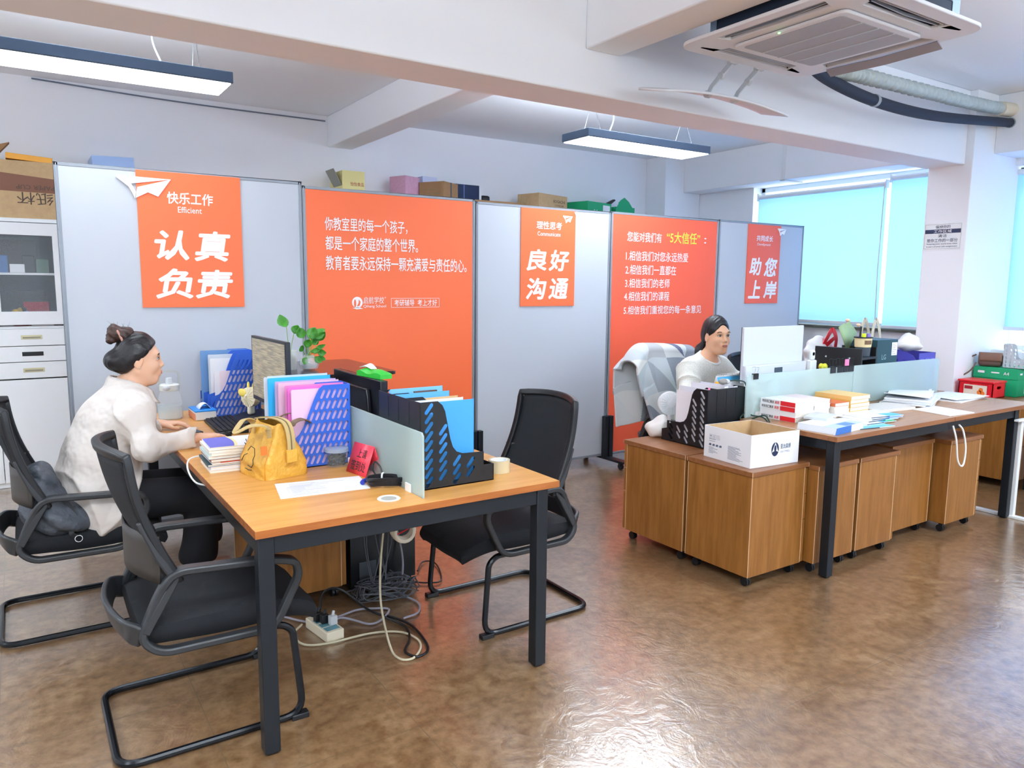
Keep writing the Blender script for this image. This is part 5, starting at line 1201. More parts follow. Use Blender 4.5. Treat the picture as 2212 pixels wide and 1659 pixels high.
m = MB(); surf(m, [('+', q_cap((.27, 3.695, .515), (.70, 3.70, .505), .095, .078), 0), ('+', q_cap((.27, 3.905, .515), (.72, 3.92, .505), .095, .078), .04), ('+', q_cap((.70, 3.70, .505), (.655, 3.735, .20), .078, .085), .05), ('+', q_cap((.72, 3.92, .505), (.735, 3.99, .20), .078, .085), .05), ('-', q_box((.6, 3.85, .06), (.5, .5, .1)), .01), ('-', q_cap((.66, 3.74, .12), (.66, 3.73, .22), .065), .01), ('-', q_cap((.738, 4.0, .12), (.735, 3.99, .22), .065), .01)], (.1, 3.5, .1), (.9, 4.15, .66), .008, lambda P: .004*np.sin(P[:, 2]*30+P[:, 1]*20)); m.build('trousers', mat('black trousers', '0c0e14', .85), t, angle=180)
for x, y, rz in ((.70, 3.742, .03), (.78, 4.0, .0)):
    pr = [('+', q_ell((0, 0, .022), (.115, .04, .03)), 0), ('+', q_ell((-.06, 0, .035), (.05, .036, .04)), .03), ('-', q_ell((-.045, 0, .085), (.06, .026, .045)), .01), ('-', q_box((0, 0, -.05), (.3, .2, .05)), .002)]
    m = MB(); surf(m, pr, (-.14, -.06, -.01), (.14, .06, .09), .005, T=Tm((x, y, 0), rz=rz)); m.build('shoe', mat('beige shoe', 'd9cfb8', .6), t, angle=180)
for ch in t.children: ch.location = (-O[0], -O[1], 0)

# --- the woman in the white knit top
SKIN2 = mat('skin tan', 'e6b492', .5, var=.06, vscale=18, sub=.1)
t = thing('person', 'woman in a white knit top with a low ponytail at the far desk', 'person', (3.96, 3.58, 0)); O = (3.96, 3.58, 0)
hf = frame((3.978, 3.50, 1.162), (-.24, -.97, .02), (0, 0, 1), 1.0)
rh = frame((3.80, 3.27, .79), (.45, -.9, 0), (0, 0, 1), .95); lh = frame((4.12, 3.27, .79), (-.35, -.93, 0), (0, 0, 1), .95)
B = q_in(hf, head_prims())
B += [('+', q_cap((3.972, 3.53, 1.08), (3.965, 3.57, .98), .046, .056), .03), ('+', q_cap((3.96, 3.585, .95), (3.96, 3.64, .58), .085, .1), .06), ('+', q_cap((3.82, 3.57, .95), (4.10, 3.57, .95), .05), .05)]
B += [('+', q_cap((3.80, 3.57, .945), (3.70, 3.46, .77), .04, .035), .03), ('+', q_cap((3.70, 3.46, .77), (3.80, 3.29, .79), .033, .023), .02), ('+', q_cap((4.12, 3.57, .945), (4.23, 3.46, .77), .04, .035), .03), ('+', q_cap((4.23, 3.46, .77), (4.13, 3.29, .79), .033, .023), .02)]
for fr, sd in ((rh, 1), (lh, -1)): B += q_in(fr, hand_prims(sd, .3))
for x in (3.87, 4.05): B += [('+', q_cap((x, 3.64, .53), (x, 3.22, .50), .06, .05), .05), ('+', q_cap((x, 3.22, .50), (x, 3.24, .07), .04, .03), .03), ('+', q_cap((x, 3.25, .05), (x, 3.13, .04), .032, .028), .02)]
m = MB(); surf(m, B, (3.6, 3.05, 0), (4.35, 3.8, 1.32), .0045); m.build('body', SKIN2, t, angle=180)
face_bits(t, hf, ('lip rose', 'b26a5c'))
Hh = [('+', q_ell((-.018, 0, .043), (.101, .084, .102)), 0), ('+', q_ell((-.06, 0, -.01), (.066, .07, .062)), .04), ('-', (lambda P: -((P-np.array((.045, 0, .016))) @ np.array([.5, 0, -.866]))), .012), ('-', q_ell((.120, 0, -.004), (.074, .058, .110)), .014), ('-', q_ell((-.004, .086, -.012), (.026, .022, .036)), .006), ('-', q_ell((-.004, -.086, -.012), (.026, .022, .036)), .006)]
m = MB(); surf(m, q_in(hf, Hh), (3.85, 3.36, 1.0), (4.11, 3.66, 1.32), .004, strands); m.build('hair', HAIR, t, angle=180)
m = MB(); surf(m, q_in(hf, [('+', q_cap((-.095, -.01, -.03), (-.135, -.045, -.10), .03, .03), 0), ('+', q_cap((-.135, -.045, -.10), (-.15, -.07, -.19), .03, .012), .02)]), (3.8, 3.5, .9), (4.15, 3.75, 1.2), .004, lambda P: .002*np.sin(P[:, 0]*200+P[:, 2]*40)); m.build('ponytail', HAIR, t, angle=180)
KNIT = mat('white knit', 'efeee8', .85, var=.16, vscale=150, col2='cdd1c6', bump=.25, bscale=260)
Sx = [('+', q_ell((3.96, 3.63, .58), (.20, .15, .16)), 0), ('+', q_ell((3.96, 3.60, .78), (.195, .135, .24)), .08), ('+', q_cap((3.85, 3.575, .935), (4.07, 3.575, .935), .075), .10), ('+', q_cap((3.962, 3.575, .96), (3.965, 3.565, 1.005), .10, .072), .06),
      ('+', q_cap((3.815, 3.57, .915), (3.685, 3.455, .765), .078, .078), .10), ('+', q_cap((3.685, 3.455, .765), (3.80, 3.29, .79), .074, .05), .05), ('+', q_cap((4.105, 3.57, .915), (4.245, 3.455, .765), .078, .078), .10), ('+', q_cap((4.245, 3.455, .765), (4.12, 3.29, .79), .074, .05), .05),
      ('-', q_cap((3.965, 3.55, .985), (3.972, 3.50, 1.12), .06, .085), .012), ('-', q_box((3.96, 3.6, .36), (.4, .4, .1)), .01), ('-', q_in(rh, [('+', q_cap((-.01, 0, 0), (.1, 0, 0), .04), 0)])[0][1], .01), ('-', q_in(lh, [('+', q_cap((-.01, 0, 0), (.1, 0, 0), .04), 0)])[0][1], .01)]
def kfolds(P):
    x, y, z = P[:, 0], P[:, 1], P[:, 2]; w = .4*np.sin(8*z+5*y); sl = np.clip((np.abs(x-3.96)-.15)*10, 0, 1)
    return .007-.018*ridge(13*(x-3.96)+w+.5*np.sign(x-3.96))*np.clip((1.0-z)*5, 0, 1)*(1-sl)-.02*ridge(15*(z+.6*y)+3*np.sin(5*x)+w)*sl*np.clip(ridge(5*z+2*x, 1)+.35, 0, 1)
m = MB(); surf(m, Sx, (3.56, 3.2, .44), (4.38, 3.84, 1.1), .0055, kfolds); m.build('knit_top', KNIT, t, angle=180)
m = MB()
def neck(a_):
    a = 2*PI*a_; return (3.967+.070*math.sin(a), 3.545-.070*math.cos(a)*.95, 1.0-.040*math.cos(a)*1.0+.012)
m.tube([neck(i/40) for i in range(40)], .0095, 8, True); m.build('neckband', mat('white rib', 'eef0ee', .8), t)
m = MB(); surf(m, [('+', q_cap((3.87, 3.64, .51), (3.87, 3.22, .51), .09, .075), 0), ('+', q_cap((4.05, 3.64, .51), (4.05, 3.22, .51), .09, .075), .04), ('+', q_cap((3.87, 3.22, .5), (3.87, 3.24, .12), .072, .06), .05), ('+', q_cap((4.05, 3.22, .5), (4.05, 3.24, .12), .072, .06), .05)], (3.7, 3.05, .0), (4.25, 3.8, .66), .01); m.build('trousers', mat('dark trousers', '20242e', .85), t, angle=180)
for ch in t.children: ch.location = (-O[0], -O[1], 0)
# ------------------------------------------------------------------ on the pedestals and the long desk
def carton(name, label, loc, rz, w, d, h, m, open_top=False, group=None, cat='box', inner=None, lid=None, bev=.002):
    t = thing(name, label, cat, loc, rz, group); W, D = w/2, d/2
    if open_top:
        q = MB(); th = .004; q.c = 0
        q.box(-W, W, -D, D, 0, th)
        for a, b, c, e in ((-W, W, -D, -D+th), (-W, W, D-th, D), (-W, -W+th, -D+th, D-th), (W-th, W, -D+th, D-th)): q.box(a, b, c, e, th, h)
        q.c = 1; q.box(-W+th, W-th, -D+th, D-th, th, th+.001)
        for a, b, c, e in ((-W+th, W-th, -D+th, -D+th+.0008), (-W+th, W-th, D-th-.0008, D-th), (-W+th, -W+th+.0008, -D+th, D-th), (W-th-.0008, W-th, -D+th, D-th)): q.box(a, b, c, e, th, h-.0005)
        q.build('body', [m, inner or KRAFT], t, smooth=False)
    else:
        MB().box(-W, W, -D, D, 0, h).build('body', m, t, bevel=bev)
        if lid: MB().box(-W-.004, W+.004, -D-.004, D+.004, h*(1-lid), h+.003).build('lid', m, t, bevel=.002)
    return t
def side_T(face, W, D, gap=.0012):
    if face == '-y': return Matrix.Translation((0, -D-gap, 0)) @ FRONT
    if face == '-x': return Matrix.Translation((-W-gap, 0, 0)) @ Matrix.Rotation(-PI/2, 4, 'Z') @ FRONT
    if face == '+x': return Matrix.Translation((W+gap, 0, 0)) @ Matrix.Rotation(PI/2, 4, 'Z') @ FRONT
def patch(mb, x0, x1, z0, z1, T): mb.add([(x0, z0, 0), (x1, z0, 0), (x1, z1, 0), (x0, z1, 0)], [(0, 1, 2, 3)], T)
# open white paper carton
ang = math.radians(-5); cxy = Vector((2.994, 2.384))+Vector((math.cos(ang), math.sin(ang)))*.17+Vector((-math.sin(ang), math.cos(ang)))*.165
t = carton('paper_carton', 'open white paper carton with a triangle logo, on the drawer pedestal', (cxy.x, cxy.y, .601), ang, .34, .33, .168, CARTW, True)
W, D = .17, .165; T = side_T('-y', W, D); m = MB()
pts = [(-.002+.026*math.cos(a), .083+.036*math.sin(a), 0) for a in np.linspace(0, 2*PI, 33)[:-1]]; m.add(pts, [list(range(32))], T); m.build('logo_disc', NAVY, t, smooth=False)
T2 = side_T('-y', W, D, .0016); m = MB(); m.add([(-.002, .119, 0), (.021, .068, 0), (-.002, .077, 0), (-.025, .068, 0)], [(0, 1, 2, 3)], T2)
m.build('logo_triangle', CARTW, t, smooth=False); m = MB(); m.add([(-.002+.008*math.cos(a), .099+.018*math.sin(a)-.012, 0) for a in np.linspace(0, 2*PI, 17)[:-1]], [list(range(16))], side_T('-y', W, D, .002)); m.build('logo_eye', NAVY, t, smooth=False)
m = MB(); text_fit(m, '亚太森博', .036, .108, .082, .108, .008, T=T); m.build('lettering', mat('slate print', '55647c', .6), t, smooth=False)
m = MB(); text_fit(m, 'ASIA SYMBOL', .036, .104, .062, .073, 0, T=T); m.build('small_lettering', mat('pale print', 'aab2bf', .6), t, smooth=False)
T = side_T('-x', W, D); m = MB(); rnd = random.Random(9)
for k in range(3):   # handling symbols: umbrella, arrows, triangle
    x = -.125+.027*k; 
    for a, b, c, d in ((x, x+.02, .104, .105), (x, x+.02, .124, .125), (x, x+.001, .104, .125), (x+.019, x+.02, .104, .125)): patch(m, a, b, c, d, T)
m.add([(-.122, .115, 0), (-.109, .115, 0), (-.1155, .122, 0)], [(0, 1, 2)], T); patch(m, -.116, -.115, .106, .115, T)
patch(m, -.094, -.0925, .107, .121, T); patch(m, -.087, -.0855, .107, .121, T); m.tube([Vector(T @ Vector((-.0615+.006*math.cos(a), .1135+.006*math.sin(a), 0))) for a in (PI/2, PI/2+2*PI/3, PI/2+4*PI/3)], .0006, 4, True)
for k in range(4): x = -.128+.025*k; m.add([(x, .066, 0), (x+.017, .066, 0), (x+.019, .074, 0), (x+.013, .078, 0), (x+.002, .075, 0)], [(0, 1, 2, 3, 4)], T)
for k in range(9): z = .1-.0105*k if k < 2 else .056-.006*(k-2); patch(m, -.128, -.128+rnd.uniform(.03, .07), z, z+.0018, T) if k != 8 else None
for k in range(13): z = .085-.0055*k; patch(m, .01, .01+rnd.uniform(.05, .11), z, z+.0016, T)
m.build('side_printing', mat('slate print', '55647c', .6), t, smooth=False)
# papers and little things around the black rack
GR = 'papers in the black rack on the pedestal'
for x, w, h, th, c, al, lb in ((3.165, .24, .30, .014, 'f2f0f6', None, 'white folder at the open side of the black rack on the pedestal'), (3.21, .26, .322, .02, 'e8e9f0', .85, 'clear sleeve of papers standing in the black rack on the pedestal'), (3.30, .25, .338, .03, 'eeeef4', None, 'thick white paper bundle in the black rack on the pedestal'), (3.38, .25, .335, .03, 'e6e8f2', None, 'white paper bundle at the far side of the black rack on the pedestal')):
    folder((x, 2.818+w/2, .6045), w, h, th, c, lb, 0, al, group=GR, rz=PI/2) if False else folder((x, 2.818+w/2, .6045), w, h, th, c, lb, 0, al, group=GR, rz=-PI/2)
o = MB().box(-.008, .008, -.001, .001, 0, .03).build('pink_clip', mat('pink note', 'ef7fae', .6)); o.location = (3.155, 2.8125, .915); o.rotation_euler = (0, 0, 0); tag(o, 'small pink clip at the corner of the black rack on the pedestal', 'clip')
t = thing('charger_plug', 'grey plug lying on the papers of the black rack, trailing a dark green cable', 'plug', (3.32, 2.86, .948))
MB().ell((0, 0, .016), (.03, .022, .018), 14, 10).build('body', mat('plug grey', '8f8c88', .4), t); MB().ell((.028, 0, .014), (.022, .02, .016), 14, 10).build('light_end', GREYW, t)
m = MB(); m.tube(catmull([(.04, 0, .016), (.10, -.01, .018), (.135, -.045, .005), (.14, -.064, -.06), (.128, -.066, -.15), (.08, -.068, -.19), (.1, -.1, -.2), (.12, -.2, -.16), (.09, -.27, -.2)], 7), .004, 7); m.tube(catmull([(.135, -.045, .003), (.15, -.068, -.08), (.145, -.08, -.17), (.11, -.2, -.17), (.1, -.26, -.21)], 7), .004, 7); m.build('cable', mat('dark green cable', '26423a', .45), t)
o = MB().box(-.014, .014, -.012, .012, 0, .03).build('yellow_pot', mat('warm yellow', 'f4b51e', .4), bevel=.006); o.location = (3.44, 3.02, .94); tag(o, 'small yellow pot standing by the desk calendar', 'pot'); o.location = (3.50, 3.06, .761); o.scale = (1, 1, 5.6)
# white desk fan and tissue bag
t = thing('desk_fan', 'white round desk fan beside the black rack, in front of the blanket', 'fan', (3.29, 3.24, .6))
def fan_cage(t, R, zc, m_, T0):
    m = MB()
    for k in range(22): a = 2*PI*k/22; m.tube([(-.03, .25*R*math.cos(a), .25*R*math.sin(a)), (-.026, .9*R*math.cos(a), .9*R*math.sin(a)), (0, R*math.cos(a), R*math.sin(a)), (.026, .9*R*math.cos(a), .9*R*math.sin(a)), (.03, .25*R*math.cos(a), .25*R*math.sin(a))], .0019, 4, T=T0)
    m.lathe([(R-.006, -.016), (R+.003, -.016), (R+.003, .016), (R-.006, .016), (R-.006, -.016)], 30, T=T0 @ Matrix.Rotation(PI/2, 4, 'Y')); m.lathe([(0, .026), (R*.32, .026), (R*.34, .034), (0, .036)], 20, T=T0 @ Matrix.Rotation(PI/2, 4, 'Y')); m.lathe([(0, -.026), (R*.32, -.026), (R*.34, -.034), (0, -.036)], 20, T=T0 @ Matrix.Rotation(PI/2, 4, 'Y')); m.build('cage', m_, t)
    m = MB()
    for k in range(5): a = 2*PI*k/5; m.ell((0, .5*R*math.cos(a), .5*R*math.sin(a)), (.005, R*.34, R*.34), 10, 6, T=T0)
    m.build('blade', mat('fan blade grey', '9aa1a8', .4), t)
fan_cage(t, .068, .2, WHITEP, Tm((0, 0, .19), rz=math.radians(60)))
m = MB(); m.cyl((0, 0, .01), (0, 0, .13), .012, n=12); m.lathe([(.055, 0), (.055, .012), (.02, .02), (0, .02)], 24); m.build('stand', WHITEP, t)
t = thing('tissue_bag', 'crumpled white tissue bag at the corner of the pedestal', 'tissue pack', (3.165, 3.215, .601), .3)
m = MB(); surf(m, [('+', q_ell((0, 0, .045), (.05, .075, .05)), 0), ('+', q_ell((.02, -.02, .09), (.03, .05, .04)), .03), ('-', q_box((0, 0, -.05), (.3, .3, .05)), .003)], (-.1, -.13, -.02), (.1, .13, .17), .006, lambda P: .006*np.sin(P[:, 1]*60+P[:, 2]*50)*np.sin(P[:, 0]*70)); m.build('body', mat('tissue plastic', 'eae8e4', .4), t, angle=180)
# white monitor, calendar
m_ = monitor('computer_monitor', 'white backed monitor standing in front of the woman in the white knit top', (3.953, 3.03, .76), PI+.03, .60, .34, .155, mat('monitor white', 'd9dde5', .4), SCROFF, 'computer monitors', th=.02, bulge=False)
MB().box(-.305, .305, .022, .05, .155, .265).build('lower_cover', mat('monitor white', 'd9dde5', .4), m_, bevel=.008); MB().box(-.05, .03, .0505, .052, .205, .24).build('rating_plate', mat('slate plate', '44505c', .5), m_)
t = thing('desk_calendar', 'spiral desk calendar with a sky blue header beside the white monitor', 'calendar', (3.63, 3.08, .761), .05)
m = MB(); m.add([(-.125, -.05, 0), (.125, -.05, 0), (.125, 0, .2), (-.125, 0, .2)], [(0, 1, 2, 3)]); m.add([(-.125, .05, 0), (.125, .05, 0), (.125, 0.001, .2), (-.125, 0.001, .2)], [(0, 1, 2, 3)]); m.build('leaf', PAPER, t, solid=.003)
Tc = Matrix(((1, 0, 0, 0), (0, .2425, -.9701, -.052), (0, .9701, .2425, 0), (0, 0, 0, 1))); m = MB(); patch(m, -.122, .122, .168, .198, Tc); m.build('blue_header', mat('sky blue print', '52b4ea', .5), t, smooth=False)
m = MB(); patch(m, -.105, -.055, .1, .125, Tc); m.build('photo', mat('brown print', '7d4f38', .5), t, smooth=False); m = MB(); patch(m, -.122, -.08, .158, .164, Tc); text_fit(m, '日历', 0, .01, .01, .011, 0, T=Tc) if False else None; m.build('blue_line', mat('sky blue print', '52b4ea', .5), t, smooth=False)
m = MB()
for k in range(17): x = -.112+.014*k; m.tube([(x, .009*math.cos(a), .2+.009*math.sin(a)) for a in np.linspace(0, 2*PI, 11)[:-1]], .0012, 4, True)
m.build('spiral', CHROME, t)
# books on the long desk
REDC = mat('red and white cover', 'f0eef0', .35)
def ex_red(t, W, D, h):
    T = Matrix.Translation((-W-.0008, 0, 0)) @ Matrix.Rotation(-PI/2, 4, 'Z') @ FRONT
    m = MB(); patch(m, .02, D, .001, h-.001, T); m.build('red_spine_band', RED, t, smooth=False)
    m = MB(); text_fit(m, '考研词汇精讲', -D+.012, -.025, h*.2, h*.8, .02, T=T); m.build('spine_lettering', INK, t, smooth=False)
    m = MB(); text_fit(m, '真题', -.018, .012, h*.2, h*.8, .02, T=T); m.build('spine_red_lettering', RED, t, smooth=False)
z = .7605
for i, (h, lb) in enumerate(((.0275, 'red banded book at the bottom of the stack near the white carton'), (.027, 'plain cream book in the stack near the white carton'), (.027, 'red banded book under the topmost one near the white carton'), (.0275, 'red banded book topping the stack near the white carton'))):
    book('book', lb, (3.605+.004*(i % 2), 2.64, z), .012*(1-i), .168, .235, h, REDC, group='book stack by the white carton', extras=ex_red if i != 1 else None); z += h+.0004
def stack(x, y, w, d, hs, cov, labels, group, rot=0.0):
    z = .7605; rnd = random.Random(int(x*100))
    for h, c, lb in zip(hs, cov, labels): book('book', lb, (x+rnd.uniform(-.003, .003), y+rnd.uniform(-.003, .003), z), rot+rnd.uniform(-.015, .015), w, d, h, mat('cover '+c, c, .35), group=group); z += h+.0004
stack(3.775, 2.645, .15, .23, (.027, .027, .027, .026), ('ece8e6', 'f0ece8', 'e9e6e2', 'efd9dc'), ('lowest white book of the stack second from the carton', 'second white book of the stack second from the carton', 'third white book of the stack second from the carton', 'pale pink covered book topping the stack second from the carton'), 'second book stack on the long desk')
stack(3.93, 2.615, .14, .22, (.021, .021, .02, .02), ('ece8e4', 'f2eeea', 'ebe7e2', 'c9623a'), ('lowest book of the low stack beside the yellow books', 'second book of the low stack beside the yellow books', 'third book of the low stack beside the yellow books', 'rust covered book topping the low stack'), 'third book stack on the long desk')
stack(4.105, 2.625, .19, .24, (.022, .022, .022, .022, .022), ('e8b85e',)*4+('e9c47a',), ('lowest yellow book of the yellow stack', 'second yellow book from the bottom of the yellow stack', 'middle yellow book of the yellow stack', 'yellow book just under the topmost of the yellow stack', 'yellow book with an amber edge topping the yellow stack'), 'yellow book stack on the long desk')
# booklets
def booklet(loc, rz, w, d, h, c, label, group, art=None, spine=None):
    t = thing('booklet', label, 'booklet', loc, rz, group)
    MB().box(-w/2, w/2, -d/2, d/2, 0, h).build('pages', mat('booklet '+c, c, .35), t, smooth=False)
    for k, (x0, x1, y0, y1, cc) in enumerate(art or ()):
        MB().box(x0*w/2, x1*w/2, y0*d/2, y1*d/2, h, h+.0004+.0003*k).build('cover_print', mat('print '+cc, cc, .35), t, smooth=False)
    if spine: m = MB(); m.box(-w/2-.0005, w/2*.1, -d/2-.0006, -d/2+.001, 0, h); m.build('spine_band', mat('print '+spine, spine, .35), t, smooth=False)
    return t
z = .7605; GBk = 'blue and white booklets at the desk corner'
for k, lb in enumerate(('lowest booklet of the blue and white pile at the desk corner', 'second booklet from the bottom at the desk corner', 'third booklet from the bottom at the desk corner', 'fourth booklet from the bottom at the desk corner', 'booklet just under the topmost at the desk corner', 'topmost blue and white booklet at the desk corner')):
    booklet((3.535+.003*k, 2.315+.002*k, z), .1+.006*k, .29, .21, .0052, 'e9edf4', lb, GBk, ((-1, 1, -1, -.3, 'c3d6ef'), (-.2, .5, -.95, -.4, '5a8fd8')) if k == 5 else None, '3f78c8'); z += .0054
booklet((3.64, 2.45, z), .35, .2, .12, .012, 'cfd6d8', 'small grey booklet lying on the blue and white pile', GBk)
GM = 'glossy magazines on the long desk'
z = .7605
for k, (x, y, r, c, art, lb) in enumerate(((3.80, 2.30, .2, 'dfe8f2', ((-1, 1, -1, -.5, '6ec3e6'), (.1, 1, -.5, .2, 'a8d8ee')), 'lowest glossy magazine with a pale blue foot'), (3.93, 2.36, .3, 'e9eef4', ((.1, 1, -1, -.2, '34a5de'), (.4, 1, -1, -.6, '2fae6e')), 'glossy magazine with a green and blue corner'), (4.0, 2.39, .28, 'e6ebf2', ((0, 1, -1, -.3, '3f9fdc'),), 'glossy magazine third in the fanned pile'), (4.06, 2.40, .24, 'e9edf3', ((.1, 1, -1, -.3, '2b6fc2'),), 'glossy magazine with a deep blue corner'), (4.10, 2.42, .2, 'edf0f5', ((.1, 1, -1, -.2, '58b7e6'),), 'topmost glossy magazine of the fanned pile'))):
    booklet((x, y, z), r-.35, .26, .20, .0035, c, lb, GM, art, '23304e'); z += .0037
GP2 = 'loose papers on the long desk'
rnd = random.Random(6)
for k in range(7):
    a = rnd.uniform(-.12, .12); cx, cy = 4.84+rnd.uniform(-.02, .02), 2.60+rnd.uniform(-.02, .02); c, s = math.cos(a+.35), math.sin(a+.35); q = [(cx+x*c-y*s, cy+x*s+y*c) for x, y in ((-.2, -.13), (.2, -.13), (.2, .13), (-.2, .13))]
    sheet('paper_bundle', ('lowest bundle of the big paper pile on the long desk', 'second bundle up in the big paper pile on the long desk', 'third bundle up in the big paper pile on the long desk', 'middle bundle of the big paper pile on the long desk', 'third bundle from the top of the big paper pile', 'bundle just under the curled sheets of the big paper pile', 'curled topmost sheets of the big paper pile on the long desk')[k], 'papers', q, .7605+.0075*k, GP2, th=.0065 if k < 6 else .002, curl=0 if k < 6 else .03)
for k in range(2):
    a = (.1, -.05)[k]; cx, cy = 5.27+.02*k, 2.57; c, s = math.cos(a), math.sin(a); q = [(cx+x*c-y*s, cy+x*s+y*c) for x, y in ((-.2, -.14), (.2, -.14), (.2, .14), (-.2, .14))]
    sheet('paper_bundle', ('lower white bundle at the far end of the long desk', 'upper white bundle at the far end of the long desk')[k], 'papers', q, .7605+.009*k, GP2, th=.008 if k == 0 else .003, curl=0 if k == 0 else .012)
sheet('printed_paper', 'printed sheet with a faint pink line at the desk edge', 'paper', ((4.50, 2.19), (4.76, 2.175), (4.80, 2.43), (4.55, 2.44)), .7605, GP2, th=.004, lines=8)
booklet((4.42, 2.55, .7605), -.1, .34, .2, .016, 'ded9d2', 'grey edged booklet beside the yellow stack', GP2)
# the far desk: shelf, pen pots, dark carton, basket, bags
t = thing('desktop_shelf', 'black wooden desktop shelf with tape rolls on it, behind the divider', 'shelf', (4.69, 2.965, .761), .12)
m = MB(); m.box(-.165, -.15, -.16, .16, 0, .345); m.build('side', BLACKP, t, bevel=.002); MB().box(.13, .145, -.12, .12, 0, .34).build('side', BLACKP, t, bevel=.002)
for z_ in (.13, .265): MB().box(-.15, .13, -.13, .13, z_, z_+.015).build('shelf_board', BLACKP, t, bevel=.001)
m = MB(); [m.cyl((-.1665, y, .28), (-.165, y, .28), .006, n=10) for y in (-.08, .08)]; m.build('screw_cap', GREYW, t)
tape((4.615, 2.90, 1.042), .05, .036, .022, 'lower white tape roll on the black shelf', WHITEP, group='rolls of tape'); tape((4.61, 2.90, 1.065), .046, .034, .028, 'upper white tape roll on the black shelf', WHITEP, group='rolls of tape')
def pot(loc, r, h, m, label, rim=None, band=None):
    t = thing('pen_pot', label, 'pot', loc, 0, 'pots on the black shelf'); MB().lathe([(0, 0), (r*.92, 0), (r, h), (r-.004, h), (r*.88, .004), (0, .004)], 24).build('body', m, t)
    if rim: MB().lathe([(r-.004, h-.006), (r+.004, h-.006), (r+.004, h+.002), (r-.004, h+.002)], 24).build('rim', rim, t)
    if band: m = MB(); m.grid(lambda u, v: ((r+.001)*math.cos(-2.4+u*.9), (r+.001)*math.sin(-2.4+u*.9), h*(.3+.4*v)), 8, 1); m.build('label_patch', band, t)
    return t
pot((4.752, 2.91, 1.042), .05, .06, mat('smoky plastic', '3d4852', .2), 'smoky plastic pot on the black shelf, under the cream labelled pot'); pot((4.75, 2.91, 1.104), .056, .066, mat('cream label', 'e6d2a2', .5), 'cream labelled pot full of pens on top of the smoky one', BLACKP, mat('brown patch', '6f5238', .5))
for x, y, c, lb in ((-.028, -.02, 'd4ee2a', 'lime capped highlighter in the cream pot'), (.008, -.026, '8a72c8', 'purple capped highlighter in the cream pot'), (.034, -.005, '4fc24a', 'green capped highlighter in the cream pot')):
    o = MB().cyl((0, 0, 0), (0, 0, .085), .014, .014, n=14).build('highlighter', mat('hl '+c, c, .4)); o.location = (4.75+x, 2.91+y, 1.11); tag(o, lb, 'highlighter', 'pens in the cream pot')
o = MB().tube([(0, 0, 0), (.012, 0, .13)], .0065, 8).build('black_pen', BLACKP); o.location = (4.734, 2.928, 1.11); tag(o, 'black pen standing tallest in the cream pot', 'pen', 'pens in the cream pot')
t = thing('paper_wrap', 'folded sage green paper wrap standing behind the pen pot', 'wrapping', (4.775, 3.03, 1.042))
m = MB()
for a, k in ((-.35, 0), (.15, .01), (.6, .02)): m.add([(0, k, 0), (.1*math.sin(a)-.07*math.cos(a), k+.02, .16+.03*math.cos(a)), (.16*math.sin(a), k+.01, .23*math.cos(a)), (.1*math.sin(a)+.07*math.cos(a), k-.005, .16-.03*math.sin(a))], [(0, 1, 2, 3)])
m.build('sheet', mat('sage paper', '9db98f', .6), t, solid=.002); m = MB(); [m.ell((x, .0, z), (.016, .016, .012), 10, 6) for x, z in ((-.03, .235), (.1, .2))]; m.build('peach_tip', mat('peach', 'efc6a8', .6), t)
t = carton('monitor_carton', 'dark teal monitor carton with a white sticker, behind the divider', (4.99, 2.985, .761), 0, .25, .22, .385, mat('dark teal board', '24464f', .5)); T = side_T('-y', .125, .11)
m = MB(); text_fit(m, 'LG', -.065, -.015, .25, .285, 0, T=T); patch(m, -.1, .0, .195, .197, T); m.build('lettering', mat('pale teal print', '9db6bc', .5), t, smooth=False); m = MB(); patch(m, .05, .118, .275, .365, T); m.build('sticker', WHITE, t, smooth=False); m = MB(); patch(m, -.085, -.04, .1, .135, T); m.build('sticker', WHITE, t, smooth=False)
m = MB(); [patch(m, .056, .056+w_, .35-.013*k, .353-.013*k, side_T('-y', .125, .11, .0018)) for k, w_ in enumerate((.03, .05, .04, .05, .03, .045))]; m.build('sticker_print', mat('print grey', 'b4b8c2', .7), t, smooth=False)
t = thing('storage_basket', 'violet plastic basket with heart cut-outs beside the dark teal carton', 'basket', (5.43, 2.98, .761)); VIO = mat('violet plastic', '4b49a8', .4)
def heart(cx, cz, s): return [(cx+s*.0625*16*math.sin(a)**3*.5, cz+s*.0625*(13*math.cos(a)-5*math.cos(2*a)-2*math.cos(3*a)-math.cos(4*a))*.5) for a in np.linspace(0, 2*PI, 19)[:-1]]
m = MB(); cutplate(m, [(-.15, 0), (.15, 0), (.15, .28), (-.06, .28), (-.11, .26), (-.15, .2)], [heart(x, z_, .026) for x in (-.1, -.045, .01) for z_ in (.14, .18, .22) if not (x < -.09 and z_ > .2)], .003, Matrix.Translation((-.11, 0, 0)) @ Matrix.Rotation(-PI/2, 4, 'Z') @ Matrix.Rotation(PI/2, 4, 'X') @ Matrix.Scale(-1, 4, (1, 0, 0))); m.build('side_panel', VIO, t, smooth=False)
m = MB(); m.box(.107, .11, -.15, .15, 0, .28); m.build('side_panel', VIO, t, smooth=False)
m = MB(); m.box(-.11, .11, -.15, -.147, 0, .28); m.box(-.11, .11, .147, .15, 0, .25); m.box(-.11, .11, -.15, .15, 0, .004); m.build('front_panel', VIO, t, smooth=False)
for k in range(3): x = -.072+.072*k; MB().box(x-.026, x+.026, -.152, -.15, .05, .24).build('window_panel', mat('violet light', '6f6fc4', .35), t)
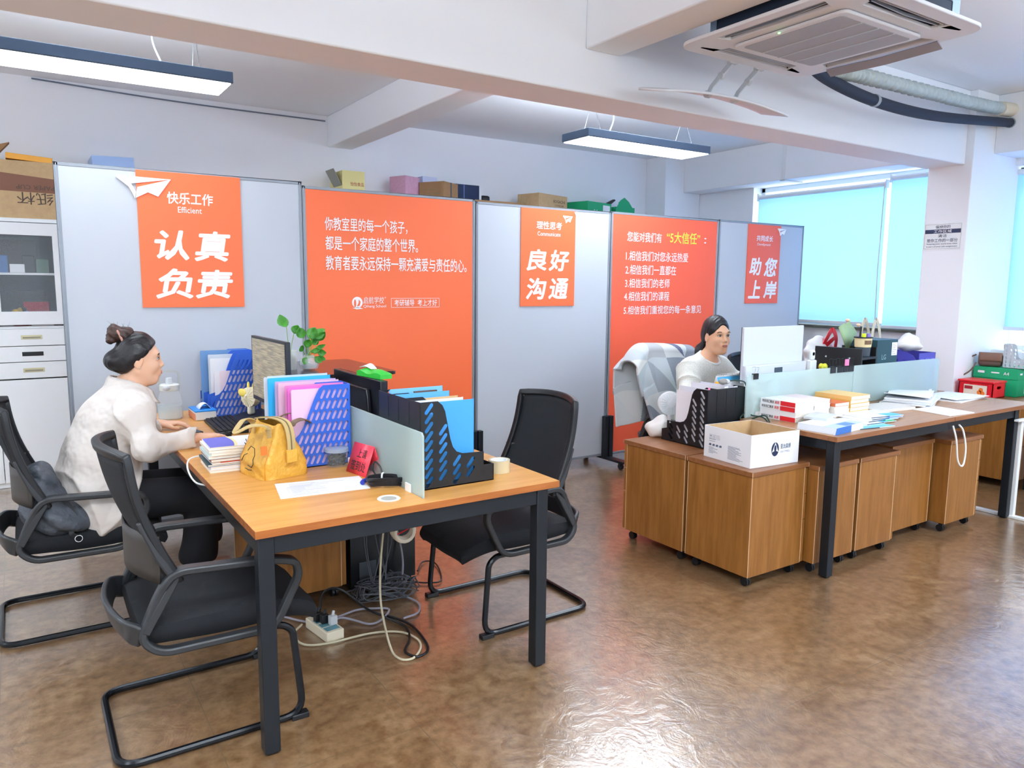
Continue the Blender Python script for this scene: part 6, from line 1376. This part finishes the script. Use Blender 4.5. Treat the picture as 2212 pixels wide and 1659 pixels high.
m = MB(); surf(m, [('+', q_ell((0, 0, .285), (.08, .1, .04)), 0), ('+', q_ell((.02, 0, .32), (.065, .06, .05)), .03)], (-.12, -.14, .22), (.12, .14, .4), .008, lambda P: .008*np.sin(P[:, 1]*50+P[:, 2]*60)*np.sin(P[:, 0]*55)); o = m.build('white_bag', mat('tissue plastic', 'eae8e4', .4), angle=180); o.location = (5.43, 2.98, .80); tag(o, 'crumpled white plastic bag lying in the violet basket', 'bag')
t = thing('gift_bag', 'pale olive paper bag with beige handles between the dark carton and the basket', 'bag', (5.42, 3.26, .761))
m = MB(); m.prism_y([(-.09, 0), (.09, 0), (.1, .33), (-.1, .33)], -.05, .05); m.build('body', mat('olive paper', 'c6cbA0'.lower(), .6), t, bevel=.003)
for y in (-.045, .045): MB().sweep(catmull([(-.06, y, .3), (-.055, y, .42), (-.02, y, .5), (.03, y, .42), (.06, y, .3)], 6), .004, .03, (1, 0, .3)).build('handle', mat('beige ribbon', 'cfc6ae', .6), t)
t = thing('plastic_bag', 'white plastic bag with red handles behind the black shelf', 'bag', (4.78, 3.25, .761))
m = MB(); surf(m, [('+', q_ell((0, 0, .17), (.17, .07, .2)), 0), ('+', q_ell((-.06, 0, .3), (.1, .05, .09)), .05), ('-', q_box((0, 0, -.1), (.5, .5, .1)), .01)], (-.22, -.12, -.02), (.22, .12, .44), .009, lambda P: .01*np.sin(P[:, 0]*40+P[:, 2]*30)*np.sin(P[:, 2]*35)); m.build('body', mat('white polythene', 'eef0f2', .3, alpha=.85), t, angle=180)
MB().sweep(catmull([(-.06, -.05, .30), (-.02, -.06, .38), (.04, -.06, .44), (.09, -.06, .38), (.1, -.05, .3)], 6), .003, .035, (1, 0, .2)).build('handle', RED, t); MB().sweep(catmull([(-.02, -.055, .33), (.04, -.065, .37), (.09, -.055, .385)], 6), .003, .03, (0, 0, 1)).build('handle', RED, t)
t = thing('phone_stand', 'tall white plastic device stand behind the divider, beside the white monitor', 'stand', (4.30, 2.98, .761))
MB().box(-.032, .032, -.018, .018, 0, .27).build('body', WHITEP, t, bevel=.008); MB().box(-.022, .022, -.012, .012, .27, .335).build('cap', WHITEP, t, bevel=.01); MB().lathe([(0, 0), (.012, 0)], 16, T=Tm((0, -.0125, .31), rx=PI/2)).build('port', GREYW, t)
o = MB().box(-.04, .04, -.03, .03, 0, .20).build('small_carton', KRAFTD, bevel=.002); o.location = (4.44, 2.99, .761); tag(o, 'small brown carton beside the tall white stand', 'box')
o = MB(); surf(o, [('+', q_ell((0, 0, .0), (.035, .025, .02)), 0)], (-.05, -.04, -.03), (.05, .04, .03), .005, lambda P: .006*np.sin(P[:, 0]*150)*np.sin(P[:, 1]*120)); o = o.build('yellow_wrapper', mat('yellow green foil', 'd2d23c', .3), angle=180); o.location = (4.44, 2.99, .978); tag(o, 'crumpled yellow wrapper on the small brown carton', 'wrapper')
# window corner: crate, green carton, satchel, rack, screen
t = thing('fruit_crate', 'red plastic fruit crate with an orange label beside the column', 'crate', (6.305, 2.845, .661)); RC = mat('red plastic', 'd9202c', .35)
m = MB()
for a, b, c, d in ((-.1, -.094, -.125, .125), (.094, .1, -.125, .125)): m.box(a, b, c, d, 0, .115)
cutplate(m, [(-.1, 0), (.1, 0), (.1, .115), (-.1, .115)], [slot(0, .08, .07, .022, 0)], .006, Matrix.Translation((0, -.122, 0)) @ Matrix.Rotation(PI/2, 4, 'X')); m.box(-.1, .1, .119, .125, 0, .115); m.box(-.1, .1, -.125, .125, 0, .006); m.build('body', RC, t, smooth=False)
MB().box(-.108, .108, -.133, .133, .115, .13).build('lid', RC, t, bevel=.003); m = MB()
for k in range(9): m.box(-.1022, -.1, -.12+.028*k, -.115+.028*k, .005, .11)
m.build('rib', RC, t); T = side_T('-x', .1, .125, .0035); m = MB(); patch(m, -.085, .085, .02, .095, T); m.build('label_sheet', mat('cream print', 'efe0cc', .5), t, smooth=False); T = side_T('-x', .1, .125, .004); m = MB(); patch(m, -.08, -.02, .06, .085, T); m.build('label_red_band', mat('dark red print', 'a3202a', .5), t, smooth=False)
m = MB(); [m.add([(cx+.016*math.cos(a), cz+.016*math.sin(a), 0) for a in np.linspace(0, 2*PI, 17)[:-1]], [list(range(16))], T) for cx, cz in ((.03, .04), (.055, .035), (.042, .06))]; m.build('label_orange', mat('orange fruit print', 'ee7a2c', .5), t, smooth=False)
t = carton('paper_carton', 'green lidded carton marked A4 behind the red crate', (6.63, 2.825, .661), 0, .33, .32, .215, GREEN, lid=.38); T = side_T('-y', .169, .164, .002); m = MB(); text_fit(m, 'A4', -.05, -.015, .165, .19, .02, T=T); patch(m, -.14, -.1, .172, .186, T); m.build('lettering', WHITE, t, smooth=False); T = side_T('-x', .169, .164, .002); m = MB(); text_fit(m, 'A4', .06, .1, .165, .19, .02, T=T); patch(m, -.13, -.08, .17, .188, T); patch(m, -.03, .03, .174, .184, T); m.build('lettering', WHITE, t, smooth=False); m = MB(); patch(m, -.04, .1, .02, .09, side_T('-y', .165, .16)); m.build('sticker', WHITE, t, smooth=False)
t = thing('satchel', 'small brown leather satchel on top of the green carton', 'bag', (6.52, 2.895, .88), -PI/2+.35); LE = mat('brown leather', '5d473f', .5, bump=.3, bscale=120)
m = MB(); surf(m, [('+', q_box((0, 0, .055), (.085, .04, .055), .03), 0)], (-.13, -.07, -.02), (.13, .07, .13), .006); m.build('body', LE, t, angle=180); m = MB(); m.grid(lambda u, v: (-.08+.16*u, -.046-.004*math.sin(PI*v)+(.09*(1-v) if v < .0 else 0), .115-.07*v), 10, 5); m.build('flap', mat('tan leather', '77594a', .5), t, solid=.004)
MB().tube(catmull([(-.1, 0, .09), (-.17, -.03, .05), (-.22, -.08, -.03), (-.26, -.1, -.1), (-.2, -.12, -.088), (-.13, -.1, -.04), (-.09, -.06, .03)], 7), .006, 6).build('strap', LE, t)
t = rack('file_rack', 'grey plastic file rack on the green carton at the window', (6.50, 2.795, .88), -PI/2, .08, .155, .19, 1, OUT_T, mat('grey rack plastic', 'b9bfc4', .4), lambda D, H: [slot(.02+c*.032, .02+r*.03, .024, .012, math.radians(100)) for c in range(6) for r in range(6)], 'plastic file racks', .05)
o = MB().box(-.1, .1, -.09, .09, 0, .04).build('white_router', WHITEP, bevel=.008); o.location = (6.74, 2.88, .88); o.rotation_euler = (0, 0, .1); o.scale = (.8, 1, 3.2); tag(o, 'white box standing on the green carton at the window', 'box')
t = thing('window_desk', 'desk along the window beneath the standing screen', 'desk', (6.53, 1.7, 0))
MB().box(-.3, .3, -.75, .78, .735, .76).build('tabletop', DESK2E, t, bevel=.001)
for x in (-.28, .23):
    for y in (-.73, .72): MB().box(x, x+.05, y, y+.05, 0, .735).build('leg', BLACKM, t, bevel=.002)
monitor('computer_monitor', 'lit monitor at the window edge of the picture', (6.62, 2.40, .76), -PI/2-.12, .62, .34, .26, mat('monitor blue black', '20304e', .3), mat('pale lit screen', 'cfd6ea', .3, emit=.7), 'computer monitors')

# ------------------------------------------------------------------ cabinets behind the boards and the boxes on them
CABW = mat('cabinet white', 'eef1f3', .4)
def cabinet(x0, x1, label, detail=True):
    t = thing('filing_cabinet', label, 'cabinet', ((x0+x1)/2, 6.42, 0), 0, 'white filing cabinets'); W = (x1-x0)/2
    m = MB(); m.box(-W, -W+.02, 0, .4, 0, 1.93); m.box(W-.02, W, 0, .4, 0, 1.93); m.box(-W, W, .38, .4, 0, 1.93); m.box(-W, W, 0, .4, 1.905, 1.93); m.box(-W, W, 0, .4, 0, .06); m.box(-W, W, .005, .38, 1.15, 1.17); m.build('carcass', CABW, t, bevel=.002)
    if detail: q = MB(); q.box(-W+.021, W-.021, .365, .379, 1.171, 1.904); q.box(-W+.0205, -W+.022, .02, .37, 1.171, 1.904); q.box(W-.022, W-.0205, .02, .37, 1.171, 1.904); q.build('inner_shade', mat('painted inner shade', '4d565e', .5), t)  # dark sheets paint in the shade inside the white carcass
    if not detail: MB().box(-W+.002, W-.002, -.015, 0, .02, 1.91).build('front', CABW, t); return t
    MB().box(-W+.02, W-.02, .01, .375, 1.535, 1.55).build('shelf_board', CABW, t)
    for s, (a, b) in enumerate(((-W+.022, -.002), (.002, W-.002))):
        d = MB(); fr = .055
        d.box(a, b, -.018, 0, 1.815, 1.9); d.box(a, b, -.018, 0, 1.18, 1.275); d.box(a, a+fr, -.018, 0, 1.275, 1.815); d.box(b-fr, b, -.018, 0, 1.275, 1.815); q = d.build('door', CABW, t, bevel=.002)
        MB().box(a+fr, b-fr, -.011, -.007, 1.275, 1.815).build('glass', mat('cabinet glass', 'c8d2d8', .05, alpha=.12), q)
        MB().box(b-.03 if s == 0 else a+.02, b-.015 if s == 0 else a+.035, -.03, -.018, 1.5, 1.56).build('handle', CHROME, q)
        for k, (z0, z1) in enumerate(((1.03, 1.15), (.915, 1.025), (.795, .91))):
            dr = MB().box(a, b, -.016, 0, z0, z1).build('drawer', CABW, t, bevel=.002); c = (a+b)/2; zc = (z0+z1)/2
            MB().box(c-.065, c+.065, -.0185, -.016, zc-.014, zc+.016).build('pull', mat('brass trim', 'cfc6a0', .3, .6) if k != 1 else BLACKP, dr, bevel=.002); MB().box(c-.055, c+.055, -.019, -.0165, zc-.008, zc+.004).build('pull_recess', mat('pull recess', '8f8a78', .4) if k != 1 else BLACKP, dr)
            for j in range(2): MB().box(c-.21+.07*j, c-.18+.07*j, -.0175, -.016, zc-.008, zc+.012).build('sticker', WHITE, dr)
        MB().box(a, b, -.016, 0, .04, .785).build('door', CABW, t, bevel=.002)
        MB().box((a+.02) if s else (b-.05), (a+.05) if s else (b-.02), -.02, -.016, .43, .53).build('door_pull', mat('brass trim', 'cfc6a0', .3, .6), t, bevel=.003)
    return t
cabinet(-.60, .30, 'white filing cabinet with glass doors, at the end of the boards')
for k, x in enumerate((.31, 1.22, 2.13, 3.04, 3.95, 4.86)): cabinet(x, x+.9, ('white cabinet behind the board with the large poster', 'white cabinet behind the joint by the plants', 'white cabinet under the pale yellow carton', 'white cabinet under the pink and brown cartons', 'white cabinet under the tan carton', 'white cabinet under the green cartons')[k], False)
def small(name, label, cat, c, s, col, group='things inside the glass cabinet', rough=.5):
    o = MB().box(-s[0]/2, s[0]/2, -s[1]/2, s[1]/2, 0, s[2]).build(name, mat('small '+col, col, rough), bevel=.003); o.location = c; return tag(o, label, cat, group)
small('storage_box', 'dark red box on the lower shelf of the glass cabinet', 'box', (.12, 6.55, 1.17), (.16, .12, .17), '8f2434'); small('storage_box', 'white pack beneath the dark red box in the glass cabinet', 'box', (.15, 6.47, 1.17), (.14, .05, .05), 'eef0f2')
t = thing('candy_jar', 'dark red jar of coloured sweets in the glass cabinet', 'jar', (.02, 6.49, 1.171), 0, 'things inside the glass cabinet'); MB().lathe([(0, 0), (.05, 0), (.055, .06), (.05, .065), (0, .065)], 20).build('body', mat('dark red jar', '7a2028', .3), t)
for k, (x, z_, c) in enumerate(((-.02, .08, 'f0cf1e'), (.03, .09, '2c86d8'), (.0, .11, 'a88a2c'), (-.03, .1, 'c9a227'), (.02, .115, '3a3a34'))): MB().ell((x, 0, z_), (.022, .02, .02), 10, 8).build('sweet', mat('sweet '+c, c, .3), t)
small('storage_box', 'black box with brown dots on the upper cabinet shelf', 'box', (.09, 6.5, 1.551), (.075, .08, .12), '2b2a2c'); small('storage_box', 'white card box on the upper cabinet shelf', 'box', (.02, 6.48, 1.551), (.09, .06, .06), 'e8ecee'); small('storage_box', 'green and grey carton on the upper cabinet shelf', 'box', (.175, 6.5, 1.551), (.08, .08, .10), '4f6a5c')
small('drink_can', 'blue can on the upper cabinet shelf', 'can', (-.06, 6.48, 1.551), (.05, .05, .12), '3b6fae'); small('storage_box', 'dark carton at the back of the upper cabinet shelf', 'box', (.02, 6.68, 1.551), (.26, .1, .24), '3a3034'); small('storage_box', 'dark grey carton at the back of the lower cabinet shelf', 'box', (.03, 6.7, 1.171), (.3, .1, .25), '3c444a')
# cartons on the cabinets
def print_on(t, face, W, D, items, m, patches=(), name='lettering'):
    q = MB(); T = side_T(face, W, D)
    for s, a, b, c, d, bo in items: text_fit(q, s, a, b, c, d, bo, T=T)
    for a, b, c, d in patches: patch(q, a, b, c, d, T)
    if q.v: q.build(name, m, t, smooth=False)
t = carton('cardboard_carton', 'tan paper cup carton upside down on the glass cabinet', (.03, 6.62, 1.931), 0, .52, .36, .40, KRAFT)
BR = mat('brown print', '6d5a50', .7); q = MB(); T = side_T('-y', .26, .18); q.add([(-.26, .19, 0), (.26, .185, 0), (.26, .285, 0), (-.1, .315, 0), (-.26, .27, 0)], [(0, 1, 2, 3, 4)], side_T('-y', .26, .18, .001)); q.build('brown_band', BR, t, smooth=False)
q = MB(); text_fit(q, '纸杯', -.24, -.02, -.185, -.1, -.004, T=T @ Matrix.Rotation(PI, 4, 'Z')); q.build('lettering', mat('dark brown print', '4e4038', .7), t, smooth=False)
q = MB(); text_fit(q, 'PAPER CUP', -.25, -.02, -.235, -.205, 0, T=side_T('-y', .26, .18, .0018) @ Matrix.Rotation(PI, 4, 'Z')); q.build('lettering', mat('dark brown print', '4e4038', .7), t, smooth=False)
o = MB().box(-.14, .14, -.15, .15, 0, .04).build('file_box', mat('amber file', 'f0a838', .5), bevel=.003); o.location = (.14, 6.6, 2.335); o.rotation_euler = (0, .06, 0); tag(o, 'flat amber file box on the paper cup carton', 'file box')
o = MB().prism_y([(-.12, 0), (.0, .02), (.06, .09), (-.12, .03)], -.05, .05).build('folded_board', KRAFTD); o.location = (-.03, 6.6, 2.378); tag(o, 'folded scrap of brown board behind the amber file box', 'board')
t = carton('flat_box', 'flat pale blue box lying high on the cabinet behind the first board', (.67, 6.60, 2.33), 0, .28, .34, .085, mat('pale blue box', '9db9e6', .4)); t.rotation_euler = (0, -.03, .0)
t2 = carton('flat_box', 'plain brown carton beneath the pale blue box', (.67, 6.62, 1.931), 0, .4, .34, .395, KRAFTD)
t = carton('cardboard_carton', 'open pale yellow carton with red lettering', (2.565, 6.62, 1.931), 0, .21, .3, .55, mat('pale yellow board', 'e6dc96', .6)); print_on(t, '-y', .105, .15, [('怡怡食品', -.03, .095, .42, .455, .01)], mat('brick print', 'b0503c', .6)); print_on(t, '-y', .105, .15, [], mat('orange band', 'e0b23c', .6), ((-.1, .1, .36, .385),), 'yellow_band')
m = MB(); m.prism_y([(-.105, .42), (-.111, .42), (-.185, .555), (-.178, .56)], -.14, .05); m.build('flap', mat('grey board', '8d8f86', .7), t)
t = carton('cardboard_carton', 'pink spotted carton behind the brown taped one', (3.15, 6.66, 1.931), .4, .2, .2, .565, mat('pink board', 'dcaac6', .6, var=.15, vscale=40)); 
t = carton('cardboard_carton', 'small lavender box beside the pink spotted carton', (3.44, 6.76, 1.931), 0, .16, .12, .60, mat('lavender board', 'cdd3ee', .5))
t = carton('cardboard_carton', 'brown carton with a taped seam, tilted on the cabinet', (3.45, 6.54, 1.931), .55, .27, .27, .52, KRAFTD); print_on(t, '-y', .135, .135, [], mat('dark tape', '4a4a4c', .4), ((-.012, .012, 0, .52),), 'tape'); print_on(t, '-x', .135, .135, [], mat('pale print brown', '8b7350', .7), ((-.12, .1, .4, .42), (-.12, .05, .44, .455), (-.1, .11, .36, .38)), 'printing')
t = carton('gift_box', 'glossy dark blue gift box with a white edge', (3.80, 6.70, 1.931), 0, .30, .16, .545, mat('gloss dark blue', '14264a', .12)); MB().box(.15, .175, -.08, .08, 0, .545).build('edge', WHITEP, t); MB().box(-.03, -.02, -.0815, -.08, .2, .545).build('ribbon', mat('ribbon blue', '5566a0', .3), t)
o = MB().box(-.05, .05, -.05, .05, 0, .46).build('black_case', BLACKP, bevel=.02); o.location = (4.05, 6.7, 1.931); tag(o, 'small black case beside the glossy dark blue box', 'case')
t = carton('cardboard_carton', 'long flat brown carton lying on the cabinet', (4.08, 6.52, 1.931), -.02, .62, .18, .385, KRAFTD)
t = carton('cardboard_carton', 'tan carton with black lettering and a white sticker', (4.72, 6.60, 1.931), .3, .50, .28, .50, KRAFT); print_on(t, '-y', .25, .14, [('BOGACHI', .0, .2, .42, .45, .02), ('15006208', .03, .18, .385, .405, 0), ('原木', -.17, -.04, .27, .36, .01)], mat('dark brown print', '4e4038', .7)); print_on(t, '+x', .25, .14, [], WHITE, ((-.11, -.06, .4, .46),), 'sticker'); print_on(t, '+x', .25, .14, [], mat('pale print brown', '8b7350', .7), ((-.12, .08, .3, .31), (-.12, .06, .33, .34), (.03, .12, .42, .44)), 'printing')
q = carton('cardboard_carton', 'green carton with a white label, beside the tan one', (5.36, 6.62, 1.931), .25, .44, .3, .465, GREEN); print_on(q, '-y', .22, .15, [('A4', -.12, -.04, .355, .385, .01)], WHITE, ((.06, .19, .36, .44),))
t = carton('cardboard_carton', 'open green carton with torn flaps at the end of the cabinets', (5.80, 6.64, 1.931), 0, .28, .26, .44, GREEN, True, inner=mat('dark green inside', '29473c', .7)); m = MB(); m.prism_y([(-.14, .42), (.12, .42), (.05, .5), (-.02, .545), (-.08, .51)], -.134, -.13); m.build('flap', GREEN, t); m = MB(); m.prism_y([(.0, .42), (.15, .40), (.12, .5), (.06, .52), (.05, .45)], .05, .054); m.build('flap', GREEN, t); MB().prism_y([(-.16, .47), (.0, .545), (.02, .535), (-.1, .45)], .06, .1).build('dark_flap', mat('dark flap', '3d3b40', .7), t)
bpy.context.view_layer.update()
